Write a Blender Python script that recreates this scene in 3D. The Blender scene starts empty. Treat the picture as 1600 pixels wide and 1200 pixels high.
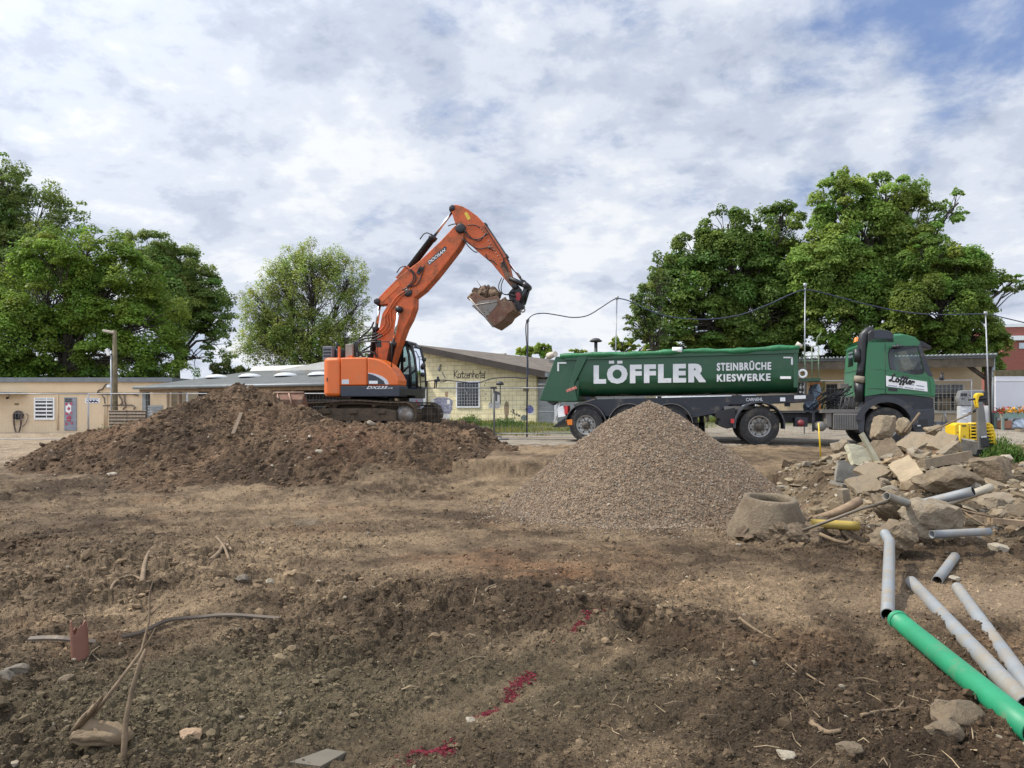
import bpy, bmesh, math, random
import numpy as np
from mathutils import Vector, Matrix, Euler
random.seed(7)
rng = np.random.default_rng(7)
sc = bpy.context.scene
COL = sc.collection
R = math.radians
DENOISE = True
# ------------------------------------------------------------------ camera, sky, sun
cam = bpy.data.objects.new('camera', bpy.data.cameras.new('camera'))
COL.objects.link(cam)
cam.location = (0, 0, 1.0)
cam.rotation_euler = (R(90), 0, 0)
cam.data.sensor_width = 36.0
cam.data.lens = 27.0
cam.data.shift_y = 0.025
cam.data.clip_start = 0.1
cam.data.clip_end = 3000
sc.camera = cam
sc.view_settings.view_transform = 'Standard'
sc.view_settings.look = 'None'
sc.view_settings.exposure = 0.1
sc.view_settings.gamma = 1.0
sc.cycles.use_denoising = DENOISE
SUN_EL, SUN_AZ = 52.0, -80.0          # azimuth clockwise from +Y: left and behind the scene
sdir = Vector((math.sin(R(SUN_AZ))*math.cos(R(SUN_EL)), math.cos(R(SUN_AZ))*math.cos(R(SUN_EL)), math.sin(R(SUN_EL))))
sl = bpy.data.lights.new('sun', 'SUN'); sl.energy = 4.2; sl.angle = R(1.5); sl.color = (1.0, 0.93, 0.81)
so = bpy.data.objects.new('sun', sl); COL.objects.link(so)
so.rotation_euler = sdir.to_track_quat('Z', 'Y').to_euler(); so.location = (-20, 20, 40)

def make_world():
    w = bpy.data.worlds.new('World'); sc.world = w; w.use_nodes = True
    nt = w.node_tree; nt.nodes.clear(); N = nt.nodes.new; L = nt.links.new
    def math_(op, a, b=None):
        n = N('ShaderNodeMath'); n.operation = op
        for i, q in enumerate((a, b)):
            if q is None: continue
            if isinstance(q, (int, float)): n.inputs[i].default_value = q
            else: L(q, n.inputs[i])
        return n.outputs[0]
    def ramp(f, stops):
        n = N('ShaderNodeValToRGB'); L(f, n.inputs[0]); e = n.color_ramp.elements
        e[0].position, e[0].color = stops[0][0], stops[0][1]
        e[1].position, e[1].color = stops[-1][0], stops[-1][1]
        for p, c in stops[1:-1]:
            q = e.new(p); q.color = c
        n.color_ramp.interpolation = 'EASE'
        return n.outputs[0]
    def mix(f, a, b):
        n = N('ShaderNodeMix'); n.data_type = 'RGBA'; L(f, n.inputs[0]); L(a, n.inputs[6]); L(b, n.inputs[7]); return n.outputs[2]
    sky = N('ShaderNodeTexSky'); sky.sky_type = 'NISHITA'; sky.sun_disc = False
    sky.sun_elevation = R(SUN_EL); sky.sun_rotation = R(SUN_AZ % 360)
    sky.air_density = 1.0; sky.dust_density = 0.6; sky.ozone_density = 1.2
    tc = N('ShaderNodeTexCoord'); sep = N('ShaderNodeSeparateXYZ'); L(tc.outputs['Generated'], sep.inputs[0])
    zz = math_('ADD', math_('MAXIMUM', sep.outputs[2], 0.0), 0.30)
    cx = math_('DIVIDE', sep.outputs[0], zz); cy = math_('DIVIDE', sep.outputs[1], zz)
    cmb = N('ShaderNodeCombineXYZ'); L(cx, cmb.inputs[0]); L(cy, cmb.inputs[1])
    def noise(scale, detail, rough, dist, off=(0, 0, 0), stretch=(1, 1, 1), rot=0):
        mp = N('ShaderNodeMapping'); mp.inputs['Location'].default_value = off; mp.inputs['Scale'].default_value = stretch
        mp.inputs['Rotation'].default_value = (0, 0, rot)
        L(cmb.outputs[0], mp.inputs[0])
        n = N('ShaderNodeTexNoise'); n.noise_dimensions = '3D'
        n.inputs['Scale'].default_value = scale; n.inputs['Detail'].default_value = detail
        n.inputs['Roughness'].default_value = rough; n.inputs['Distortion'].default_value = dist
        L(mp.outputs[0], n.inputs['Vector']); return n.outputs[0]
    big = noise(0.8, 4, 0.5, 0.2, CLOUD_OFF, (1, 1.1, 1), 0.5)
    puff = noise(4.6, 10, 0.60, 0.15, (3.1, 1.7, 0.3), (1, 1.0, 1), 0.5)
    shade = noise(2.6, 8, 0.56, 0.25, (8.2, 4.1, 2.0), (0.85, 1.0, 1), 0.35)
    fine = noise(9.0, 8, 0.62, 0.2, (1.2, 7.7, 5.0), (0.95, 1.0, 1), 0.4)
    cov = math_('ADD', math_('MULTIPLY', big, 0.55), math_('MULTIPLY', puff, 0.45))
    gap = ramp(cov, [(GAP0, (0, 0, 0, 1)), (GAP0+0.14, (1, 1, 1, 1))])
    lum = math_('ADD', math_('MULTIPLY', shade, 0.62), math_('ADD', math_('MULTIPLY', puff, -0.42), math_('MULTIPLY', fine, 0.26)))
    lum = math_('ADD', lum, math_('MULTIPLY', math_('SUBTRACT', 0.42, math_('MINIMUM', math_('MAXIMUM', sep.outputs[2], 0.0), 0.42)), 0.16))
    K = 9.2
    def c(r, g, b): return (r*K, g*K, b*K, 1)
    cl = ramp(lum, [(0.125, c(0.46, 0.525, 0.66)), (0.20, c(0.60, 0.665, 0.79)), (0.275, c(0.755, 0.81, 0.915)), (0.37, c(0.93, 0.96, 1.0))])
    # cloud is brighter round the veiled sun; unseen sky behind the viewer is raised as added fill light
    dt = N('ShaderNodeVectorMath'); dt.operation = 'DOT_PRODUCT'; L(tc.outputs['Generated'], dt.inputs[0]); dt.inputs[1].default_value = tuple(sdir)
    glow = math_('MULTIPLY', math_('POWER', math_('MAXIMUM', dt.outputs['Value'], 0.0), 5.0), 1.6)
    mr = N('ShaderNodeMapRange'); mr.interpolation_type = 'SMOOTHSTEP'; L(sep.outputs[1], mr.inputs[0])
    mr.inputs[1].default_value = 0.25; mr.inputs[2].default_value = -0.5; mr.inputs[3].default_value = 1.0; mr.inputs[4].default_value = 1.9
    vm = N('ShaderNodeVectorMath'); vm.operation = 'SCALE'; L(cl, vm.inputs[0]); L(math_('ADD', mr.outputs[0], glow), vm.inputs['Scale'])
    bl = N('ShaderNodeVectorMath'); bl.operation = 'ADD'; bl.inputs[1].default_value = (0.35, 1.0, 3.0)
    bs = N('ShaderNodeVectorMath'); bs.operation = 'SCALE'; L(sky.outputs[0], bs.inputs[0]); bs.inputs['Scale'].default_value = 0.6; L(bs.outputs[0], bl.inputs[0])
    gm = math_('MULTIPLY', gap, 0.8)
    col = mix(gm, vm.outputs[0], bl.outputs[0])
    bg = N('ShaderNodeBackground'); L(col, bg.inputs[0]); bg.inputs[1].default_value = 0.1
    out = N('ShaderNodeOutputWorld'); L(bg.outputs[0], out.inputs[0])
    w.cycles.sampling_method = 'MANUAL'; w.cycles.sample_map_resolution = 512
CLOUD_OFF = (4.4, 6.6, 4.0); GAP0 = 0.548
make_world()

# ------------------------------------------------------------------ helpers
def W(px, py, Y):
    "a point of the photograph taken to its real distance Y"
    return Vector(((px-800)/1200*Y, Y, 1.0+(640-py)/1200*Y))

MATS = {}
def mat(name, col, rough=0.6, metal=0.0, var=0.15, scale=3.0, bump=0.0, bscale=40.0, dirt=None, dscale=2.0, damt=0.5, spec=0.5, coat=0.0, col2=None):
    if name in MATS: return MATS[name]
    m = bpy.data.materials.new(name); m.use_nodes = True
    nt = m.node_tree; N = nt.nodes.new; L = nt.links.new
    b = nt.nodes['Principled BSDF']
    b.inputs['Roughness'].default_value = rough; b.inputs['Metallic'].default_value = metal
    b.inputs['Specular IOR Level'].default_value = spec
    b.inputs['Coat Weight'].default_value = coat
    tc = N('ShaderNodeTexCoord')
    n = N('ShaderNodeTexNoise'); n.inputs['Scale'].default_value = scale; n.inputs['Detail'].default_value = 6; n.inputs['Roughness'].default_value = 0.62
    L(tc.outputs['Object'], n.inputs['Vector'])
    r = N('ShaderNodeValToRGB'); L(n.outputs[0], r.inputs[0])
    c2 = col2 or tuple(min(1, c*(1+var)) for c in col)
    c1 = tuple(c*(1-var) for c in col)
    r.color_ramp.elements[0].position = 0.32; r.color_ramp.elements[0].color = (*c1, 1)
    r.color_ramp.elements[1].position = 0.68; r.color_ramp.elements[1].color = (*c2, 1)
    out = r.outputs[0]
    if dirt:
        n2 = N('ShaderNodeTexNoise'); n2.inputs['Scale'].default_value = dscale; n2.inputs['Detail'].default_value = 9; n2.inputs['Roughness'].default_value = 0.68
        L(tc.outputs['Object'], n2.inputs['Vector'])
        r2 = N('ShaderNodeValToRGB'); L(n2.outputs[0], r2.inputs[0])
        lo = 0.72-0.5*damt
        r2.color_ramp.elements[0].position = lo; r2.color_ramp.elements[0].color = (0, 0, 0, 1)
        r2.color_ramp.elements[1].position = min(1, lo+0.2); r2.color_ramp.elements[1].color = (min(1, .45+damt*.6),)*3+(1,)
        mx = N('ShaderNodeMix'); mx.data_type = 'RGBA'; L(r2.outputs[0], mx.inputs[0]); L(out, mx.inputs[6]); mx.inputs[7].default_value = (*dirt, 1)
        out = mx.outputs[2]
        mr = N('ShaderNodeMapRange'); L(r2.outputs[0], mr.inputs[0]); mr.inputs[3].default_value = rough; mr.inputs[4].default_value = max(rough, 0.85)
        L(mr.outputs[0], b.inputs['Roughness'])
    L(out, b.inputs['Base Color'])
    if bump:
        n3 = N('ShaderNodeTexNoise'); n3.inputs['Scale'].default_value = bscale; n3.inputs['Detail'].default_value = 8; n3.inputs['Roughness'].default_value = 0.65
        L(tc.outputs['Object'], n3.inputs['Vector'])
        bp = N('ShaderNodeBump'); bp.inputs['Strength'].default_value = min(1, bump); bp.inputs['Distance'].default_value = 0.5/bscale*2
        L(n3.outputs[0], bp.inputs['Height']); L(bp.outputs[0], b.inputs['Normal'])
    MATS[name] = m
    return m

def glass_mat(name, tint=(0.75, 0.85, 0.85), mixf=0.25):
    if name in MATS: return MATS[name]
    m = bpy.data.materials.new(name); m.use_nodes = True
    nt = m.node_tree; nt.nodes.clear(); N = nt.nodes.new; L = nt.links.new
    t = N('ShaderNodeBsdfTransparent'); t.inputs[0].default_value = (*tint, 1)
    g = N('ShaderNodeBsdfGlossy'); g.inputs['Roughness'].default_value = 0.03; g.inputs[0].default_value = (0.9, 0.95, 1, 1)
    fr = N('ShaderNodeFresnel'); fr.inputs[0].default_value = 1.5
    ad = N('ShaderNodeMath'); ad.operation = 'ADD'; L(fr.outputs[0], ad.inputs[0]); ad.inputs[1].default_value = mixf*0.3
    mx = N('ShaderNodeMixShader'); L(ad.outputs[0], mx.inputs[0]); L(t.outputs[0], mx.inputs[1]); L(g.outputs[0], mx.inputs[2])
    o = N('ShaderNodeOutputMaterial'); L(mx.outputs[0], o.inputs[0])
    MATS[name] = m; return m

def attr_mat(name, rough=0.9, bump=0.0, bscale=60, bscale2=None, var=0.25, vscale=25, trans=0.0, spec=0.3, bdist=0.02):
    "material whose base colour comes from the mesh colour attribute 'tint', broken up by noise"
    if name in MATS: return MATS[name]
    m = bpy.data.materials.new(name); m.use_nodes = True
    nt = m.node_tree; N = nt.nodes.new; L = nt.links.new
    b = nt.nodes['Principled BSDF']; b.inputs['Roughness'].default_value = rough; b.inputs['Specular IOR Level'].default_value = spec
    a = N('ShaderNodeAttribute'); a.attribute_name = 'tint'
    out = a.outputs['Color']
    geo = N('ShaderNodeNewGeometry')
    if var:
        n = N('ShaderNodeTexNoise'); n.inputs['Scale'].default_value = vscale; n.inputs['Detail'].default_value = 8; n.inputs['Roughness'].default_value = 0.7
        L(geo.outputs['Position'], n.inputs['Vector'])
        nb = N('ShaderNodeTexNoise'); nb.inputs['Scale'].default_value = vscale*4.3; nb.inputs['Detail'].default_value = 4; nb.inputs['Roughness'].default_value = 0.7
        L(geo.outputs['Position'], nb.inputs['Vector'])
        ad = N('ShaderNodeMath'); ad.operation = 'ADD'; L(n.outputs[0], ad.inputs[0]); L(nb.outputs[0], ad.inputs[1])
        mr = N('ShaderNodeMapRange'); L(ad.outputs[0], mr.inputs[0]); mr.inputs[1].default_value = 0.74; mr.inputs[2].default_value = 1.26
        mr.inputs[3].default_value = 1-var; mr.inputs[4].default_value = 1+var*1.2
        vm = N('ShaderNodeVectorMath'); vm.operation = 'SCALE'; L(out, vm.inputs[0]); L(mr.outputs[0], vm.inputs['Scale'])
        out = vm.outputs[0]
    L(out, b.inputs['Base Color'])
    if bump:
        n3 = N('ShaderNodeTexNoise'); n3.inputs['Scale'].default_value = bscale; n3.inputs['Detail'].default_value = 10; n3.inputs['Roughness'].default_value = 0.72
        L(geo.outputs['Position'], n3.inputs['Vector'])
        bp = N('ShaderNodeBump'); bp.inputs['Strength'].default_value = bump; bp.inputs['Distance'].default_value = bdist
        L(n3.outputs[0], bp.inputs['Height']); L(bp.outputs[0], b.inputs['Normal'])
    if trans:
        tr = N('ShaderNodeBsdfTranslucent'); L(out, tr.inputs[0])
        mx = N('ShaderNodeMixShader'); mx.inputs[0].default_value = trans
        L(b.outputs[0], mx.inputs[1]); L(tr.outputs[0], mx.inputs[2])
        L(mx.outputs[0], nt.nodes['Material Output'].inputs[0])
    MATS[name] = m; return m

def tag(o, label=None, cat=None, group=None, kind=None):
    if label: o['label'] = label
    if cat: o['category'] = cat
    if group: o['group'] = group
    if kind: o['kind'] = kind
    return o
def thing(name, label, cat, loc=(0, 0, 0), rotz=0.0, group=None):
    o = bpy.data.objects.new(name, None); COL.objects.link(o)
    o.empty_display_size = 0.3
    o.location = loc; o.rotation_euler = (0, 0, rotz)
    return tag(o, label, cat, group)
def np_obj(name, V, F, m, parent=None, tint=None, smooth=False):
    me = bpy.data.meshes.new(name)
    V = np.ascontiguousarray(V, dtype=np.float32); F = np.ascontiguousarray(F, dtype=np.int32)
    k = F.shape[1]
    me.vertices.add(len(V)); me.vertices.foreach_set('co', V.ravel())
    me.loops.add(F.size); me.loops.foreach_set('vertex_index', F.ravel())
    me.polygons.add(len(F)); me.polygons.foreach_set('loop_start', np.arange(0, F.size, k, dtype=np.int32))
    me.polygons.foreach_set('use_smooth', np.full(len(F), bool(smooth)))
    me.update(calc_edges=True); me.validate()
    if tint is not None:
        c = np.ones((len(V), 4), dtype=np.float32); c[:, :3] = tint
        at = me.color_attributes.new('tint', 'FLOAT_COLOR', 'POINT'); at.data.foreach_set('color', c.ravel())
    me.materials.append(m)
    o = bpy.data.objects.new(name, me); COL.objects.link(o)
    if parent: o.parent = parent
    return o

class MB:
    "collects shapes into one mesh"
    def __init__(s): s.v = []; s.f = []; s.sm = []
    def add(s, vs, fs, smooth=False):
        o = len(s.v); s.v += [tuple(q) for q in vs]
        for f in fs: s.f.append([i+o for i in f]); s.sm.append(smooth)
        return s
    def box(s, x0, x1, y0, y1, z0, z1):
        return s.add([(x0,y0,z0),(x1,y0,z0),(x1,y1,z0),(x0,y1,z0),(x0,y0,z1),(x1,y0,z1),(x1,y1,z1),(x0,y1,z1)],
                     [(0,3,2,1),(4,5,6,7),(0,1,5,4),(1,2,6,5),(2,3,7,6),(3,0,4,7)])
    def obox(s, c, size, rot=(0,0,0)):
        M = Euler([R(a) for a in rot]).to_matrix(); c = Vector(c); h = [q/2 for q in size]
        vs = [c+M@Vector((sx*h[0], sy*h[1], sz*h[2])) for sz in (-1,1) for sx, sy in ((-1,-1),(1,-1),(1,1),(-1,1))]
        return s.add(vs, [(0,3,2,1),(4,5,6,7),(0,1,5,4),(1,2,6,5),(2,3,7,6),(3,0,4,7)])
    def prism(s, poly, y0, y1):
        n = len(poly)
        vs = [(p[0], y0, p[1]) for p in poly]+[(p[0], y1, p[1]) for p in poly]
        fs = [tuple(range(n)), tuple(range(2*n-1, n-1, -1))]+[(i, i+n, (i+1) % n+n, (i+1) % n) for i in range(n)]
        return s.add(vs, fs)
    def zprism(s, poly, z0, z1):
        n = len(poly)
        vs = [(p[0], p[1], z0) for p in poly]+[(p[0], p[1], z1) for p in poly]
        fs = [tuple(range(n-1, -1, -1)), tuple(range(n, 2*n))]+[(i, (i+1) % n, (i+1) % n+n, i+n) for i in range(n)]
        return s.add(vs, fs)
    def tube(s, pts, r, n=8, cap=True, smooth=True):
        pts = [Vector(p) for p in pts]; m = len(pts)
        rs = [r]*m if isinstance(r, (int, float)) else list(r)
        vs = []; prev = None
        for i, p in enumerate(pts):
            t = (pts[min(i+1, m-1)]-pts[max(i-1, 0)])
            t = t.normalized() if t.length > 1e-9 else Vector((0,0,1))
            if prev is None:
                a = Vector((0,0,1)) if abs(t.z) < 0.9 else Vector((1,0,0)); q = t.cross(a).normalized()
            else:
                q = prev-t*prev.dot(t); q = q.normalized() if q.length > 1e-6 else t.orthogonal().normalized()
            prev = q; w = t.cross(q)
            for k in range(n):
                an = 2*math.pi*k/n; vs.append(p+(q*math.cos(an)+w*math.sin(an))*rs[i])
        fs = [(i*n+k, i*n+(k+1) % n, (i+1)*n+(k+1) % n, (i+1)*n+k) for i in range(m-1) for k in range(n)]
        s.add(vs, fs, smooth)
        if cap:
            o = len(s.v)-len(vs)
            s.f.append([o+k for k in range(n-1, -1, -1)]); s.sm.append(False)
            s.f.append([o+(m-1)*n+k for k in range(n)]); s.sm.append(False)
        return s
    def pipe(s, pts, r, wall=0.006, n=16):
        "open hollow pipe: outer and inner skin and two end rings"
        pts = [Vector(p) for p in pts]; m = len(pts)
        b = len(s.v); s.tube(pts, r, n, cap=False); c = len(s.v); s.tube(pts, r-wall, n, cap=False)
        for e in (0, m-1):
            for k in range(n):
                s.f.append([b+e*n+k, b+e*n+(k+1) % n, c+e*n+(k+1) % n, c+e*n+k]); s.sm.append(False)
        return s
    def lathe(s, prof, c=(0,0,0), axis='z', n=24, smooth=True, a0=0.0, a1=2*math.pi):
        full = abs(a1-a0-2*math.pi) < 1e-6; m = n if full else n+1
        vs = []
        for (r, h) in prof:
            for k in range(m):
                a = a0+(a1-a0)*k/n; x, y = r*math.cos(a), r*math.sin(a)
                q = (x, y, h) if axis == 'z' else ((x, h, y) if axis == 'y' else (h, x, y))
                vs.append((c[0]+q[0], c[1]+q[1], c[2]+q[2]))
        fs = [(i*m+k, i*m+(k+1) % m, (i+1)*m+(k+1) % m, (i+1)*m+k) for i in range(len(prof)-1) for k in range(n)]
        return s.add(vs, fs, smooth)
    def rock(s, c, size, rot=(0,0,0), seed=0, sub=3, rough=0.18, flat=0.0):
        V, F = rock_shape(seed, sub, rough, flat)
        M = np.array(Euler([R(a) for a in rot]).to_matrix())
        P = (V*np.array(size)/2)@M.T+np.array(c)
        return s.add(P.tolist(), F.tolist(), False)
    def build(s, name, m, parent=None, bevel=0.0, seg=2, smooth_all=False):
        me = bpy.data.meshes.new(name); me.from_pydata(s.v, [], s.f)
        me.polygons.foreach_set('use_smooth', [True]*len(s.f) if smooth_all else s.sm)
        me.update(); me.materials.append(m)
        o = bpy.data.objects.new(name, me); COL.objects.link(o)
        if parent: o.parent = parent
        if bevel:
            b = o.modifiers.new('bevel', 'BEVEL'); b.width = bevel; b.segments = seg; b.limit_method = 'ANGLE'; b.angle_limit = R(35)
        return o

def _hash(ix, iy, seed):
    h = (ix.astype(np.int64)*374761393+iy.astype(np.int64)*668265263+seed*974634777) & 0xffffffff
    h = ((h ^ (h >> 13))*1274126177) & 0xffffffff
    h = ((h ^ (h >> 16))*2246822519) & 0xffffffff
    return ((h ^ (h >> 15)) & 0xffffff)/float(0xffffff)
def vnoise(x, y, seed=0):
    ix = np.floor(x); iy = np.floor(y); fx = x-ix; fy = y-iy
    ux = fx*fx*fx*(fx*(fx*6-15)+10); uy = fy*fy*fy*(fy*(fy*6-15)+10)
    a = _hash(ix, iy, seed); b = _hash(ix+1, iy, seed); c = _hash(ix, iy+1, seed); d = _hash(ix+1, iy+1, seed)
    return ((a*(1-ux)+b*ux)*(1-uy)+(c*(1-ux)+d*ux)*uy)*2-1
def fbm(x, y, seed=0, oct=5, gain=0.5, lac=2.03):
    s = 0; a = 1; t = 0
    for i in range(oct):
        ca, sa = math.cos(i*0.7), math.sin(i*0.7)
        s = s+a*vnoise(x*ca-y*sa+i*17.3, x*sa+y*ca-i*9.1, seed+i); t += a; a *= gain; x = x*lac; y = y*lac
    return s/t
def lumps(x, y, seed=0):
    "rounded clods: height field of jittered domes of uneven size"
    ix = np.floor(x); iy = np.floor(y); h = np.zeros_like(x)
    for dx in (-1, 0, 1):
        for dy in (-1, 0, 1):
            gx, gy = ix+dx, iy+dy
            px = gx+_hash(gx, gy, seed); py = gy+_hash(gx, gy, seed+1); r = 0.35+0.55*_hash(gx, gy, seed+2)
            d2 = ((x-px)**2+(y-py)**2)/(r*r)
            h = np.maximum(h, np.sqrt(np.maximum(0, 1-d2))*r*(0.3+0.7*_hash(gx, gy, seed+3)))
    return h
def sstep(a, b, x):
    t = np.clip((x-a)/(b-a), 0, 1); return t*t*(3-2*t)

_RS = {}
def rock_shape(seed, sub, rough, flat=0.0):
    k = (seed, sub, rough, flat)
    if k in _RS: return _RS[k]
    bm = bmesh.new(); bmesh.ops.create_icosphere(bm, subdivisions=sub, radius=1.0)
    V = np.array([v.co[:] for v in bm.verts]); F = np.array([[q.index for q in f.verts] for f in bm.faces]); bm.free()
    r2 = np.random.default_rng(seed+100)
    # cut by random planes: angular broken faces
    for i in range(9):
        n = r2.normal(size=3); n /= np.linalg.norm(n); d = r2.uniform(0.55, 0.9)
        t = V@n; ex = np.maximum(0, t-d); V = V-ex[:, None]*n
    if flat:
        V[:, 2] = np.clip(V[:, 2], -flat, flat)/flat
    o = r2.uniform(0, 50, 3)
    for f, a in ((1.7, 1.0), (3.6, 0.6), (8, 0.3), (17, 0.14)):
        q = V*f+o
        nz = vnoise(q[:, 0]+q[:, 2]*0.6, q[:, 1]-q[:, 2]*0.8, seed)
        V = V*(1+rough*a*nz[:, None])
    _RS[k] = (V, F); return V, F

class Frame:
    "local axes of a thing: u along its length, v away from the viewer; P() finds where a sight line meets the plane v"
    def __init__(s, x, y, z, deg):
        s.o = Vector((x, y, z)); s.a = R(deg)
        s.u = Vector((math.cos(s.a), math.sin(s.a), 0)); s.v = Vector((-math.sin(s.a), math.cos(s.a), 0))
    def P(s, px, py, v=0.0):
        c = Vector((0, 0, 1.0)); d = Vector(((px-800)/1200, 1, (640-py)/1200))
        t = (v-(c-s.o).dot(s.v))/d.dot(s.v); q = c+d*t-s.o
        return (q.dot(s.u), q.z)
    def poly(s, pts, v=0.0): return [s.P(a, b, v) for a, b in pts]
    def p3(s, px, py, v=0.0):
        u, z = s.P(px, py, v); return (u, v, z)

def text_mesh(txt, bold=0.0, shear=0.0, spacing=1.0):
    cu = bpy.data.curves.new('lettering', 'FONT'); cu.body = txt; cu.offset = bold; cu.shear = shear; cu.space_character = spacing
    cu.resolution_u = 3
    o = bpy.data.objects.new('lettering', cu); COL.objects.link(o)
    dg = bpy.context.evaluated_depsgraph_get(); me = bpy.data.meshes.new_from_object(o.evaluated_get(dg))
    vs = [v.co.copy() for v in me.vertices]; fs = [tuple(p.vertices) for p in me.polygons]
    bpy.data.objects.remove(o); bpy.data.curves.remove(cu); bpy.data.meshes.remove(me)
    return vs, fs
def text_part(name, txt, quad, v, m, parent, bold=0.0, shear=0.0, spacing=1.0, fat=0.0):
    "lettering stretched over quad = (BL, BR, TR, TL) given as (u, z) on the plane v"
    vs, fs = text_mesh(txt, bold, shear, spacing)
    x0 = min(p.x for p in vs); x1 = max(p.x for p in vs); y0 = min(p.y for p in vs); y1 = max(p.y for p in vs)
    mb = MB(); k = [(0, 0)] if not fat else [(i*fat, j*fat*0.55) for i in (-1, 0, 1) for j in (-1, 1)]
    x0 -= fat; x1 += fat; y0 -= fat*0.55; y1 += fat*0.55
    for c, (dx, dy) in enumerate(k):
        out = []
        for p in vs:
            a = (p.x+dx-x0)/(x1-x0); b = (p.y+dy-y0)/(y1-y0)
            q = [(quad[0][i]*(1-a)+quad[1][i]*a)*(1-b)+(quad[3][i]*(1-a)+quad[2][i]*a)*b for i in (0, 1)]
            out.append((q[0], v-0.0004*c, q[1]))
        mb.add(out, fs)
    return mb.build(name, m, parent)
# ------------------------------------------------------------------ ground levels
def seg_dist(x, y, pts):
    d = np.full(np.shape(x), 1e9); tt = np.zeros(np.shape(x)); n = len(pts)-1
    for i in range(n):
        (ax, ay), (bx, by) = pts[i], pts[i+1]; vx, vy = bx-ax, by-ay
        t = np.clip(((x-ax)*vx+(y-ay)*vy)/(vx*vx+vy*vy), 0, 1)
        q = np.hypot(x-ax-t*vx, y-ay-t*vy); w = q < d
        d = np.where(w, q, d); tt = np.where(w, (i+t)/n, tt)
    return d, tt
def base_z(x, y):
    x = np.asarray(x, float); y = np.asarray(y, float)
    wob = 0.35*vnoise(x*0.6, y*0.6, 5)+0.14*vnoise(x*2.1, y*2.1, 6)
    high = -0.38+0.38*sstep(-9, -2, x)
    right = sstep(2, 9, x)
    rise = (1-right)*sstep(26.5, 34, y)*0.47+right*sstep(21.8, 30, y)*0.45
    high = high+rise*sstep(-8, -4, x)
    yy = y+wob
    tl = sstep(13.0, 19.0, yy)
    tr = 0.5*sstep(14.6, 15.25, yy)+0.5*sstep(15.0, 19.2, yy)
    tm = 0.45*sstep(16.9, 17.35, yy)+0.55*sstep(14.5, 20, yy)
    wr = sstep(2.5, 4.0, x); wm = sstep(-2.6, -1.2, x)*(1-wr)
    t = tl*(1-wr-wm)+tm*wm+tr*wr
    return -0.6*(1-t)+high*t
WIN = [([(-7.5,9.6),(-5.6,9.0),(-4.3,8.2),(-3.2,7.35),(-2.0,6.7),(-1.2,6.3)], 0.55, 0.17),
       ([(-3.9,7.6),(-2.7,7.0)], 0.45, 0.16),
       ([(-6.2,8.2),(-4.2,7.0),(-3.4,6.6)], 0.4, 0.08),
       ([(-1.4,6.6),(-0.2,6.3),(0.6,6.0),(0.9,5.7)], 0.4, 0.03),
       ([(-9,12.0),(-6.5,11.3),(-4.6,11.6),(-3,12.2)], 0.3, 0.10),
       ([(-11,14.2),(-8,13.4),(-5,13.4),(-3,14.0)], 0.28, 0.07),
       ([(-1.7,5.3),(-1.1,5.0)], 0.25, 0.08),
       ([(4.6,10.4),(3.9,9.6),(3.3,9.4)], 0.55, 0.16),
       ([(6.4,7.7),(7.6,7.3)], 0.5, 0.14), ([(4.5,15.3),(5.6,15.0),(6.6,15.1)], 0.4, 0.12), ([(-1.2,17.1),(0.2,16.9),(1.2,17.1)], 0.3, 0.14), ([(3.0,11.0),(4.6,11.4),(5.4,12.6)], 0.4, 0.06)]
RUT = [([(-10,12.9),(-6,12.2),(-2,12.9)], 0.22, 0.07), ([(-10,11.0),(-6.5,10.3),(-2.5,11.0)], 0.2, 0.08),
       ([(-1.2,3.0),(0.0,4.4),(1.0,5.4)], 0.16, 0.035), ([(5.6,6.1),(8.5,6.6)], 0.6, 0.05)]
def rough_mask(x, y):
    m = 0.58+0.75*fbm(x*0.33+3, y*0.33, 21, 4)
    for pts, w, h in WIN:
        d, _ = seg_dist(x, y, pts); m = m+0.45*np.exp(-(d/(w*1.2))**2)
    for pts, w, h in RUT:
        d, _ = seg_dist(x, y, pts); m = m-0.8*np.exp(-(d/w)**2)
    m = m-0.35*np.exp(-(((x+0.7)/2.6)**2+((y-9.0)/1.6)**2))        # flattened middle
    m = m-0.9*np.exp(-(((x-4.0)/1.1)**2+((y-6.3)/0.5)**2))
    m = m-0.9*sstep(21.5, 23, y)*sstep(-2, 0, x)-0.5*sstep(30, 36, y)
    return np.clip(m, 0.06, 1.15)
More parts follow.
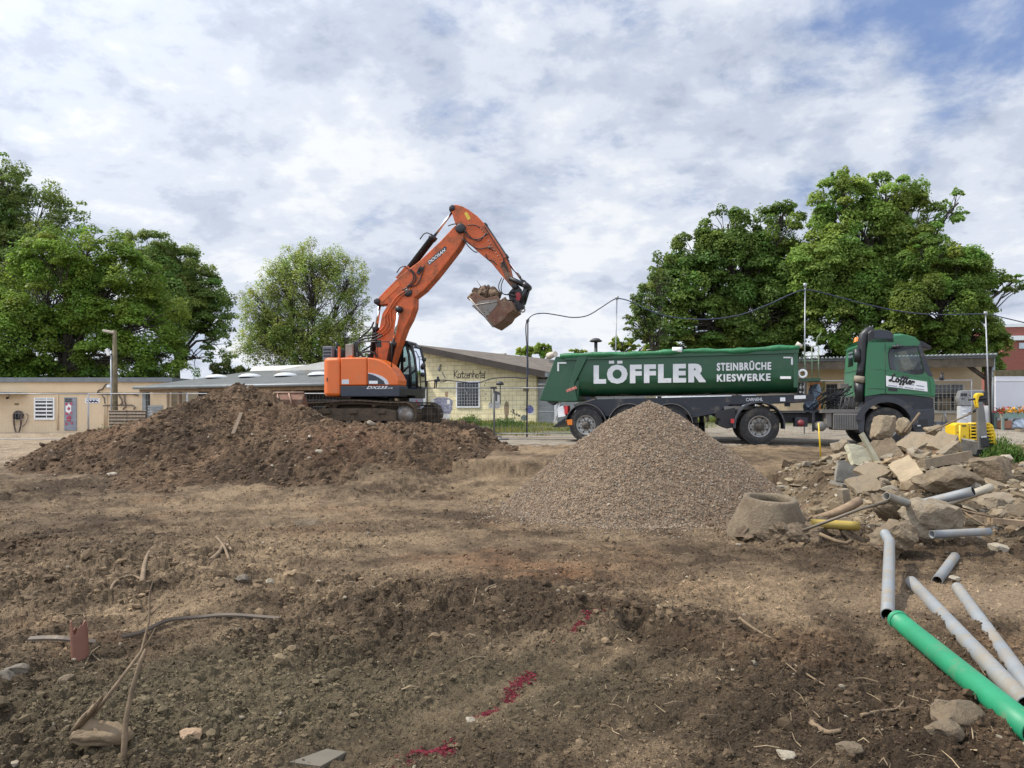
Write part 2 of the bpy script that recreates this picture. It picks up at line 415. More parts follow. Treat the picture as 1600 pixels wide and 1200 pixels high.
def detail_z(x, y, m=None):
    if m is None: m = rough_mask(x, y)
    wx = x+0.12*vnoise(x*3, y*3, 31); wy = y+0.12*vnoise(x*3+9, y*3, 32)
    z = 0.05*fbm(x*0.55, y*0.55, 41, 3)
    f1 = 1-0.6*sstep(14, 22, y); f2 = 1-0.9*sstep(9, 15, y); f3 = 1-sstep(5, 9, y)
    for pts, w, h in WIN:
        d, t = seg_dist(x, y, pts); z = z+0.38*h*np.exp(-(d/w)**2)*(0.75+0.6*vnoise(x*1.7, y*1.7, 43))
    for pts, w, h in RUT:
        d, t = seg_dist(x, y, pts); q = np.exp(-(d/w)**4); z = z-h*q*(1+0.30*np.cos(t*(len(pts)-1)*4.0*2*math.pi/0.21))
    r = fbm(wx*1.6, wy*1.6, 51, 5, 0.55)
    z = z+m*(0.060*r+0.045*(1-2*np.abs(fbm(wx*3.1, wy*3.1, 61, 4))))
    z = z+m*m*(0.030*lumps(wx*3.1, wy*3.1, 71)+0.055*lumps(wx*6.0, wy*6.0, 81))+(1-sstep(5.5, 9, y))*0.022*fbm((x*0.62+y*0.78)*0.9, (x*0.78-y*0.62)*9, 103, 4, 0.55)+m*0.052*f1*lumps(wx*11.5, wy*11.5, 91)+f2*(0.012+0.024*m)*lumps(x*23, y*23, 95)+f3*(0.006+0.010*m)*lumps(x*47, y*47, 97)+f2*(0.010+0.012*m)*(np.abs(fbm(x*9, y*9, 99, 4, 0.6))-0.25)*-1.6
    z = z+(1-np.clip(m, 0, 1))*0.018*fbm(x*4, y*4, 101, 4)
    fade = 1-0.93*sstep(21.8, 23.0, y)*sstep(-3, -0.5, x)-0.0*x
    fade = fade*(1-0.6*sstep(28, 34, y))*(1-0.97*sstep(45, 60, y))
    return (z-0.06*m)*fade
def G(x, y):
    x = np.atleast_1d(np.asarray(x, float)); y = np.atleast_1d(np.asarray(y, float))
    return base_z(x, y)+detail_z(x, y)
def gz(x, y): return float(G(x, y)[0])
def lerp(a, b, t): return a*(1-t)[:, None]+np.asarray(b)*t[:, None]
def soil_tint(x, y, m, n):
    d1 = fbm(x*0.45+7, y*0.45, 111, 4); d2 = fbm(x*1.9, y*1.9, 121, 5, 0.6); d3 = fbm(x*7, y*7, 131, 4, 0.6)
    dry = np.clip(0.24+0.75*d1+0.75*d2-0.10*(m-0.45)+0.20*sstep(5.5, 9.5, y)+0.45*d3, 0, 1)
    c = np.tile(np.array([0.064, 0.044, 0.027]), (n, 1))
    c = lerp(c, (0.225, 0.162, 0.100), dry)
    sm = fbm((x*0.62+y*0.78)*0.8, (x*0.78-y*0.62)*7, 107, 4, 0.55)*(1-sstep(6, 10, y)); c = c*(1+0.55*sm)[:, None]
    red = np.clip(0.9*np.exp(-(((x+0.75)/0.75)**2+((y-8.3)/0.6)**2))+0.9*np.exp(-(((x-0.35)/0.7)**2+((y-7.6)/0.45)**2))
                  +0.5*np.exp(-(((x+3.5)/0.9)**2+((y-5.4)/0.5)**2))+1.3*(fbm(x*0.8, y*0.8, 141, 4)-0.28), 0, 1)*np.clip(0.6+0.9*d3, 0, 1)
    c = lerp(c, (0.200, 0.110, 0.058), red*0.75)
    gry = np.clip(1.7*(fbm(x*0.9+30, y*0.9, 151, 4)-0.22)+0.9*np.exp(-(((x-0.6)/0.9)**2+((y-9.6)/0.6)**2))-0.2-0.9*m, 0, 1)
    c = lerp(c, (0.215, 0.195, 0.155), gry*0.7)
    olive = np.clip(1.2*np.exp(-(((x+1.6)/1.3)**2+((y-4.2)/0.9)**2))+0.5*np.exp(-(((x-0.3)/0.8)**2+((y-4.5)/0.8)**2)), 0, 1)
    c = lerp(c, (0.150, 0.125, 0.075), olive*0.55)
    beige = np.clip(1.2*np.exp(-(((x-4.2)/1.2)**2+((y-6.4)/0.6)**2))+np.exp(-(((x-6.2)/1.6)**2+((y-6.7)/0.5)**2)), 0, 1)
    c = lerp(c, (0.255, 0.188, 0.125), beige*0.75)
    return c
def ground_tint(x, y, m):
    n = len(x); c = soil_tint(x, y, m, n)
    d3 = fbm(x*3, y*3, 133, 4)
    left = sstep(15.5, 21, y)*sstep(-5, -10, x)
    c = lerp(c, (0.30, 0.235, 0.165), left*np.clip(0.75+0.6*d3, 0, 1))
    gv = sstep(20.8, 22.4, y+0.8*d3)*sstep(-4.5, -2, x)
    c = lerp(c, (0.30, 0.27, 0.225), gv*np.clip(0.7+0.5*d3, 0, 1))
    back = sstep(27.5, 30.5, y+d3)*sstep(-8.5, -5, x)
    c = lerp(c, (0.075, 0.088, 0.035), back*np.clip(0.9+0.5*d3, 0, 1))
    far = sstep(46, 60, y)
    c = lerp(c, (0.05, 0.07, 0.028), far)
    return c
def make_ground():
    r = [0.6, 1.0, 1.5, 2.0, 2.5]
    while r[-1] < 46: r.append(r[-1]+min(r[-1]**2/1600, 0.0048*r[-1]))
    while r[-1] < 1500: r.append(r[-1]*1.12)
    r = np.array(r)
    front = np.linspace(R(-43), R(43), 1180); rest = np.linspace(R(43), R(317), 60)[1:-1]
    a = np.concatenate([front, rest]); na = len(a); nr = len(r)
    A, RR = np.meshgrid(a, r); x = (RR*np.sin(A)).ravel(); y = (RR*np.cos(A)).ravel()
    m = rough_mask(x, y)
    zz = base_z(x, y)+detail_z(x, y, m)
    zz = np.where(y < 0, -0.6, zz)
    i = np.arange(nr-1)[:, None]*na; k = np.arange(na)[None, :]; k2 = (k+1) % na
    F = np.stack([i+k, i+k2, i+na+k2, i+na+k], -1).reshape(-1, 4)[:, ::-1]
    V = np.stack([x, y, zz], 1)
    o = np_obj('ground', V, F, attr_mat('soil', 0.95, 1.0, 42, var=0.50, vscale=22, spec=0.2, bdist=0.035), tint=ground_tint(x, y, m), smooth=False)
    tag(o, 'churned brown building-site soil with ruts, clods and dry patches', 'ground', kind='structure')
make_ground()

# ------------------------------------------------------------------ soil heap by the excavator
def cone(x, y, cx, cy, l, r, f, b, H, p):
    dx = x-cx; dy = y-cy
    q = np.hypot(np.where(dx < 0, dx/l, dx/r), np.where(dy < 0, dy/f, dy/b))
    return H*np.clip(1-q, 0, 1)**p
def heap_h(x, y):
    wx = x+0.5*vnoise(x*0.7, y*0.7, 201)+0.2*vnoise(x*2, y*2, 202); wy = y+0.5*vnoise(x*0.7+5, y*0.7, 203)+0.2*vnoise(x*2+5, y*2, 204)
    a = cone(wx, wy, -7.75, 23.0, 6.0, 3.9, 6.6, 6, 2.22, 1.0)
    a2 = cone(wx, wy, -10.5, 21.0, 3.3, 4.5, 3.8, 5, 0.62, 1.0)
    b = cone(wx, wy, -4.5, 20.0, 3.6, 3.4, 5.8, 4.2, 0.86, 0.85)
    b2 = cone(wx, wy, -2.6, 20.2, 3.0, 2.9, 4.6, 4.2, 0.62, 0.9)
    c = cone(wx, wy, -6.3, 18.8, 3.6, 3.6, 4.4, 4, 0.62, 0.9)
    q = np.hypot((x+5.1)/5.2, (y-27.0)/4.8); pad = 0.52*(1-sstep(0.62, 1.0, q))
    h = (np.maximum(a, 0)**3+a2**3+b**3+b2**3+c**3)**(1/3)
    fl = 1-sstep(0.42, 0.62, np.hypot((x+5.1)/4.6, (y-26.9)/3.2))
    h = np.maximum(h*(1-fl)+np.minimum(h, 0.52)*fl, pad)
    return h
def heap_z(x, y):
    h = heap_h(x, y); e = sstep(0.0, 0.3, h)*(1-0.75*(1-sstep(0.42, 0.7, np.hypot((x+5.1)/4.6, (y-26.9)/2.6))))
    wx = x+0.1*vnoise(x*3, y*3, 231); wy = y+0.1*vnoise(x*3+9, y*3, 232)
    d = 0.20*fbm(wx*1.3, wy*1.3, 211, 5, 0.55)+0.12*lumps(wx*1.9, wy*1.9, 221)+0.12*lumps(wx*3.7, wy*3.7, 225)+0.10*lumps(wx*7, wy*7, 227)+0.06*lumps(wx*13, wy*13, 229)
    return base_z(x, y)-0.10+h+e*(d-0.09)
def make_heap():
    xs = np.linspace(-17.5, 1.2, 560); ys = np.concatenate([np.linspace(12.5, 25, 400), np.linspace(25.08, 32.5, 90)])
    X, Y = np.meshgrid(xs, ys); x = X.ravel(); y = Y.ravel()
    z = heap_z(x, y); h = heap_h(x, y)
    n, w = len(xs), len(ys)
    i = np.arange(w-1)[:, None]*n; k = np.arange(n-1)[None, :]
    F = np.stack([i+k, i+k+1, i+n+k+1, i+n+k], -1).reshape(-1, 4)
    keep = (h[F] > 0.015).any(1); F = F[keep]
    used = np.unique(F); remap = np.full(len(x), -1); remap[used] = np.arange(len(used)); F = remap[F]
    x, y, z = x[used], y[used], z[used]
    d1 = fbm(x*0.6, y*0.6, 241, 4); d2 = fbm(x*2.3, y*2.3, 251, 5, 0.6); d3 = fbm(x*8, y*8, 261, 4, 0.6)
    c = np.tile(np.array([0.060, 0.040, 0.025]), (len(x), 1))
    c = lerp(c, (0.185, 0.120, 0.071), np.clip(0.34+0.6*d1+0.7*d2+0.5*d3, 0, 1))
    c = lerp(c, (0.175, 0.098, 0.058), np.clip(1.2*np.exp(-(((x+3.9)/1.0)**2+((y-17.5)/1.6)**2))+0.8*d1-0.1, 0, 1)*0.7)
    o = np_obj('soil_heap', np.stack([x, y, z], 1), F, attr_mat('heap_soil', 0.95, 1.0, 24, var=0.50, vscale=14, spec=0.2, bdist=0.06), tint=c, smooth=False)
    tag(o, 'long heap of excavated dark brown soil in front of the orange excavator', 'soil heap')
make_heap()
def top_z(x, y):
    x = np.atleast_1d(np.asarray(x, float)); y = np.atleast_1d(np.asarray(y, float))
    g = G(x, y); h = heap_h(x, y)
    return np.where(h > 0.05, np.maximum(g, heap_z(x, y)), g)

# ------------------------------------------------------------------ rubble mound (soil under the debris)
def rub_h(x, y):
    wx = x+0.3*vnoise(x*1.2, y*1.2, 301); wy = y+0.3*vnoise(x*1.2+5, y*1.2, 302)
    a = cone(wx, wy, 7.0, 13.2, 2.5, 3.6, 3.9, 3.2, 0.92, 0.75)
    b = cone(wx, wy, 6.6, 10.6, 2.4, 3.4, 2.4, 3, 0.55, 0.8)
    c = cone(wx, wy, 8.2, 11.5, 2.0, 4.0, 3.0, 4, 0.60, 0.8)
    return (a**3+b**3+c**3)**(1/3)
def rub_z(x, y):
    h = rub_h(x, y); e = sstep(0, 0.2, h)
    d = 0.10*fbm(x*1.8, y*1.8, 311, 5, 0.55)+0.09*lumps(x*2.7, y*2.7, 321)+0.07*lumps(x*6, y*6, 325)+0.035*lumps(x*13, y*13, 327)
    return base_z(x, y)-0.06+h+e*(d-0.06)
def grid_obj(name, xs, ys, zf, hf, tintf, m):
    X, Y = np.meshgrid(xs, ys); x = X.ravel(); y = Y.ravel(); z = zf(x, y); h = hf(x, y); n, w = len(xs), len(ys)
    i = np.arange(w-1)[:, None]*n; k = np.arange(n-1)[None, :]
    F = np.stack([i+k, i+k+1, i+n+k+1, i+n+k], -1).reshape(-1, 4); F = F[(h[F] > 0.012).any(1)]
    used = np.unique(F); remap = np.full(len(x), -1); remap[used] = np.arange(len(used)); F = remap[F]
    return np_obj(name, np.stack([x, y, z], 1)[used], F, m, tint=tintf(x[used], y[used]), smooth=False)
def rub_tint(x, y):
    d1 = fbm(x*0.9, y*0.9, 341, 4); d2 = fbm(x*3, y*3, 351, 5, 0.6)
    c = np.tile(np.array([0.085, 0.060, 0.038]), (len(x), 1))
    c = lerp(c, (0.245, 0.19, 0.122), np.clip(0.45+0.6*d1+0.6*d2, 0, 1))
    return lerp(c, (0.22, 0.12, 0.06), np.clip(1.3*np.exp(-(((x-7.2)/0.7)**2+((y-13.6)/0.9)**2)), 0, 1)*0.8)
o = grid_obj('debris_mound', np.linspace(3.6, 12.5, 360), np.linspace(7.4, 17.2, 300), rub_z, rub_h, rub_tint, attr_mat('debris_soil', 0.95, 1.0, 40, var=0.5, vscale=20, spec=0.2, bdist=0.04))
tag(o, 'mound of light brown soil and crumbled mortar under the concrete debris', 'debris mound')
def any_z(x, y):
    x = np.atleast_1d(np.asarray(x, float)); y = np.atleast_1d(np.asarray(y, float))
    g = top_z(x, y); return np.where(rub_h(x, y) > 0.05, np.maximum(g, rub_z(x, y)), g)
def az(x, y): return float(any_z(x, y)[0])
def hit(px, py):
    "where the sight line of a photo point meets the ground"
    ys = np.linspace(2.5, 45, 4000); x = (px-800)/1200*ys; z = 1+(640-py)/1200*ys
    d = z-(base_z(x, ys)+np.maximum(rub_h(x, ys)-0.06, 0)); k = int(np.argmax(d < 0)); return Vector((x[k], ys[k], z[k]))

# ------------------------------------------------------------------ loose clods and stones, straw (uncountable)
def scatter_rocks(name, P, S, m, tint, seed, sub=1, flat=(0.55, 0.95), parent=None):
    r2 = np.random.default_rng(seed); n = len(P); VV = []; FF = []; TT = []; off = 0
    var = [rock_shape(500+i, sub, 0.22) for i in range(6)]; pick = r2.integers(0, 6, n)
    for q in range(6):
        idx = np.where(pick == q)[0]
        if len(idx) == 0: continue
        V, F = var[q]; k = len(idx)
        a = r2.uniform(0, 2*np.pi, k); b = r2.uniform(-0.5, 0.5, k); ca, sa, cb, sb = np.cos(a), np.sin(a), np.cos(b), np.sin(b)
        sx = r2.uniform(0.75, 1.3, k); sz = r2.uniform(flat[0], flat[1], k)
        x = V[None, :, 0]*sx[:, None]; y = V[None, :, 1]*np.ones(k)[:, None]; z = V[None, :, 2]*sz[:, None]
        y, z = y*cb[:, None]-z*sb[:, None], y*sb[:, None]+z*cb[:, None]
        x, y = x*ca[:, None]-y*sa[:, None], x*sa[:, None]+y*ca[:, None]
        s = S[idx][:, None]
        Q = np.stack([P[idx, 0][:, None]+x*s, P[idx, 1][:, None]+y*s, P[idx, 2][:, None]+z*s], -1)
        VV.append(Q.reshape(-1, 3)); FF.append((F[None]+(off+np.arange(k)*len(V))[:, None, None]).reshape(-1, 3)); off += k*len(V)
        TT.append(np.repeat(tint[idx], len(V), 0))
    return np_obj(name, np.concatenate(VV), np.concatenate(FF), m, parent, tint=np.concatenate(TT), smooth=False)
def crumbs(name, P, S, c, seed, label, parent=None, m=None):
    r2 = np.random.default_rng(seed); n = len(P)
    V0 = np.array([[1,0,0],[-1,0,0],[0,1,0],[0,-1,0],[0,0,1],[0,0,-1]], float)
    F0 = np.array([[0,2,4],[2,1,4],[1,3,4],[3,0,4],[2,0,5],[1,2,5],[3,1,5],[0,3,5]])
    V = V0[None]*r2.uniform(0.6, 1.25, (n, 6, 1))+r2.normal(0, 0.18, (n, 6, 3))
    M = np.linalg.qr(r2.normal(size=(n, 3, 3)))[0]
    V = np.einsum('nij,nkj->nki', M, V)*S[:, None, None]+P[:, None, :]
    F = (F0[None]+(np.arange(n)*6)[:, None, None]).reshape(-1, 3)
    o = np_obj(name, V.reshape(-1, 3), F, m or attr_mat('crumb_soil', 0.95, var=0.15, vscale=80, spec=0.2), parent, tint=np.repeat(c, 6, 0))
    return tag(o, label, 'crumbs' if label else None, kind='stuff')
def make_clods():
    n = 25000; r2 = np.random.default_rng(11)
    v = r2.uniform(1/16.0, 1/2.7, n); y = 1/v; x = y*r2.uniform(-0.8, 0.8, n)
    m = rough_mask(x, y); keep = r2.random(n) < np.clip(m*1.05-0.05, 0.12, 1); x, y, m = x[keep], y[keep], m[keep]; n = len(x)
    S = 0.0075*np.exp(r2.normal(0, 0.62, n))*np.clip(0.45+0.14*y, 0.7, 2.0)*(0.6+0.55*m); S = np.minimum(S, 0.075)
    z = any_z(x, y)+S*0.15
    c = soil_tint(x, y, m, n)*r2.uniform(0.75, 1.35, n)[:, None]
    st = r2.random(n) < 0.06; c[st] = np.array([0.27, 0.23, 0.17])*r2.uniform(0.6, 1.25, st.sum())[:, None]; S[st] *= 0.75
    o = scatter_rocks('soil_clods', np.stack([x, y, z], 1), S, attr_mat('clod_soil', 0.95, 0.6, 90, var=0.25, vscale=60, spec=0.2, bdist=0.01), c, 12)
    tag(o, 'loose soil clods and pebbles strewn over the churned ground', 'clods', kind='stuff')
    # fine crumbs
    n = 70000; v = r2.uniform(1/15.0, 1/2.8, n); y = 1/v; x = y*r2.uniform(-0.75, 0.75, n); m = rough_mask(x, y)
    keep = r2.random(n) < np.clip(0.35+m, 0, 1); x, y, m = x[keep], y[keep], m[keep]; n = len(x)
    S = 0.0042*np.exp(r2.normal(0, 0.45, n))*np.clip(0.5+0.16*y, 0.9, 2.2)
    c = soil_tint(x, y, m, n)*r2.uniform(0.55, 1.6, n)[:, None]
    crumbs('soil_crumbs', np.stack([x, y, any_z(x, y)+S*0.3], 1), S, c, 15, 'fine crumbs of soil and grit scattered over the whole site')
    # on the heap
    n = 15000; x = r2.uniform(-17, 1, n); y = r2.uniform(13.5, 25, n); h = heap_h(x, y); keep = h > 0.06; x, y = x[keep], y[keep]; n = len(x)
    S = np.minimum(0.024*np.exp(r2.normal(0, 0.6, n)), 0.11); z = heap_z(x, y)+S*0.15
    c = np.array([0.105, 0.071, 0.044])*r2.uniform(0.5, 1.6, n)[:, None]; st = r2.random(n) < 0.05
    c[st] = np.array([0.36, 0.31, 0.24])*r2.uniform(0.6, 1.2, st.sum())[:, None]; S[st] *= 0.7
    o = scatter_rocks('heap_clods', np.stack([x, y, z], 1), S, MATS['clod_soil'], c, 13)
    tag(o, 'lumps of soil and small stones lying on the long brown heap', 'clods', kind='stuff')
    # on the debris mound
    n = 7000; x = r2.uniform(4.2, 12, n); y = r2.uniform(7.6, 16.5, n); h = rub_h(x, y); keep = h > 0.05; x, y = x[keep], y[keep]; n = len(x)
    S = np.minimum(0.022*np.exp(r2.normal(0, 0.75, n)), 0.15); z = rub_z(x, y)+S*0.2
    c = rub_tint(x, y)*r2.uniform(0.7, 1.4, n)[:, None]; st = r2.random(n) < 0.25
    c[st] = np.array([0.30, 0.26, 0.20])*r2.uniform(0.6, 1.15, st.sum())[:, None]
    nf = 420; xf = r2.normal(7.1, 1.1, nf); yf = r2.uniform(9.5, 15.5, nf); kf = rub_h(xf, yf) > 0.12; xf, yf = xf[kf], yf[kf]; nf = len(xf)
    Sf = np.minimum(0.075*np.exp(r2.normal(0, 0.4, nf)), 0.16); cf = np.array([0.25, 0.205, 0.14])*r2.uniform(0.55, 1.2, nf)[:, None]
    fo = scatter_rocks('slab_fragments', np.stack([xf, yf, rub_z(xf, yf)+Sf*0.18], 1), Sf, MATS['clod_soil'], cf, 16, flat=(0.22, 0.5))
    tag(fo, 'small flat fragments of broken concrete packed between the slabs of the debris mound', 'rubble', kind='stuff')
    o = scatter_rocks('rubble_crumbs', np.stack([x, y, z], 1), S, MATS['clod_soil'], c, 14)
    tag(o, 'crumbs of broken concrete and mortar spread over the debris mound', 'rubble', kind='stuff')
make_clods()
def make_straw():
    r2 = np.random.default_rng(17); n = 1500
    y = 1/r2.uniform(1/13.0, 1/2.8, n); x = y*r2.uniform(-0.75, 0.75, n)
    keep = r2.random(n) < np.clip(0.25+0.8*np.exp(-(((x-1.6)/2.2)**2+((y-5.6)/2.2)**2)), 0, 1); x, y = x[keep], y[keep]; n = len(x)
    z = any_z(x, y); L = np.minimum(0.055*np.exp(r2.normal(0, 0.65, n)), 0.3)*(0.7+0.05*y); w = 0.0013*np.exp(r2.normal(0, 0.5, n))*(0.8+0.1*y)
    a = r2.uniform(0, np.pi, n); tl = r2.normal(0, 0.22, n); ca, sa = np.cos(a), np.sin(a)
    cen = np.stack([x, y, z+0.012], 1); d = np.stack([ca*L/2, sa*L/2, tl*L/2], 1); nrm = np.stack([-sa*w, ca*w, 0*w], 1); up = np.stack([0*w, 0*w, w*1.2], 1)
    bend = np.stack([-sa*L*0.07*r2.normal(size=n), ca*L*0.07*r2.normal(size=n), 0.02*r2.normal(size=n)], 1)
    V = np.stack([cen-d-nrm, cen-d+nrm, cen-d+up, cen+bend-nrm, cen+bend+nrm, cen+bend+up, cen+d-nrm*.5, cen+d+nrm*.5, cen+d+up*.5], 1).reshape(-1, 3)
    f0 = np.array([[0,1,4,3],[1,2,5,4],[2,0,3,5],[3,4,7,6],[4,5,8,7],[5,3,6,8]])
    F = (f0[None]+(np.arange(n)*9)[:, None, None]).reshape(-1, 4)
    c = np.repeat(np.array([0.27, 0.205, 0.125])*r2.uniform(0.35, 1.3, n)[:, None], 9, 0)
    o = np_obj('straw_litter', V, F, attr_mat('straw', 0.8, var=0.15), tint=c)
    tag(o, 'dry straw, root ends and splinters scattered over the soil', 'straw', kind='stuff')
make_straw()

# ------------------------------------------------------------------ gravel pile
def make_gravel():
    cx, cy, z0, Rr, H = 2.22, 12.55, -0.62, 2.24, 1.95
    def prof(r, a):
        rr = r/(Rr*(1+0.07*np.sin(a*2+2.2)+0.05*np.sin(a*3+1)+0.035*np.sin(a*5)))
        h = np.clip(1-rr, 0, 1); h = h*0.93+0.22*h*(1-h)+0.02*h*h
        return H*(h-0.05*np.exp(-(rr/0.16)**2))
    na, nr = 260, 190
    a = np.linspace(0, 2*np.pi, na, endpoint=False); r = np.linspace(0.001, Rr*1.12, nr)
    A, RR = np.meshgrid(a, r); x = cx+(RR*np.cos(A)).ravel(); y = cy+(RR*np.sin(A)).ravel()
    z = z0+prof(RR.ravel(), A.ravel())+0.05*fbm(x*1.3, y*1.3, 401, 4)+0.02*lumps(x*20, y*20, 402)-0.05*sstep(Rr, Rr*1.12, RR.ravel())
    i = np.arange(nr-1)[:, None]*na; k = np.arange(na)[None, :]; k2 = (k+1) % na
    F = np.stack([i+k, i+na+k, i+na+k2, i+k2], -1).reshape(-1, 4)[:, ::-1]
    c = np.tile(np.array([0.19, 0.138, 0.092]), (len(x), 1))*(1+0.35*fbm(x*30, y*30, 405, 3))[:, None]
    o = np_obj('gravel_pile', np.stack([x, y, z], 1), F, attr_mat('gravel_core', 0.95, 0.6, 60, var=0.3, vscale=60), tint=c, smooth=True)
    tag(o, 'cone-shaped pile of reddish grey gravel in front of the green tipper trailer', 'gravel pile')
    r2 = np.random.default_rng(23); n = 60000
    ra = Rr*np.where(r2.random(n) < 0.93, 1.08*np.sqrt(r2.random(n)), 1.05+0.35*r2.random(n)**2); an = r2.uniform(0, 2*np.pi, n)
    keep = np.sin(an) < 0.55; ra, an = ra[keep], an[keep]; n = len(ra)
    x = cx+ra*np.cos(an); y = cy+ra*np.sin(an)
    S = np.minimum(0.0125*np.exp(r2.normal(0, 0.33, n)), 0.03)
    z = np.maximum(z0+prof(ra, an)+0.05*fbm(x*1.3, y*1.3, 401, 4)+0.012-0.05*sstep(Rr, Rr*1.12, ra), G(x, y)+0.004)
    g = r2.random(n)
    c = np.where((g < 0.6)[:, None], np.array([0.225, 0.160, 0.108]), np.where((g < 0.965)[:, None], np.array([0.225, 0.185, 0.14]), np.array([0.32, 0.265, 0.20])))*r2.uniform(0.7, 1.2, n)[:, None]
    g = crumbs('gravel', np.stack([x, y, z], 1), S, c, 24, None, o, attr_mat('gravel_stone', 0.85, var=0.12, vscale=80))
    tag(g, kind='stuff')
make_gravel()
def P_list(E, pts, v): return [E.P(a, b, v) for a, b in pts]
# ------------------------------------------------------------------ shared paints
DUST = (0.26, 0.21, 0.15)
M_orange = mat('orange_paint', (0.66, 0.135, 0.018), 0.42, var=0.05, scale=1.5, dirt=(0.40, 0.19, 0.08), dscale=3.5, damt=0.33, coat=0.15)
M_boom = mat('boom_orange_paint', (0.58, 0.105, 0.02), 0.48, var=0.10, scale=2.5, dirt=(0.20, 0.09, 0.045), dscale=2.6, damt=0.55)
M_navy = mat('dark_blue_grey_paint', (0.030, 0.036, 0.050), 0.45, dirt=DUST, dscale=4, damt=0.2)
M_black = mat('black_paint', (0.014, 0.015, 0.018), 0.45, dirt=DUST, dscale=3, damt=0.15)
M_rubber = mat('black_rubber', (0.017, 0.017, 0.018), 0.75, dirt=(0.12, 0.10, 0.075), dscale=5, damt=0.45)
M_hose = mat('hydraulic_hose_rubber', (0.016, 0.016, 0.018), 0.5, var=0.1)
M_chrome = mat('chrome_rod', (0.75, 0.75, 0.76), 0.18, metal=1.0, var=0.03)
M_steel = mat('worn_steel', (0.30, 0.28, 0.26), 0.5, metal=0.7, dirt=(0.16, 0.115, 0.075), dscale=4, damt=0.55)
M_mudsteel = mat('mud_caked_steel', (0.065, 0.050, 0.036), 0.75, metal=0.25, var=0.3, scale=6, dirt=(0.13, 0.092, 0.058), dscale=5, damt=0.7, bump=0.8, bscale=30)
M_rust = mat('rusty_brown_steel', (0.17, 0.085, 0.055), 0.75, metal=0.3, var=0.25, scale=6, dirt=(0.24, 0.18, 0.13), dscale=5, damt=0.5, bump=0.3, bscale=30)
M_white = mat('white_paint', (0.78, 0.78, 0.77), 0.5, var=0.05, dirt=(0.5, 0.46, 0.4), dscale=4, damt=0.25)
M_silver = mat('silver_decal', (0.55, 0.57, 0.60), 0.4, var=0.05)
M_glass = glass_mat('tinted_glass', (0.74, 0.82, 0.82), 0.0)
M_galv = mat('galvanised_tube', (0.33, 0.34, 0.355), 0.5, metal=0.4, var=0.15, scale=8, dirt=(0.3, 0.27, 0.23), dscale=6, damt=0.3)
M_amber = mat('amber_lens', (0.75, 0.20, 0.02), 0.25, var=0.05)
M_redlens = mat('red_lens', (0.50, 0.03, 0.03), 0.3, var=0.05)

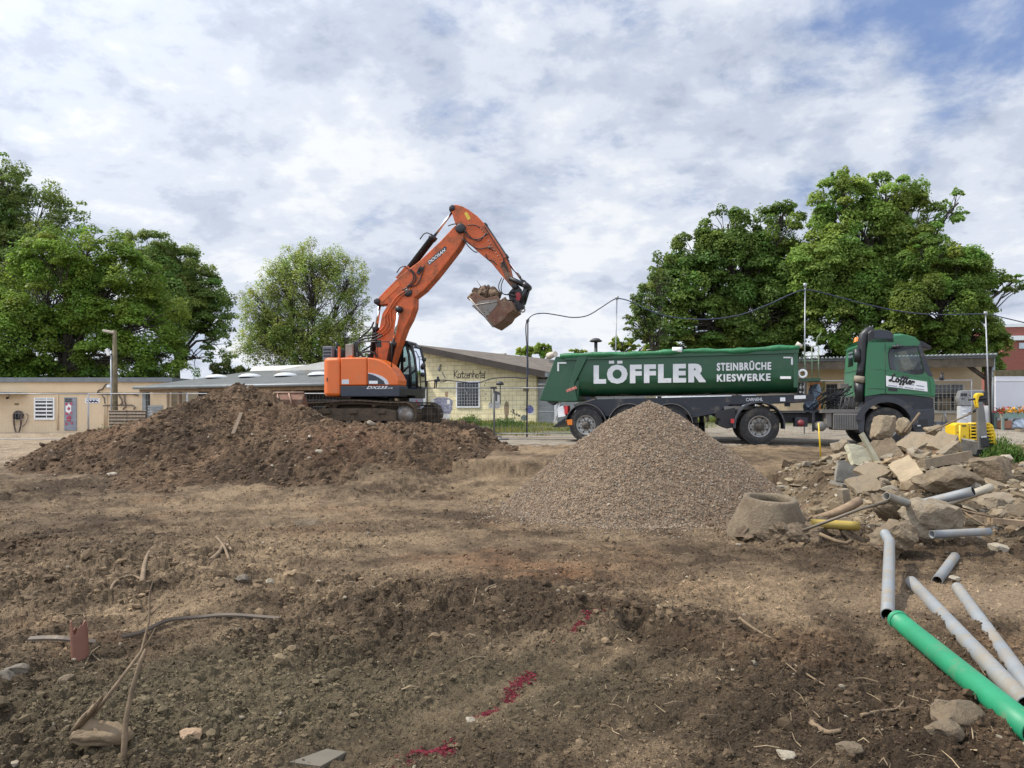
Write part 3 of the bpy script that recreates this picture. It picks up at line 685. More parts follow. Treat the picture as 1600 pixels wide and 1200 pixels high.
# ------------------------------------------------------------------ excavator
def make_excavator():
    E = Frame(-5.02, 27.1, 0.40, -12)
    root = thing('excavator', 'orange crawler excavator with raised two-piece boom holding a bucket of soil', 'excavator', E.o, E.a)
    P = E.P
    # --- tracks
    L2 = 2.2
    def loop():
        pts = []
        c = 1.83; r = 0.40
        for k in range(13):
            a = -math.pi/2+math.pi*k/12; pts.append((c+r*math.cos(a), 0.43+r*math.sin(a)))
        for t in np.linspace(0.9, 0.1, 10):
            u = -c+2*c*t; pts.append((u, 0.83+0.055*math.sin(math.pi*t)-0.02*math.sin(3*math.pi*t)))
        for k in range(13):
            a = math.pi/2+math.pi*k/12; pts.append((-c+r*math.cos(a), 0.43+r*math.sin(a)))
        for t in np.linspace(0.05, 0.95, 12): pts.append((-c+2*c*t, 0.03))
        return pts
    lp = loop()
    seg = []; tot = 0
    for i in range(len(lp)):
        a, b = lp[i], lp[(i+1) % len(lp)]; d = math.hypot(b[0]-a[0], b[1]-a[1]); seg.append((tot, d, a, b)); tot += d
    def at(s):
        s %= tot
        for (t0, d, a, b) in seg:
            if t0 <= s < t0+d+1e-9:
                f = (s-t0)/d; return (a[0]+(b[0]-a[0])*f, a[1]+(b[1]-a[1])*f), math.atan2(b[1]-a[1], b[0]-a[0])
    for side in (-1, 1):
        vc = side*1.195; w = 0.60
        m = MB(); n = 52
        for i in range(n):
            (u, z), an = at(tot*i/n)
            m.obox((u, vc, z), (tot/n*0.90, w, 0.035), (0, -math.degrees(an), 0))
            nx, nz = math.sin(an), -math.cos(an)
            for q in (-0.05, 0.0, 0.05):
                m.obox((u+nx*0.025+math.cos(an)*q, vc, z+nz*0.025+math.sin(an)*q), (0.012, w, 0.03), (0, -math.degrees(an), 0))
        inner = [(u*0.985, 0.43+(z-0.43)*0.90) for u, z in lp]; k = len(inner)
        for s2 in (-0.13, 0.13):     # link chain
            m.add([(p[0], vc+s2*0.8-0.03, p[1]) for p in inner]+[(p[0], vc+s2*0.8+0.03, p[1]) for p in inner]+[(p[0]*0.965, vc+s2*0.8-0.03, 0.43+(p[1]-0.43)*0.82) for p in inner]+[(p[0]*0.965, vc+s2*0.8+0.03, 0.43+(p[1]-0.43)*0.82) for p in inner],
                  [f for i in range(k) for f in ((i, (i+1) % k, k+(i+1) % k, k+i), (i, 2*k+i, 2*k+(i+1) % k, (i+1) % k), (k+i, k+(i+1) % k, 3*k+(i+1) % k, 3*k+i))])
        tr = m.build('track', M_mudsteel, root)
        f = MB(); f.prism([(-1.55,0.22),(1.5,0.22),(1.5,0.56),(1.1,0.64),(-1.2,0.64),(-1.55,0.52)], vc-0.2, vc+0.2)
        for u in (-0.95, 0.0, 1.0): f.box(u-0.14, u+0.14, vc-0.27, vc-0.2, 0.46, 0.60)
        f.build('track_frame', M_mudsteel, tr, 0.02)
        for nm, uc in (('idler_wheel', 1.83), ('drive_sprocket', -1.83)):
            q = MB(); q.lathe([(0.0,-0.20),(0.16,-0.20),(0.20,-0.16),(0.27,-0.15),(0.29,-0.10),(0.345,-0.10),(0.345,0.10),(0.27,0.15),(0.0,0.20)], (uc, vc, 0.43), 'y', 28)
            if nm == 'drive_sprocket':
                for k in range(19):
                    a = 2*math.pi*k/19; q.obox((uc+0.355*math.cos(a), vc, 0.43+0.355*math.sin(a)), (0.06, 0.06, 0.05), (0, -math.degrees(a), 0))
            q.build(nm, M_steel if side < 0 else M_mudsteel, tr)
        for u in np.linspace(-1.25, 1.25, 8):
            q = MB(); q.lathe([(0,-0.2),(0.09,-0.2),(0.095,-0.12),(0.07,-0.1),(0.07,0.1),(0.095,0.12),(0.09,0.2),(0,0.2)], (u, vc, 0.145), 'y', 14); q.build('track_roller', M_mudsteel, tr)
        for u in (-0.7, 0.7):
            q = MB(); q.lathe([(0,-0.16),(0.07,-0.16),(0.07,0.16),(0,0.16)], (u, vc, 0.74), 'y', 12); q.build('carrier_roller', M_mudsteel, tr)
    c = MB(); c.prism([(-0.9,0.38),(0.9,0.38),(0.75,0.78),(-0.75,0.78)], -1.0, 1.0); c.build('undercarriage_frame', M_mudsteel, root, 0.03)
    c = MB(); c.lathe([(0,0.74),(0.72,0.74),(0.72,0.94),(0.66,1.03),(0,1.03)], (0,0,0), 'z', 36); c.build('slew_ring', M_black, root)
    # --- upper structure
    zb = P(560, 620, -1.33)[1]; z1 = P(560, 602.5, -1.33)[1]; z2 = P(560, 559, -1.33)[1]
    uA = P(497, 590, -1.2)[0]; uB = P(531.5, 590, -1.33)[0]; uC = P(573.5, 590, -1.33)[0]
    d = MB(); d.box(uB-0.2, P(626, 610, -1.3)[0], -1.28, 1.28, zb+0.05, z1-0.1); d.box(0.6, 1.62, 0.2, 1.3, zb-0.02, zb+0.16); d.build('revolving_deck', M_black, root, 0.02)
    # counterweight: rounded plan
    rad = -uA+0.02
    pl = []
    vmax = 1.36
    for k in range(17):
        a = -1+2*k/16; v = vmax*a; u = -math.sqrt(max(0.05, rad*rad-(0.62*v)**2))+0.10*abs(a)**8
        pl.append((u, v))
    pl = pl[::-1]+[(uB, -vmax), (uB, vmax)]
    c = MB(); c.zprism(pl, zb+0.02, z2+0.02); cw = c.build('counterweight', M_orange, root, 0.11, 4)
    s = MB(); u0 = P(511, 585, -1.37)[0]; s.box(u0-0.02, u0+0.02, -vmax-0.006, -vmax+0.02, P(511, 596, -1.36)[1], P(511, 590, -1.36)[1]); s.build('lock_plate', M_black, cw)
    # engine side panels (near side), rear part then the sloping front part
    e = MB(); e.prism([(uB+0.015, z1), (uC-0.008, z1), (uC-0.008, z2+0.01), (uB+0.015, z2+0.01)], -1.35, -0.50); pn = e.build('engine_panel', M_orange, root, 0.05, 3)
    q = MB(); a = P(534, 593, -1.36); b = P(545, 600, -1.36); q.box(a[0], b[0], -1.356, -1.348, b[1], a[1]); q.build('warning_sticker', M_silver, pn)
    fr = [(uC+0.008, z1)]+[P(x, y, -1.33) for x, y in ((622,602.5),(622.5,594),(619,586),(612,575),(604,567.5),(594,562),(583,559.5))]+[(uC+0.008, z2+0.005)]
    e = MB(); e.prism(fr, -1.35, -0.50); pf = e.build('side_panel', M_orange, root, 0.05, 3)
    q = MB(); q.prism(P_list(E, [(575,600.5),(575,583.5),(583,585),(594,590),(600.5,595.5),(602.5,600.5)], -1.36), -1.362, -1.349); q.build('panel_vent', M_navy, pf)
    q = MB(); q.prism(P_list(E, [(575,583.5),(575,582.3),(587,584.3),(598,588.5),(605,594),(607.5,600.5),(602,600.5),(599.5,595),(591,589.5),(583,585.6)], -1.36), -1.366, -1.349); q.build('vent_trim', M_silver, pf)
    q = MB(); q.prism(P_list(E, [(576.5,599.6),(590,599.6),(590,595),(576.5,595)], -1.37), -1.368, -1.36); q.build('panel_sticker', M_white, pf)
    lo = MB(); lo.prism([(uB+0.01, zb), (P(624,620,-1.33)[0], zb), (P(625,602,-1.33)[0], z1-0.006), (uB+0.01, z1-0.006)], -1.34, -0.55); sk = lo.build('lower_skirt', M_navy, root, 0.03)
    text_part('model_lettering', 'DX235', [P(572.5,607.6,-1.35), P(605,607.6,-1.35), P(606,603.2,-1.35), P(574,603.2,-1.35)], -1.347, M_white, sk, 0.02, 0.25)
    text_part('model_lettering', 'LCR', [P(605.5,607.6,-1.35), P(613,607.6,-1.35), P(613.5,605.2,-1.35), P(606,605.2,-1.35)], -1.347, M_white, sk, 0.01, 0.25)
    # hood behind, roof of the engine bay
    e = MB(); e.box(uB+0.02, 0.15, -0.49, 1.33, z1-0.1, z2-0.06); e.build('engine_hood', M_navy, root, 0.05)
    g = MB(); a = P(506, 560, -0.9); b = P(520.5, 541, -0.9); g.box(a[0], b[0], -1.0, -0.3, z2-0.05, b[1])
    gb = g.build('air_filter_box', mat('grey_grille_paint', (0.16,0.17,0.19), 0.55, dirt=DUST, damt=0.2), root, 0.02)
    g = MB()
    for k in range(3):
        z = z2+0.07+0.11*k; g.box(a[0]+0.03, b[0]-0.03, -1.006, -0.99, z, z+0.06)
    g.build('grille', M_black, gb)
    g = MB(); g.lathe([(0,0),(0.2,0),(0.21,0.04),(0.21,0.36),(0.17,0.40),(0,0.40)], (P(530,550,-0.6)[0], -0.6, z2-0.04), 'z', 20); mf = g.build('muffler', M_black, root)
    g = MB(); ux = P(527,540,-0.6)[0]; g.tube([(ux,-0.6,z2+0.3),(ux,-0.6,z2+0.5),(ux-0.06,-0.6,z2+0.6)], 0.05, 10); g.tube([(ux+.02,-0.6,z2+0.5),(ux-0.28,-0.6,z2+0.78)], 0.018, 6); g.build('exhaust_pipe', M_black, mf)
    g = MB(); ux = P(529.5,550,-1.0)[0]; g.box(ux-0.03, ux+0.03, -1.02, -0.92, z2-0.03, z2+0.42); g.build('orange_bracket', M_orange, root); g = MB(); g.box(P(544,557,-1)[0], P(551,557,-1)[0], -1.05, -0.85, z2-0.02, z2+0.10); g.build('filler_cap', M_orange, root)
    g = MB(); a = P(541, 549, -0.9); b = P(552, 538, -0.9); g.box(a[0], b[0], -1.0, -0.8, z2-0.03, b[1]); g.build('filler_box', mat('grey_tan_paint', (0.32,0.29,0.25), 0.6, dirt=DUST), root, 0.015)
    # handrails
    h = MB()
    for v in (-1.25,):
        h.tube([E.p3(539,558,v), E.p3(539,511,v), E.p3(587,511,v), E.p3(587,558,v)], 0.018, 6)
        h.tube([E.p3(553,558,v), E.p3(553,534,v), E.p3(608,534,v), E.p3(612,540,v), E.p3(612,576,v)], 0.018, 6)
        h.tube([E.p3(539,534,v), E.p3(553,534,v)], 0.014, 6)
    h.build('handrail', M_black, root)
    h = MB(); h.tube([E.p3(590,556,-1.2), E.p3(590,535,-1.2)], 0.012, 6); h.obox(E.p3(592, 537, -1.2), (0.16, 0.06, 0.24)); h.build('side_mirror', M_black, root, 0.01)
    # --- cab (far side)
    v0, v1 = 0.42, 1.38
    def C(px, py, v=v0): return E.p3(px, py, v)
    cb = MB(); prof = P_list(E, [(613,622),(649,622),(652,606),(649.5,603),(613,603)], v0)
    cb.prism(prof, v0, v1); cab = cb.build('cab', M_navy, root, 0.03)
    fr = MB(); side = [(613.5,604),(613.5,540),(618,535),(634,534),(643,541),(648,560),(651,585),(651.5,605)]
    for v in (v0, v1):
        sp = [(E.P(x, y, v0)[0], v, E.P(x, y, v0)[1]) for x, y in side]
        fr.tube(sp, [0.06,0.06,0.06,0.05,0.055,0.05,0.045,0.045], 8)
        fr.tube([(E.P(x, y, v0)[0], v, E.P(x, y, v0)[1]) for x, y in ((634,534),(639,555),(641,580),(640.5,605))], 0.05, 8)
        fr.tube([(E.P(x, y, v0)[0], v, E.P(x, y, v0)[1]) for x, y in ((613.5,585),(626,585),(634,577),(641,570))], 0.035, 8)
    for x, y in side[1:4]+side[4:5]+side[7:]:
        a = E.P(x, y, v0); fr.tube([(a[0], v0, a[1]), (a[0], v1, a[1])], 0.045, 8)
    fr.build('cab_frame', M_black, cab)
    a = E.P(613.5, 585, v0); b = E.P(640, 604, v0); q = MB(); q.box(a[0], b[0], v0-0.02, v0+0.02, b[1], a[1]); q.build('lower_side_panel', M_navy, cab)
    rf = MB(); rf.prism(P_list(E, [(615,537),(618,532.5),(636,532),(643,539),(640,541),(634,536)], v0), v0-0.03, v1+0.03); rf.build('cab_roof', M_black, cab, 0.02)
    gl = MB(); gl.prism(P_list(E, [(614,584),(614,541),(618,536.5),(633,535.5),(638.5,555),(640.5,570),(633,577),(626,584)], v0), v0-0.006, v0+0.006); gl.prism(P_list(E, [(641,603),(640,570),(643,545),(648,562),(651,586),(651,603)], v0), v0-0.006, v0+0.006)
    gl.prism(P_list(E, [(614,603),(614,541),(618,536.5),(633,535.5),(643,543),(648,562),(651,586),(651,603)], v0), v1-0.006, v1+0.006)
    pp = [E.P(x, y, v0) for x, y in ((643,542),(648,561),(651,585),(651.5,604))]
    gl.add([(p[0]+0.01, v, p[1]) for p in pp for v in (v0+0.03, v1-0.03)], [(0,1,3,2),(2,3,5,4),(4,5,7,6)])
    gl.build('cab_glass', M_glass, cab)
    st = MB(); a = E.P(624, 596, 0.9); st.obox((a[0], 0.9, a[1]), (0.5, 0.5, 0.14)); st.obox((a[0]-0.22, 0.9, a[1]+0.36), (0.13, 0.46, 0.7), (0, -12, 0)); st.obox((a[0]-0.29, 0.9, a[1]+0.8), (0.1, 0.28, 0.2), (0, -12, 0)); st.obox((a[0]+0.2, 0.58, a[1]+0.2), (0.4, 0.1, 0.08)); st.build('operator_seat', M_black, cab, 0.03)
    st = MB(); b = E.P(637, 588, 0.9); st.box(b[0]-0.1, b[0]+0.1, 0.6, 1.1, b[1]-0.3, b[1]+0.05); b = E.P(629,563,0.5); st.box(b[0]-0.12, b[0]+0.1, 0.5, 0.56, b[1]-0.06, b[1]+0.1); st.build('control_console', M_black, cab, 0.02)
    lt = MB(); lt.obox(E.p3(642.5, 539.5, 0.55), (0.27, 0.22, 0.17), (0, 12, 0)); wl = lt.build('work_light', M_black, root, 0.02)
    lt = MB(); p = E.p3(643.5, 540.5, 0.43)
    for k in (-1, 0, 1): lt.obox((p[0]+0.07*k, 0.432, p[2]-0.02*k), (0.045, 0.01, 0.08), (0, 12, 0))
    lt.build('light_lens', M_silver, wl)
    rl = MB(); rl.tube([E.p3(641,548,0.40), E.p3(650,549,0.40), E.p3(655,560,0.40), E.p3(657.5,606,0.40)], 0.016, 6)
    rl.tube([E.p3(652,558,0.40), E.p3(661,557,0.40)], 0.012, 6); rl.build('front_guard_rail', M_black, root)
    for (x, y, w, hh, ty) in ((662.5,562,0.15,0.15,0), (661,572.5,0.17,0.25,22), (660.5,585.5,0.15,0.16,0)):
        p = E.p3(x, y, 0.36); q = MB(); q.lathe([(0,-0.04),(0.8,-0.04),(1,0),(0.95,0.03),(0,0.05)], (0,0,0), 'y', 18)
        q.v = [(a*w/2*1.05, b*1.2, c*hh/2*1.05) for a, b, c in q.v]
        M = Euler((0, R(ty), 0)).to_matrix(); q.v = [tuple(M@Vector(t)+Vector(p)) for t in q.v]; q.tube([p, E.p3(657, y, 0.40)], 0.012, 6); q.build('mirror', M_black, root)
    # --- boom
    VB = -0.06; bw = 0.27
    def BP(pts, v=VB-bw): return P_list(E, pts, v)
    b1 = MB(); b1.prism(BP([(630,454.5),(638,452.5),(647,459),(646.5,480),(640,498),(632,513),(622,540),(613,566),(606,584),(588,572),(583,560),(590,525),(597,490),(607,474)]), VB-bw, VB+bw)
    lb = b1.build('lower_boom', M_boom, root, 0.025)
    b2 = MB(); b2.prism(BP([(586.5,470),(600,455),(625,430),(655,407.5),(688,376),(710,352.5),(718,350),(724,358),(724,372),(715,388),(702,405),(680,433),(662,453),(648,464),(641,466),(634,455),(622,462),(608,474.5),(594,476)]), VB-bw+0.015, VB+bw-0.015)
    ub = b2.build('upper_boom', M_boom, root, 0.025)
    q = MB(); q.prism(BP([(594,467),(604,457),(622,439),(625,446),(607,463),(597,472)]), VB-bw-0.004, VB-bw+0.02); q.build('boom_rib', M_orange, ub)
    q = MB(); q.prism(BP([(667.5,411),(669,407),(695,384.5),(698,386.5),(696.5,392),(671,414.5)]), VB-bw+0.008, VB-bw+0.03); dc = q.build('decal', M_navy, ub)
    text_part('maker_lettering', 'DOOSAN', BP([(670.6,413),(696,392.4),(694.6,387.4),(669,408)]), VB-bw+0.004, M_white, dc, 0.025)
    def pin(px, py, r, v0_, v1_, name='pivot_pin', par=root, m=M_black):
        p = E.P(px, py, VB-bw); MB().lathe([(0,v0_),(r*0.7,v0_),(r,v0_+0.02),(r,v1_-0.02),(r*0.7,v1_),(0,v1_)], (p[0], VB, p[1]), 'y', 20).build(name, m, par)
    pin(638, 457.5, 0.14, -0.34, 0.34, par=ub); pin(589, 471, 0.11, -0.33, 0.33, par=ub); pin(719.5, 357, 0.17, -0.33, 0.33, par=ub); pin(625.5, 484, 0.11, -0.34, 0.34, par=lb)
    # arm
    VA = VB; aw = 0.19
    ar = MB(); ar.prism(BP([(702.5,321.5),(712,319.5),(722,322),(732,327.5),(745,337),(755,347.5),(775,377),(792,404),(799,432),(807.5,448),(802,452),(790,438),(768,411),(745,392),(724,372),(714,356),(710,346)], VA-aw), VA-aw, VA+aw)
    arm = ar.build('arm', M_boom, root, 0.02)
    q = MB(); q.prism(BP([(725,333),(729.5,331),(735.5,341),(731,344)], VA-aw), VA-aw-0.003, VA-aw+0.01); q.build('yellow_sticker', mat('yellow_sticker', (0.7,0.5,0.05), 0.5), arm)
    q = MB(); q.prism(BP([(781,412),(789,407),(799,432),(807.5,448),(802,452),(792,440)], VA-aw), VA-aw-0.012, VA-aw+0.01); q.build('arm_tip_plate', M_rust, arm)
    pin(705.5, 324, 0.10, -0.24, 0.24, par=arm); pin(804, 447, 0.09, -0.26, 0.26, par=arm)
    def cyl(name, a, b, c, r1, r2, v, par=root, dv=0.0):
        pa, pb, pc = [Vector((E.P(x, y, VB-bw)[0], v, E.P(x, y, VB-bw)[1])) for x, y in (a, b, c)]
        o = MB().tube([pa, pa+(pb-pa)*0.9, pa+(pb-pa)*0.9, pb], [r1, r1, r1*1.18, r1*1.18], 14).build(name, M_black, par)
        MB().tube([pb, pc], r2, 12).build('piston_rod', M_chrome, o)
        q = MB()
        for p_, rr in ((pa, r1*1.15), (pc, r1*1.0)): q.lathe([(0,-r1*0.9),(rr,-r1*0.9),(rr,r1*0.9),(0,r1*0.9)], tuple(p_), 'y', 16)
        q.build('cylinder_eye', M_black, o); return o
    cyl('arm_cylinder', (629,426), (675,366), (705,325), 0.125, 0.05, VB+0.0)
    q = MB(); q.prism(BP([(618,434),(633,416),(639,416),(640,424),(630,432)], VB-0.15), VB-0.16, VB+0.16); q.build('cylinder_bracket', M_boom, ub)
    for v in (VB-0.39, VB+0.39): cyl('boom_lift_cylinder', (604.5,592), (616.5,535), (625.5,484), 0.105, 0.05, v)
    cyl('boom_adjust_cylinder', (577,556), (583.5,510), (589,471.5), 0.12, 0.06, VB+0.0)
    cyl('bucket_cylinder', (754.5,350), (789,402), (816,439.5), 0.085, 0.045, VB+0.0)
    # linkage and quick coupler
    for v in (VB-0.23, VB+0.23):
        a, b, c = [Vector((E.P(x, y, VB-0.2)[0], v, E.P(x, y, VB-0.2)[1])) for x, y in ((797,435),(822.5,446.5),(814.5,473))]
        MB().tube([a, b], 0.075, 8).build('linkage_rocker', M_black, root)
        MB().tube([b, c], 0.07, 8).build('linkage_rod', M_black, root)
    q = MB(); p = E.P(822, 446.5, VB-0.2); q.lathe([(0,-0.3),(0.11,-0.3),(0.11,0.3),(0,0.3)], (p[0], VB, p[1]), 'y', 14); q.build('linkage_pin', M_black, root)
    q = MB(); q.prism(BP([(799,452),(805,446),(812,449),(815.5,458),(817,474),(818,480),(811,484),(803,486),(799,482),(796,470),(794,458)], VB-0.17), VB-0.17, VB+0.17)
    qc = q.build('quick_coupler', M_black, root, 0.02)
    q = MB(); q.prism(BP([(806,457),(812,457),(814.5,464),(812,470),(806.5,469),(805,462)], VB-0.18), VB-0.183, VB-0.16); q.build('coupler_plate', mat('red_paint', (0.32,0.02,0.03), 0.5, dirt=DUST), qc)
    q = MB(); p = E.P(816.5, 484, VB-0.1); q.lathe([(0.075+0.025*math.cos(t), 0.025*math.sin(t)) for t in np.linspace(0, 2*math.pi, 9)], (p[0], VB-0.08, p[1]), 'y', 18); q.build('lifting_eye', M_steel, qc)
    q = MB()
    for i, (x, y) in enumerate(((797,455),(799,461),(796,468),(795,475),(797,480))): q.tube([E.p3(x, y, VB-0.24), E.p3(x+7, y+2, VB-0.22)], 0.035, 8)
    q.build('coupler_hydraulics', M_hose, qc)
    # bucket
    bk = MB(); bw2 = 0.62
    side = [(734,466),(742,458),(760,466),(777,462),(783,470),(800,471),(803,484),(793,491),(788,499),(771,511)]
    sp = BP(side, VB-bw2)
    cut = [sp[i] for i in (0, 4, 5, 6, 7, 8, 9)]
    for v in (VB-bw2, VB+bw2): bk.prism([sp[i] for i in (0,1,2,3,4,5,6,7,8,9)], v-0.02, v+0.02)
    back = [sp[i] for i in (4, 5, 6, 7, 8, 9)]
    n = len(back)
    bk.add([(p[0], v, p[1]) for v in (VB-bw2, VB+bw2) for p in back], [(i, i+1, n+i+1, n+i) for i in range(n-1)])
    bk.add([(sp[0][0], VB-bw2, sp[0][1]), (sp[0][0], VB+bw2, sp[0][1]), (sp[9][0], VB+bw2, sp[9][1]), (sp[9][0], VB-bw2, sp[9][1])], [(0,1,2,3)])
    bucket = bk.build('bucket', M_rust, root, 0.012)
    q = MB(); q.prism(BP([(737,478),(752,470),(777,467.5),(777,476),(764,492),(756,495)], VB-bw2-0.02), VB-bw2-0.035, VB-bw2-0.018); q.build('wear_plate', mat('grey_worn_plate', (0.24,0.225,0.205), 0.7, metal=0.3, dirt=(0.2,0.13,0.08), dscale=6, damt=0.5), bucket)
    q = MB()
    for x, y in ((750,485),(757,488),(762.5,484.5),(765,487.5),(757,491.5),(749,488.5)):
        p = E.P(x, y, VB-bw2-0.03); q.lathe([(0,-0.006),(0.016,-0.006),(0.016,0.006),(0,0.006)], (p[0], VB-bw2-0.037, p[1]), 'y', 8)
    q.build('wear_plate_bolts', M_black, bucket)
    q = MB(); q.tube([E.p3(734,466,VB-bw2-0.03), E.p3(771,511,VB-bw2-0.03)], 0.03, 6); q.tube([E.p3(742,477,VB-bw2-0.03), E.p3(778,471,VB-bw2-0.03)], 0.025, 6); q.build('bucket_lip', M_steel, bucket)
    q = MB()
    for i, (x, y, s, v) in enumerate(((740,463,0.42,-0.3),(747,458,0.5,0.0),(756,456,0.55,-0.2),(764,455,0.5,0.1),(770,461,0.5,-0.25),(776,464,0.4,0.1),(750,462,0.6,0.3),(763,462,0.7,-0.1),(788,470,0.35,-0.2),(793,474,0.3,0.1))):
        q.rock(E.p3(x, y+1, VB+v), (s, s*1.1, s*0.75), (i*37, i*21, i*50), 700+i, 3, 0.26)
    ld = q.build('soil_load', mat('bucket_soil', (0.15,0.10,0.062), 0.95, var=0.4, scale=9, bump=0.8, bscale=35), bucket)
    q = MB(); q.tube([E.p3(756,452,VB-0.2), E.p3(750,446,VB-0.2), E.p3(745,438,VB-0.2)], [0.014,0.01,0.006], 5); q.build('root', M_rust, ld)
    # hoses
    def hose(pts, v, r=0.022, vv=None):
        p = [Vector(E.p3(x, y, v if vv is None else vv[i])) for i, (x, y) in enumerate(pts)]
        out = []
        for i in range(len(p)-1):
            p0, p1, p2, p3_ = p[max(i-1, 0)], p[i], p[i+1], p[min(i+2, len(p)-1)]
            for k in range(6):
                t = k/6; out.append(0.5*((2*p1)+(p2-p0)*t+(2*p0-5*p1+4*p2-p3_)*t*t+(3*p1-p0-3*p2+p3_)*t**3))
        return out+[p[-1]], r
    hs = MB(); vf = VB-bw-0.05
    lines = [[(555,556),(553,545),(556,535),(566,526),(578,524),(589,520)], [(556,558),(556,541),(560,533),(570,529),(582,527),(594,522)],
             [(560,557),(558,543),(563,535),(574,533),(585,531),(598,524)], [(556,540),(562,528),(572,520),(580,512),(584,503)], [(570,558),(562,553),(558,540),(562,531)],
             [(558,558),(566,551),(578,549),(586,553),(590,558)], [(561,553),(572,545),(580,540)], [(575,556),(584,551),(588,556)]]
    for i, l in enumerate(lines): p, r = hose(l, vf-0.04*(i % 3), 0.03); MB().tube(p, r, 7).build('hydraulic_hose', M_hose, root)
    hs = MB()
    for i, l in enumerate([[(589,520),(598,512),(602,503),(601,495),(606,486),(618,466),(632,455)], [(594,522),(602,516),(607,506),(605,497),(611,484),(624,466),(641,452)], [(598,524),(607,516),(611,508),(610,497),(610,488)]]):
        p, r = hose(l, vf, 0.022); MB().tube(p, r, 7).build('hydraulic_line', M_boom, lb)
    hs = MB()
    for l in ([(700,353),(710,350),(720,352),(728,362),(738,373),(750,376),(760,364)], [(714,352),(724,357),(731,370),(745,374),(757,369),(763,364)], [(724,374),(732,385),(741,393),(746,394)], [(730,352),(742,352),(750,356)], [(722,372),(736,383),(748,389),(764,387),(770,392)],
              [(641,420),(648,428),(649,438),(640,447),(628,453)], [(634,418),(645,427),(645,438),(636,448)], [(663,414),(659,430),(652,444),(640,448)], [(759,397),(762,405),(770,408),(776,414)], [(656,374),(662,366),(668,364),(675,368)], [(620,426),(626,418),(634,416)]):
        p, r = hose(l, vf+0.02, 0.02); MB().tube(p, r, 6).build('hydraulic_hose', M_hose, ub)
    hs = MB()
    for k, l in enumerate(([(756,352),(770,375),(784,398),(788,410),(790,418)], [(785,414),(790,402),(800,420),(812,430),(815,440)], [(783,418),(788,412),(794,424)], [(784,434),(779,447),(782,456),(790,460),(797,459)], [(787,435),(783,448),(786,459),(798,461)])):
        p, r = hose(l, VA-aw-0.05, 0.016); MB().tube(p, r, 6).build('hydraulic_hose', M_hose, arm)
    q = MB()
    for t in np.linspace(0, 1, 14):
        x, y = 752+38*t, 355+62*t; q.lathe([(0,-0.02),(0.018,-0.02),(0.018,0.02),(0,0.02)], E.p3(x, y+2, VA-aw-0.02), 'y', 8)
    q.lathe([(0,-0.05),(0.05,-0.05),(0.05,0.03),(0,0.03)], E.p3(765,387,VA-aw-0.02), 'y', 12)
    q.build('hose_clamps', M_steel, arm)
    for (x, y) in ((657,421),(655,424)):
        q = MB(); q.obox(E.p3(x, y, vf+0.03), (0.12, 0.05, 0.2), (0, 30, 0)); q.build('valve_block', M_black, ub)
    return E

EXF = make_excavator()
def make_spare_bucket():
    # wide bucket lying on the heap behind the tracks
    F = Frame(-8.45, 25.6, 0.93, -18)
    root = thing('grading_bucket', 'rusty brown wide bucket lying on the soil heap behind the excavator track', 'bucket', F.o, F.a)
    prof = [(0.0, 0.62), (-0.12, 0.40), (-0.10, 0.12), (0.1, -0.12), (0.45, -0.2)]
    pb = [(v, z) for v, z in prof]
    m = MB(); n = len(pb)
    vs = [(u, p[0]+0.0, p[1]) for u in (0.0, 1.75) for p in pb]+[(u, p[0]+0.03, p[1]+0.01) for u in (0.0, 1.75) for p in pb]
    fs = [(i, i+1, n+i+1, n+i) for i in range(n-1)]+[(2*n+i, 3*n+i, 3*n+i+1, 2*n+i+1) for i in range(n-1)]+[(0, n, 3*n, 2*n), (n-1, 3*n-1, 4*n-1, 2*n-1)]
    m.add(vs, fs); m.build('bucket_shell', M_rust, root)
    for u in (0.0, 1.75):
        MB().add([(u-0.015, a, b) for a, b in pb]+[(u+0.015, a, b) for a, b in pb], [tuple(range(n)), tuple(range(2*n-1, n-1, -1))]+[(i, n+i, n+(i+1) % n, (i+1) % n) for i in range(n)]).build('end_plate', M_rust, root)
    for u in (0.35, 0.75, 1.2):
        MB().tube([(u, -0.04, 0.6), (u+0.16, -0.17, 0.38), (u+0.2, -0.15, 0.12)], 0.028, 6).build('rib', mat('pale_rust_steel', (0.32,0.20,0.14), 0.7), root)
    MB().tube([(0, -0.01, 0.63), (1.75, -0.01, 0.63)], 0.03, 8).build('upper_lip', mat('pale_rust_steel', (0.32,0.20,0.14), 0.7), root)
    MB().tube([(0.1, -0.1, 0.38), (0.45, -0.13, 0.36)], 0.02, 6).build('rib', M_steel, root)
make_spare_bucket()

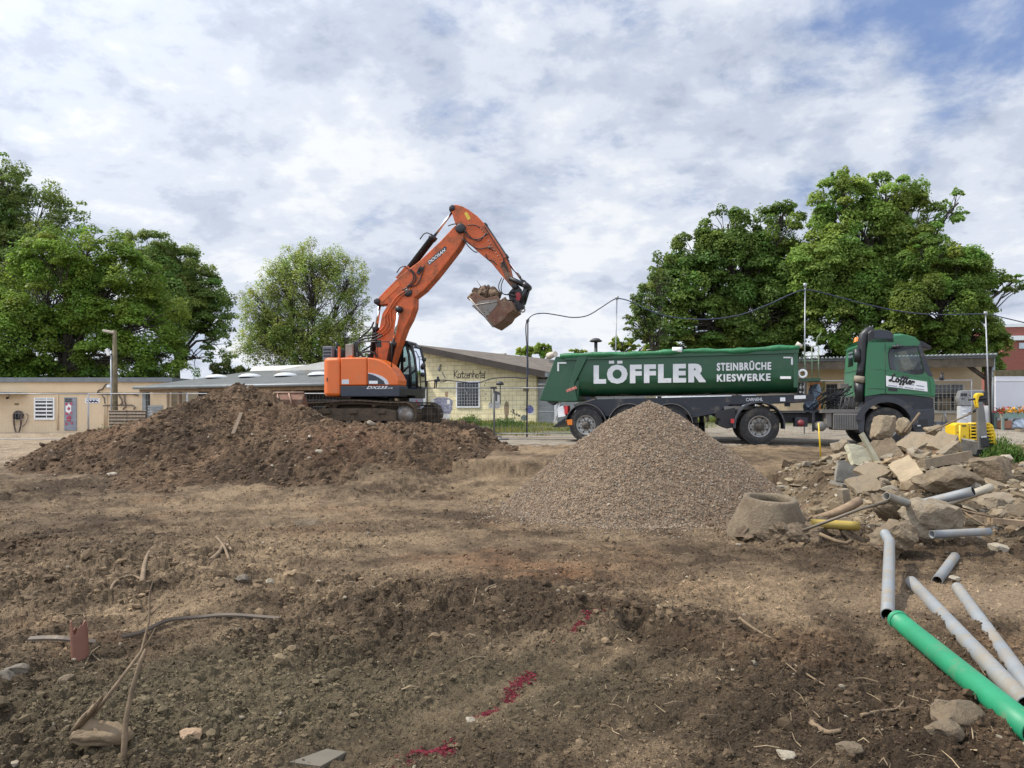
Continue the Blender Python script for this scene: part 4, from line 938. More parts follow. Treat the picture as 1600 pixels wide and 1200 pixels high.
# ------------------------------------------------------------------ tipper truck and trailer
def make_truck():
    A = -20.0
    t0 = Frame(10.12, 20.76, 0.0, A)
    u187, _ = t0.P(1187, 690, 0.0)
    T = Frame(t0.o.x+t0.u.x*u187, t0.o.y+t0.u.y*u187, 0.0, A)
    P = T.P
    k0 = Frame(10.12, 20.76, 0.0, -11.0); u187, _ = k0.P(1187, 690, 0.0); K_ = Frame(k0.o.x+k0.u.x*u187, k0.o.y+k0.u.y*u187, 0.0, -11.0)
    Wd = 2.46
    M_green = mat('dark_green_paint', (0.009, 0.066, 0.028), 0.42, var=0.10, scale=1.2, dirt=(0.06, 0.085, 0.055), dscale=2.5, damt=0.36, coat=0.12)
    M_green2 = mat('light_green_paint', (0.018, 0.140, 0.052), 0.36, var=0.08, scale=1.2, dirt=(0.08, 0.12, 0.07), dscale=3, damt=0.12, coat=0.2)
    M_tarp = mat('green_tarpaulin', (0.016, 0.15, 0.055), 0.5, var=0.25, scale=2.5, dirt=(0.15, 0.22, 0.15), dscale=3, damt=0.25, bump=0.3, bscale=8)
    M_chas = mat('dark_chassis_paint', (0.016, 0.019, 0.027), 0.5, dirt=DUST, dscale=3, damt=0.3)
    M_fend = mat('grey_black_plastic', (0.036, 0.040, 0.048), 0.55, dirt=DUST, dscale=3.5, damt=0.28)
    M_letter = mat('white_lettering', (0.62, 0.63, 0.64), 0.5, var=0.06, dirt=(0.38, 0.40, 0.36), dscale=4, damt=0.3)
    M_grime = mat('dusty_grey_metal', (0.17, 0.16, 0.145), 0.6, metal=0.3, dirt=DUST, dscale=4, damt=0.4)
    M_rim = mat('wheel_rim_steel', (0.34, 0.335, 0.32), 0.5, metal=0.6, dirt=(0.2, 0.17, 0.13), dscale=5, damt=0.45)
    M_hub = mat('dark_hub', (0.075, 0.068, 0.058), 0.65, metal=0.3, dirt=DUST, dscale=6, damt=0.45)
    def wheel(parent, u, vc, side, r=0.53, w=0.30, deep=False, hubout=False):
        # side -1: outer face towards the viewer
        hw = w/2
        prof = [(0.29,-hw*0.9),(0.33,-hw),(0.40,-hw*1.04),(r-0.05,-hw*0.98),(r-0.012,-hw*0.86)]
        for i in range(5):
            a = -hw*0.8+i*hw*0.4; prof += [(r, a-hw*0.14), (r, a+hw*0.14), (r-0.018, a+hw*0.16), (r-0.018, a+hw*0.24)]
        prof = prof[:-2]+[(r-0.012,hw*0.86),(r-0.05,hw*0.98),(0.40,hw*1.04),(0.33,hw),(0.29,hw*0.9)]
        ty = MB().lathe(prof, (u, vc, r), 'y', 44).build('wheel', M_rubber, parent)
        s = side; o = hw*0.9
        dep = 0.13 if deep else 0.05
        rp = [(0.305,o),(0.29,o+0.008),(0.275,o-0.01),(0.265,o-dep),(0.20,o-dep-0.01),(0.135,o-dep*0.8)]
        MB().lathe([(a, s*b) for a, b in rp], (u, vc, r), 'y', 36).build('rim', M_rim, ty)
        q = MB()
        hp = [(0.14,o-dep*0.85),(0.13,o-dep*0.3),(0.10,o-dep*0.25+ (0.05 if hubout else 0)),(0.09,o-dep*0.1+(0.06 if hubout else 0)),(0.0,o-dep*0.1+(0.06 if hubout else 0))]
        q.lathe([(a, s*b) for a, b in hp], (u, vc, r), 'y', 24)
        for k in range(10):
            a = 2*math.pi*k/10; q.lathe([(0.018, s*(o-dep)),(0.018, s*(o-dep+0.035)),(0,s*(o-dep+0.035))], (u+0.168*math.cos(a), vc, r+0.168*math.sin(a)), 'y', 6)
        q.build('hub', M_hub, ty)
        q = MB()
        for k in range(8):
            a = 2*math.pi*(k+.5)/8; q.lathe([(0.028, s*(o-dep+0.002)),(0,s*(o-dep+0.002))], (u+0.235*math.cos(a), vc, r+0.235*math.sin(a)), 'y', 10)
        q.build('rim_holes', M_black, ty); return ty
    def arch(parent, u, v0, v1, r, a0, a1, th, m, name='mudguard', zc=0.53, n=18):
        q = MB(); poly = [(u+r*math.cos(a), zc+r*math.sin(a)) for a in np.linspace(R(a0), R(a1), n)]; poly2 = [(u+(r-th)*math.cos(a), zc+(r-th)*math.sin(a)) for a in np.linspace(R(a0), R(a1), n)]
        for i in range(n-1): pass
        vs = [(p[0], v, p[1]) for v in (v0, v1) for p in poly]+[(p[0], v, p[1]) for v in (v0, v1) for p in poly2]
        fs = []
        for i in range(n-1): fs += [(i, n+i, n+i+1, i+1), (2*n+i, 2*n+i+1, 3*n+i+1, 3*n+i), (i, i+1, 2*n+i+1, 2*n+i), (n+i, 3*n+i, 3*n+i+1, n+i+1)]
        fs += [(0, 2*n, 3*n, n), (n-1, 2*n-1, 4*n-1, 3*n-1)]
        q.add(vs, fs); return q.build(name, m, parent)
    # ================= trailer
    tr = thing('tipper_trailer', 'long dark green half-pipe tipper trailer with big white lettering and a green tarpaulin', 'trailer', T.o, T.a)
    zt = P(1000, 553, 0)[1]
    uf, ur = P(1246, 580, 0)[0], P(900, 580, 0)[0]
    ztf, ztr = P(1248, 547, 0)[1], P(880, 559, 0)[1]
    zbf, zbr = P(1243, 614, 0)[1], P(905, 619, 0)[1]
    def section(u, top, bot, n=9):
        h = top-bot; zk = bot+h*0.40; pts = [(0.0, top), (0.0, (top+zk)/2), (0.0, zk)]
        for k in range(1, n+1):
            a = math.pi/2*k/n; pts.append((0.62*(1-math.cos(a)), bot+(zk-bot)*(1-math.sin(a))))
        return [(u, v, z) for v, z in pts]+[(u, Wd-v, z) for v, z in pts[::-1]]
    st = []
    for t in np.linspace(0, 1, 9):
        u = ur+(uf-ur)*t; st.append(section(u+0.0, ztr+(ztf-ztr)*t, zbr+(zbf-zbr)*t))
    k = len(st[0]); m = MB()
    vs = [p for s_ in st for p in s_]; fs = [(i*k+j, i*k+j+1, (i+1)*k+j+1, (i+1)*k+j) for i in range(8) for j in range(k-1)]
    m.add(vs, fs, True); m.add(st[-1], [tuple(range(k))])
    body = m.build('tipper_body', M_green, tr)
    # tail section with slanted gate
    m = MB(); pr = [P(868,557,0), P(842,626,0), P(880,628,0), P(903,627,0), P(908,557,0)]
    m.prism(pr, 0.0, Wd); m.build('tailgate', M_green, body, 0.03)
    for q4 in ([(884,627),(904,556),(920,556),(898,600),(903,627)],):
        m = MB(); m.prism(P_list(T, q4, 0), -0.07, 0.0); m.build('rear_rib', M_green, body, 0.015)
    m = MB(); m.prism(P_list(T, [(852,627),(862,633),(868,627)], 0), 0.1, 0.4); m.build('gate_hinge', M_chas, body)
    m = MB(); m.prism(P_list(T, [(884,609),(886,613),(902,607),(900,603)], -0.07), -0.078, -0.06); m.build('warning_plate', mat('red_white_plate', (0.45,0.16,0.12), 0.5, var=0.5, scale=14), body)
    m = MB()
    for pts in ([(871,567),(871,580),(873.5,580),(873.5,567)], [(871,566),(885,566),(885,568.2),(871,568.2)], [(1224,557.5),(1239,557.5),(1239,559.6),(1224,559.6)], [(1236,557.5),(1239,557.5),(1239,570),(1236,570)]):
        MB().prism(P_list(T, pts, 0), -0.012, 0.004).build('marker_stripe', M_letter, body)
    m = MB(); m.prism(P_list(T, [(1219,588),(1236,588),(1236,592),(1219,592)], 0), -0.012, 0.004); m.build('reflector_plate', M_white, body)
    m = MB()
    for i in range(12):
        a = (i/12); b = ((i+1)/12)
        if i in (0, 5, 9): continue
        p, q = (925+a*300, 616.6-a*2.0), (925+b*300-3, 616.6-b*2.0); m.prism(P_list(T, [(p[0],p[1]+1.3),(p[0],p[1]-0.4),(q[0],q[1]-0.4),(q[0],q[1]+1.3)], -0.02), -0.03, -0.018)
    # rails
    rl = MB(); rl.prism([(ur-0.35, ztr-0.09), (uf+0.04, ztf-0.09), (uf+0.04, ztf+0.02), (ur-0.35, ztr+0.02)], -0.05, 0.0); rl.prism([(ur-0.35, ztr-0.09), (uf+0.04, ztf-0.09), (uf+0.04, ztf+0.02), (ur-0.35, ztr+0.02)], Wd, Wd+0.05)
    rl.prism([(uf-0.10, zbf+0.15), (uf+0.02, zbf+0.15), (uf+0.02, ztf), (uf-0.10, ztf)], -0.04, 0.0); rl.build('body_rail', M_green, body, 0.01)
    # lettering
    def txt(s_, BL, BR, TR, TL, bold, sh=0.0, v=-0.006, m_=M_letter, par=body, sp=1.0, fat=0.0): text_part('lettering', s_, [P(*c_, v) for c_ in (BL, BR, TR, TL)], v, m_, par, bold, sh, sp, fat)
    txt('LOFFLER', (927.5,600), (1103,597.5), (1103,567.5), (927.5,570.5), 0.035, sp=1.22, fat=0.030)
    m = MB()
    for x in (951.5, 964.5): m.prism(P_list(T, [(x,568.2),(x+8,568.0),(x+8,563.6),(x,563.8)], -0.006), -0.0075, -0.004)
    m.build('umlaut_dots', M_letter, body)
    txt('STEINBRÜCHE', (1120,579.5), (1205,577.8), (1205,563), (1120,564.5), 0.02, sp=1.18, fat=0.024)
    txt('KIESWERKE', (1120,596.5), (1204,595), (1204,583.3), (1120,584.8), 0.02, sp=1.18, fat=0.024)
    # tarpaulin: rolled edge and sagging sheet
    n = 40; us = np.linspace(ur-0.5, uf+0.05, n); r2 = np.random.default_rng(5)
    zr = [ztr+(ztf-ztr)*(u-ur)/(uf-ur)+0.045+0.02*math.sin(u*2.2)+0.02*r2.random() for u in us]
    tb = MB(); tb.tube([(u, -0.02+0.02*math.sin(u*3), z) for u, z in zip(us, zr)], [0.07+0.015*math.sin(i*1.1)+0.01*r2.random() for i in range(n)], 10)
    tarp = tb.build('tarpaulin', M_tarp, tr)
    nv = 12; V = []; F = []
    for i, u in enumerate(us):
        for j in range(nv):
            v = Wd*j/(nv-1); V.append((u, v, zr[i]+0.05+0.10*math.sin(math.pi*j/(nv-1))-0.045*(0.5+0.5*math.cos(u*2*math.pi/0.95))*math.sin(math.pi*j/(nv-1))))
    for i in range(n-1):
        for j in range(nv-1): F.append((i*nv+j, i*nv+j+1, (i+1)*nv+j+1, (i+1)*nv+j))
    MB().add(V, F, True).build('tarpaulin_sheet', M_tarp, tarp)
    m = MB(); a = P(1054,548,0); m.tube([(P(1051,547,0)[0], -0.03, P(1051,547,0)[1]), (P(1066,547.2,0)[0], -0.03, P(1066,547.2,0)[1])], 0.088, 10); m.build('tarpaulin_strap', M_white, tarp)
    m = MB(); m.tube([T.p3(868,553,0.0), T.p3(858,556,0.3), T.p3(860,557,1.2)], [0.09,0.11,0.09], 8); m.tube([T.p3(1244,537,0.1), T.p3(1253,542,0.1)], [0.07,0.06], 8); m.build('tarpaulin_end', mat('pale_canvas', (0.5,0.45,0.38), 0.8), tarp)
    # chassis
    ch = MB(); pr = P_list(T, [(896,632),(905,629),(928,624),(1240,616.5),(1272,616),(1272,627),(1240,629),(1140,632),(1120,645),(1080,653),(1075,648),(960,650),(905,652)], 0.1)
    ch.prism(pr, 0.12, 0.30); ch.prism(pr, Wd-0.30, Wd-0.12)
    chas = ch.build('trailer_chassis', M_chas, tr)
    ch = MB()
    for x in (915, 980, 1045, 1110, 1170, 1230): u = P(x, 635, 0)[0]; z = P(x, 628, 0)[1]; ch.box(u-0.08, u+0.08, 0.3, Wd-0.3, z-0.12, z+0.02)
    ch.build('cross_member', M_chas, chas)
    ch = MB()
    for i in range(14):
        a = i/14; b = (i+0.9)/14; f = lambda t: 619.6-t*5.0
        ch.prism(P_list(T, [(930+a*312,f(a)+1.6),(930+a*312,f(a)),(930+b*312,f(b)),(930+b*312,f(b)+1.6)], 0.1), 0.108, 0.121)
    ch.prism(P_list(T, [(897,632),(929,622.5),(929,624.5),(897,634)], 0.1), 0.108, 0.121)
    ch.build('reflective_stripe', M_grime, chas)
    txt('CARNEHL', (1165.5,627), (1192,626.2), (1192,621.2), (1165.5,622), 0.012, 0, 0.115, M_letter, chas)
    ch = MB(); ch.prism(P_list(T, [(1219,621),(1227,621),(1227,627),(1219,627)], 0.1), 0.10, 0.121); ch.prism(P_list(T, [(1241,618),(1259,617.5),(1259,623),(1241,623.5)], 0.1), 0.10, 0.121); ch.build('chassis_plate', M_white, chas)
    for x in (915, 983, 1048):
        u = P(x, 660, 0)[0]
        for vc, sd in ((0.20, -1), (Wd-0.20, 1)):
            wheel(tr, u, vc, sd, 0.53, 0.36, hubout=True)
        MB().tube([(u, 0.3, 0.53), (u, Wd-0.3, 0.53)], 0.07, 10).build('axle', M_chas, tr)
        g = arch(tr, u, -0.02, 0.44, 0.66, 8, 172, 0.03, M_chas); arch(g, u, -0.03, -0.021, 0.655, 8, 172, 0.013, M_grime, 'mudguard_edge')
        arch(tr, u, Wd-0.44, Wd+0.02, 0.66, 8, 172, 0.03, M_chas)
    lg = MB(); u = P(1086, 650, 0.3)[0]
    for v in (0.35, Wd-0.35): MB().box(u-0.07, u+0.07, v-0.07, v+0.07, 0.35, 1.25).lathe([(0,-0.09),(0.19,-0.09),(0.19,0.09),(0,0.09)], (u, v, 0.42), 'x', 16).build('landing_leg', M_black, tr)
    bb = MB(); bb.prism(P_list(T, [(863,667),(868,668),(905,650),(905,640),(890,648)], 0.25), 0.25, Wd-0.25); bb.build('underrun_bar', M_black, tr)
    bb = MB(); bb.prism(P_list(T, [(874,636),(882,634),(886,650),(874,652)], 0.2), 0.05, 0.55); nb = bb.build('light_panel', M_white, tr)
    bb = MB(); bb.prism(P_list(T, [(883,634),(888,634),(888,647),(883,647)], 0.1), 0.02, 0.3); bb.build('tail_light', M_redlens, tr)
    bb = MB(); bb.prism(P_list(T, [(885,656),(894,655),(894,664),(887,664)], 0.0), 0.0, 0.03); bb.build('side_reflector', M_amber, tr)
    bb = MB(); bb.tube([T.p3(877,622,0.2), T.p3(866,661,0.2)], 0.035, 6); bb.build('rear_strut', M_white, tr)
    # front ladder platform
    pf = MB(); u0, u1 = P(1248, 592, 0.1)[0], P(1282, 592, 0.1)[0]; z = P(1262, 592, 0.1)[1]
    pf.box(u0, u1, 0.1, 1.5, z-0.06, z+0.02); plt = pf.build('front_platform', M_green, tr)
    pr = MB()
    for x in (1257, 1268.5, 1279): pr.tube([T.p3(x, 592, 0.12), T.p3(x, 541, 0.12)], 0.02, 6)
    for y in (556, 563.5): pr.tube([T.p3(1250, y+1, 0.12), T.p3(1279, y, 0.12)], 0.016, 6)
    pr.tube([T.p3(1268.5,550,0.12), T.p3(1270,541,0.12), T.p3(1279,540,0.12)], 0.02, 6); pr.tube([T.p3(1276,540,0.12), T.p3(1277,528,0.12), T.p3(1283,520,0.12)], 0.02, 6)
    pr.build('ladder_rail', mat('green_grey_tube', (0.16,0.24,0.15), 0.5, dirt=DUST), plt)
    c = MB(); c.lathe([(0.10+0.035*math.cos(t), 0.035*math.sin(t)) for t in np.linspace(0, 2*math.pi, 9)], T.p3(1254, 584, 0.05), 'y', 18); c.build('hose_reel', M_white, plt)
    # ================= tractor
    tk = thing('tractor_truck', 'green two-axle tractor truck with black snorkel coupled to the tipper trailer', 'truck', T.o, T.a)
    tk.location = K_.o; tk.rotation_euler = (0, 0, K_.a); T = K_; P = K_.P
    us_ = P(1385, 690, 0)[0]
    ch = MB(); zc1 = P(1300, 640, 0.5)[1]
    ch.box(P(1128, 640, 0.7)[0], us_+0.9, 0.75, 0.87, 0.62, 0.92); ch.box(P(1128, 640, 0.7)[0], us_+0.9, Wd-0.87, Wd-0.75, 0.62, 0.92)
    for u in (-1.0, -0.2, 0.8, 1.8, 2.6): ch.box(u-0.05, u+0.05, 0.87, Wd-0.87, 0.68, 0.88)
    ch.box(0.3, 2.2, 0.4, Wd-0.4, 0.93, 0.97)
    tc = ch.build('truck_chassis', M_chas, tk)
    q = MB(); q.zprism([(-0.9,0.75),(0.45,0.6),(0.6,1.23),(0.45,Wd-0.6),(-0.9,Wd-0.75)], 1.0, 1.10); q.build('fifth_wheel', M_grime, tc)
    q = MB(); q.prism(P_list(T, [(1121,643),(1148,637),(1150,652),(1146,668),(1136,670),(1124,664),(1126,655),(1119,650)], 0.3), 0.3, Wd-0.3); q.build('rear_crossbar', M_black, tc)
    for vc, sd in ((0.17, -1), (0.51, -1), (Wd-0.17, 1), (Wd-0.51, 1)): wheel(tk, 0, vc, sd, 0.53, 0.29, deep=True)
    MB().tube([(0, 0.6, 0.53), (0, Wd-0.6, 0.53)], 0.1, 10).build('axle', M_chas, tk)
    for v0, v1 in ((-0.02, 0.62), (Wd-0.62, Wd+0.02)):
        arch(tk, 0, v0, v1, 0.68, -8, 186, 0.035, M_fend, 'rear_mudguard', 0.55)
    q = MB(); q.box(-0.77, -0.69, -0.03, 0.08, 0.62, 0.74); q.build('tail_light', M_redlens, tk)
    for vc, sd in ((0.17, -1), (Wd-0.17, 1)): wheel(tk, us_, vc, sd, 0.53, 0.32, hubout=True)
    MB().tube([(us_, 0.4, 0.53), (us_, Wd-0.4, 0.53)], 0.08, 10).build('axle', M_chas, tk)
    # side boxes
    q = MB(); a, b = P(1302, 672, 0), P(1343, 646, 0); q.box(a[0], b[0], 0.0, 0.62, a[1], b[1]); q.box(P(1291,650,0)[0], a[0]-0.01, 0.08, 0.62, a[1]+0.06, b[1]+0.05)
    tank = q.build('side_tank', M_grime, tk, 0.03)
    q = MB()
    for i in range(11):
        u = a[0]+(b[0]-a[0])*(i+0.5)/11; q.box(u-0.006, u+0.006, -0.008, 0.0, a[1]+0.03, b[1]-0.03)
    q.build('tank_rib', M_fend, tank)
    q = MB(); a2, b2 = P(1284, 644, 0), P(1346, 639.5, 0); q.box(a2[0], b2[0], 0.02, 0.9, b2[1]-0.10, b2[1]); q.build('deck_plate', M_grime, tk)
    q = MB(); q.lathe([(0,-0.25),(0.12,-0.25),(0.135,-0.2),(0.135,0.25),(0,0.25)], T.p3(1281, 666, 0.3), 'y', 20); q.build('air_tank', M_grime, tk)
    q = MB(); q.box(P(1269.5,640,0.2)[0], P(1273,640,0.2)[0], 0.2, 0.28, P(1270,674,0.2)[1], 0.95); q.box(P(1243,640,0.3)[0], P(1262,640,0.3)[0], 0.3, 0.7, 0.52, 0.78); q.build('bracket', M_chas, tk)
    q = MB(); q.lathe([(0,-0.05),(0.09,-0.05),(0.09,0.05),(0,0.05)], T.p3(1251.5, 661, 0.28), 'y', 14); q.build('valve_cap', mat('dark_red_cap', (0.20,0.03,0.035), 0.5), tk)
    q = MB()
    r2 = np.random.default_rng(9)
    for i in range(26):
        x = 1285+r2.random()*50; y = 603+r2.random()*20; v = 0.5+r2.random()*1.2
        q.tube([T.p3(x, y, v), T.p3(x-8-r2.random()*14, y+10, v+0.1), T.p3(x-14-r2.random()*26, y+9+r2.random()*16, v)], 0.012+0.008*r2.random(), 5)
    q.tube([T.p3(1271,610,0.6), T.p3(1290,617,0.6), T.p3(1302,621,0.6), T.p3(1314,606,0.7), T.p3(1330,604,0.7)], 0.014, 6)
    q.build('air_hoses', M_hose, tk)
    q = MB()
    for x in (1312, 1318, 1324, 1331): q.tube([T.p3(x, 640, 0.5), T.p3(x+3, 621, 0.5), T.p3(x+9, 619, 0.5), T.p3(x+10, 640, 0.5)], 0.02, 6)
    q.build('step_bracket', M_grime, tk)
    q = MB(); q.box(P(1313,600,0.5)[0], P(1326,600,0.5)[0], 0.5, 0.9, P(1316,607,0.5)[1], P(1316,599,0.5)[1]); q.build('equipment_box', M_grime, tk, 0.01)
    # ---- cab
    c0, c1 = 0.0, Wd
    outer = [(1352,619),(1352.5,580),(1355,545),(1357,534),(1380,528),(1412,524),(1430,528),(1437.5,536),(1450,574),(1456,584),(1462,602),(1460,621),(1410,616),(1380,615)]
    inner = [(1392,577),(1390,566),(1389,553),(1391,546),(1397,543.5),(1412,542),(1428,541),(1434,542.5),(1441.5,570),(1443,580),(1440,583.5),(1428,584.5),(1410,581),(1397,579)]
    o2, i2 = P_list(T, outer, 0), P_list(T, inner, 0); n = len(o2)
    m = MB()
    for v in (c0, c1):
        m.add([(p[0], v, p[1]) for p in o2]+[(p[0], v, p[1]) for p in i2], [(i, (i+1) % n, n+(i+1) % n, n+i) for i in range(n)])
        m.add([(p[0], v, p[1]) for p in i2]+[(p[0], v+(0.05 if v == c0 else -0.05), p[1]) for p in i2], [(i, (i+1) % n, n+(i+1) % n, n+i) for i in range(n)])
    skip = (7, 8)
    fs = [(i, (i+1) % n, n+(i+1) % n, n+i) for i in range(n) if i not in skip and i not in (3, 4, 5, 6)]
    m.add([(p[0], c0, p[1]) for p in o2]+[(p[0], c1, p[1]) for p in o2], fs)
    cab = m.build('cab', M_green2, tk)
    # roof with rounded edges
    rp = [o2[i] for i in (3, 4, 5, 6, 7)]; nv = 9; V = []; F = []
    for p in rp:
        for j in range(nv):
            t = j/(nv-1); V.append((p[0], c0+(c1-c0)*t, p[1]+0.02+0.10*(1-abs(2*t-1)**3)))
    F = [(i*nv+j, i*nv+j+1, (i+1)*nv+j+1, (i+1)*nv+j) for i in range(4) for j in range(nv-1)]
    b_ = len(V); V += [(p[0], c0, p[1]) for p in rp]+[(p[0], c1, p[1]) for p in rp]
    F += [(b_+i, i*nv, (i+1)*nv, b_+i+1) for i in range(4)]+[(b_+5+i, b_+5+i+1, (i+1)*nv+nv-1, i*nv+nv-1) for i in range(4)]
    F += [tuple([b_]+[j for j in range(nv)]+[b_+5])]
    MB().add(V, F, True).build('cab_roof', M_green2, cab)
    ws = [o2[i] for i in (7, 8, 9)]
    MB().add([(p[0], v, p[1]) for p in ws for v in (c0, c1)], [(0,1,3,2),(2,3,5,4)]).build('windscreen', M_glass, cab)
    MB().add([(p[0], 0.025, p[1]) for p in i2], [tuple(range(n))]).build('side_window', M_glass, cab)
    MB().add([(p[0], c1-0.025, p[1]) for p in i2], [tuple(range(n))]).build('side_window', M_glass, cab)
    def frame_strip(name, pts_o, pts_i, v, m_):
        k_ = len(pts_o); MB().add([(p[0], v, p[1]) for p in P_list(T, pts_o, v)]+[(p[0], v, p[1]) for p in P_list(T, pts_i, v)], [(i, (i+1) % k_, k_+(i+1) % k_, k_+i) for i in range(k_)]).build(name, m_, cab)
    frame_strip('window_surround', [(a-1.6*(1 if a < 1415 else -1), b+(1.2 if b > 560 else -1.2)) for a, b in inner], inner, -0.006, M_black)
    q = MB(); q.prism(P_list(T, [(1434,540),(1438,537),(1452,575),(1458,588),(1452,588),(1445,580)], 0), -0.012, 0.03); q.build('windscreen_pillar', M_fend, cab)
    q = MB(); q.prism(P_list(T, [(1424,578),(1442,576),(1444,583.5),(1428,584)], 0), 0.02, 1.0); q.obox(T.p3(1434, 575, 0.6), (0.05, 0.42, 0.42), (0, 30, 0)); q.build('dashboard', M_black, cab)
    for v in (0.55, Wd-0.55):
        q = MB(); p = T.p3(1403, 580, v); q.obox((p[0], v, p[2]-0.1), (0.5, 0.5, 0.2)); q.obox((p[0]-0.22, v, p[2]+0.22), (0.16, 0.48, 0.7), (0, -10, 0)); q.build('cab_seat', M_black, cab, 0.03)
    # door seams, swage line, handle
    q = MB()
    for l in ([(1383,536),(1383.5,605),(1384,615)], [(1384,615.5),(1452,617)], [(1355,607),(1383,608)]):
        q.tube([T.p3(x, y, -0.001) for x, y in l], 0.007, 4)
    q.build('door_seam', M_black, cab)
    q = MB(); q.prism(P_list(T, [(1366,576.5),(1386,576.5),(1425,585),(1452,590),(1452,591.5),(1424,587),(1386,578.5)], 0), -0.014, 0.0); q.build('swage_line', M_green2, cab)
    q = MB(); q.prism(P_list(T, [(1388,606),(1402,607),(1402,611.5),(1388,610.5)], 0), -0.012, 0.0); q.build('door_handle', M_black, cab)
    sg = MB(); sg.prism(P_list(T, [(1384,587),(1448,596.5),(1449,612),(1384.5,603.5)], 0), -0.022, -0.016); sign = sg.build('door_sign', M_white, cab)
    S_ = [[(1.15,1.55),(0.95,1.75),(0.72,1.55),(0.62,1.0),(0.45,0.35),(0.2,0.0),(0.0,0.12),(0.18,0.35),(0.55,0.15),(0.95,0.0),(1.25,0.25)],
          [(1.75,0.78),(1.45,0.75),(1.3,0.4),(1.45,0.05),(1.75,0.1),(1.85,0.5),(1.7,0.78),(1.95,0.6),(2.1,0.55)], [(1.50,1.02),(1.54,1.10)], [(1.78,1.02),(1.82,1.10)],
          [(2.05,0.4),(2.45,1.0),(2.6,1.5),(2.42,1.5),(2.3,0.7),(2.2,-0.35),(2.05,-0.45),(2.15,-0.1),(2.6,0.4)], [(2.6,0.4),(3.0,1.0),(3.15,1.5),(2.97,1.5),(2.85,0.7),(2.75,-0.35),(2.6,-0.45),(2.7,-0.1),(3.15,0.35)],
          [(3.15,0.35),(3.5,1.0),(3.6,1.5),(3.42,1.4),(3.35,0.6),(3.4,0.05),(3.6,0.1),(3.75,0.35)], [(3.75,0.35),(4.1,0.5),(4.15,0.75),(3.95,0.78),(3.82,0.4),(3.95,0.05),(4.2,0.1),(4.4,0.4)], [(4.4,0.4),(4.55,0.8),(4.6,0.65),(4.85,0.7),(4.75,0.35)]]
    q = MB()
    for s_ in S_:
        pt = [Vector((a_, b_, 0)) for a_, b_ in s_]; sm = []
        for i in range(len(pt)-1):
            p0, p1, p2, p3_ = pt[max(i-1, 0)], pt[i], pt[i+1], pt[min(i+2, len(pt)-1)]
            for k_ in range(5): t_ = k_/5; sm.append(0.5*((2*p1)+(p2-p0)*t_+(2*p0-5*p1+4*p2-p3_)*t_*t_+(3*p1-p0-3*p2+p3_)*t_**3))
        sm.append(pt[-1]); q.tube([T.p3(1389.5+p_.x*8.0, 595.2+p_.x*1.15-p_.y*6.6, -0.024) for p_ in sm], 0.021, 6)
    q.build('script_lettering', M_black, sign)
    q = MB()
    for x0, x1, f in ((1415,1429,599.2), (1432,1444,601.6)): 
        for k_ in range(6):
            a = x0+(x1-x0)*k_/6; y = f+(a-x0)*0.13; q.prism(P_list(T, [(a,y+1.5),(a,y),(a+1.7,y+0.2),(a+1.7,y+1.7)], -0.025), -0.0245, -0.0215)
    for k_ in range(24):
        if k_ in (6, 10, 17): continue
        a = 1388+56*k_/24; y = 601.3+(a-1388)*0.128; q.prism(P_list(T, [(a,y+1.4),(a,y),(a+1.9,y+0.25),(a+1.9,y+1.65)], -0.025), -0.0245, -0.0215)
    q.build('small_print', mat('grey_blue_print', (0.14,0.17,0.25), 0.6), sign)
    # back wall details
    ub = o2[2][0]-0.012
    q = MB(); q.box(ub-0.02, ub+0.02, 1.45, 2.05, P(1352,572,1.5)[1], P(1352,549,1.5)[1]); q.build('rear_window', M_glass, cab)
    q = MB(); q.box(ub-0.05, ub+0.1, 0.5, 1.2, P(1345,612,0.5)[1], P(1345,592,0.5)[1]); q.build('rear_recess', M_black, cab)
    q = MB()
    for y in (540, 577, 600): z = P(1352, y, 0.5)[1]; q.box(ub-0.045, ub, 0.1, Wd-0.1, z-0.012, z+0.012)
    q.build('rear_seam', M_green2, cab)
    q = MB(); q.lathe([(0,0),(0.10,0),(0.10,0.03),(0.085,0.05),(0.08,0.12),(0.05,0.16),(0,0.17)], T.p3(1339, 527, 1.7)[:2]+(P(1353,531,0)[1]+0.06,), 'z', 18); q.build('beacon', M_amber, cab)
    # snorkel
    q = MB(); q.tube([T.p3(x, y, 0.16) for x, y in ((1343,628),(1343,610),(1342.5,598))], [0.11,0.12,0.14], 14); q.tube([T.p3(x, y, 0.16) for x, y in ((1344,588),(1345.5,578),(1348,560),(1348,535),(1350,524),(1356,518.5),(1364,517))], [0.12,0.11,0.125,0.13,0.13,0.13,0.13], 14)
    sn = q.build('snorkel', M_black, tk)
    q = MB(); q.tube([T.p3(1342.5,598,0.16), T.p3(1344,588,0.16)], 0.155, 16); q.build('snorkel_collar', mat('tan_grey_collar', (0.20,0.175,0.13), 0.6, dirt=DUST), sn)
    q = MB(); q.tube([T.p3(1340,566,0.10), T.p3(1339,545,0.10)], [0.09,0.08], 12); q.build('snorkel_silencer', M_black, sn)
    q = MB(); q.prism(P_list(T, [(1356,537),(1356,520),(1361,515.5),(1378,514.5),(1392,517),(1397.5,524),(1399,535),(1398,537)], 0.0), 0.0, 0.62); hd = q.build('air_intake_box', M_black, tk, 0.05, 3)
    q = MB(); q.prism(P_list(T, [(1366,529),(1366,518),(1380,517.5),(1391,520),(1395,526),(1395,529)], 0.0), -0.012, 0.01); q.build('intake_grille', M_navy, hd)
    q = MB(); q.prism(P_list(T, [(1436,531),(1446,535),(1456,541),(1457,545.5),(1448,543.5),(1438,541)], 0.0), 0.05, Wd-0.05); q.build('sun_visor', M_black, cab, 0.015)
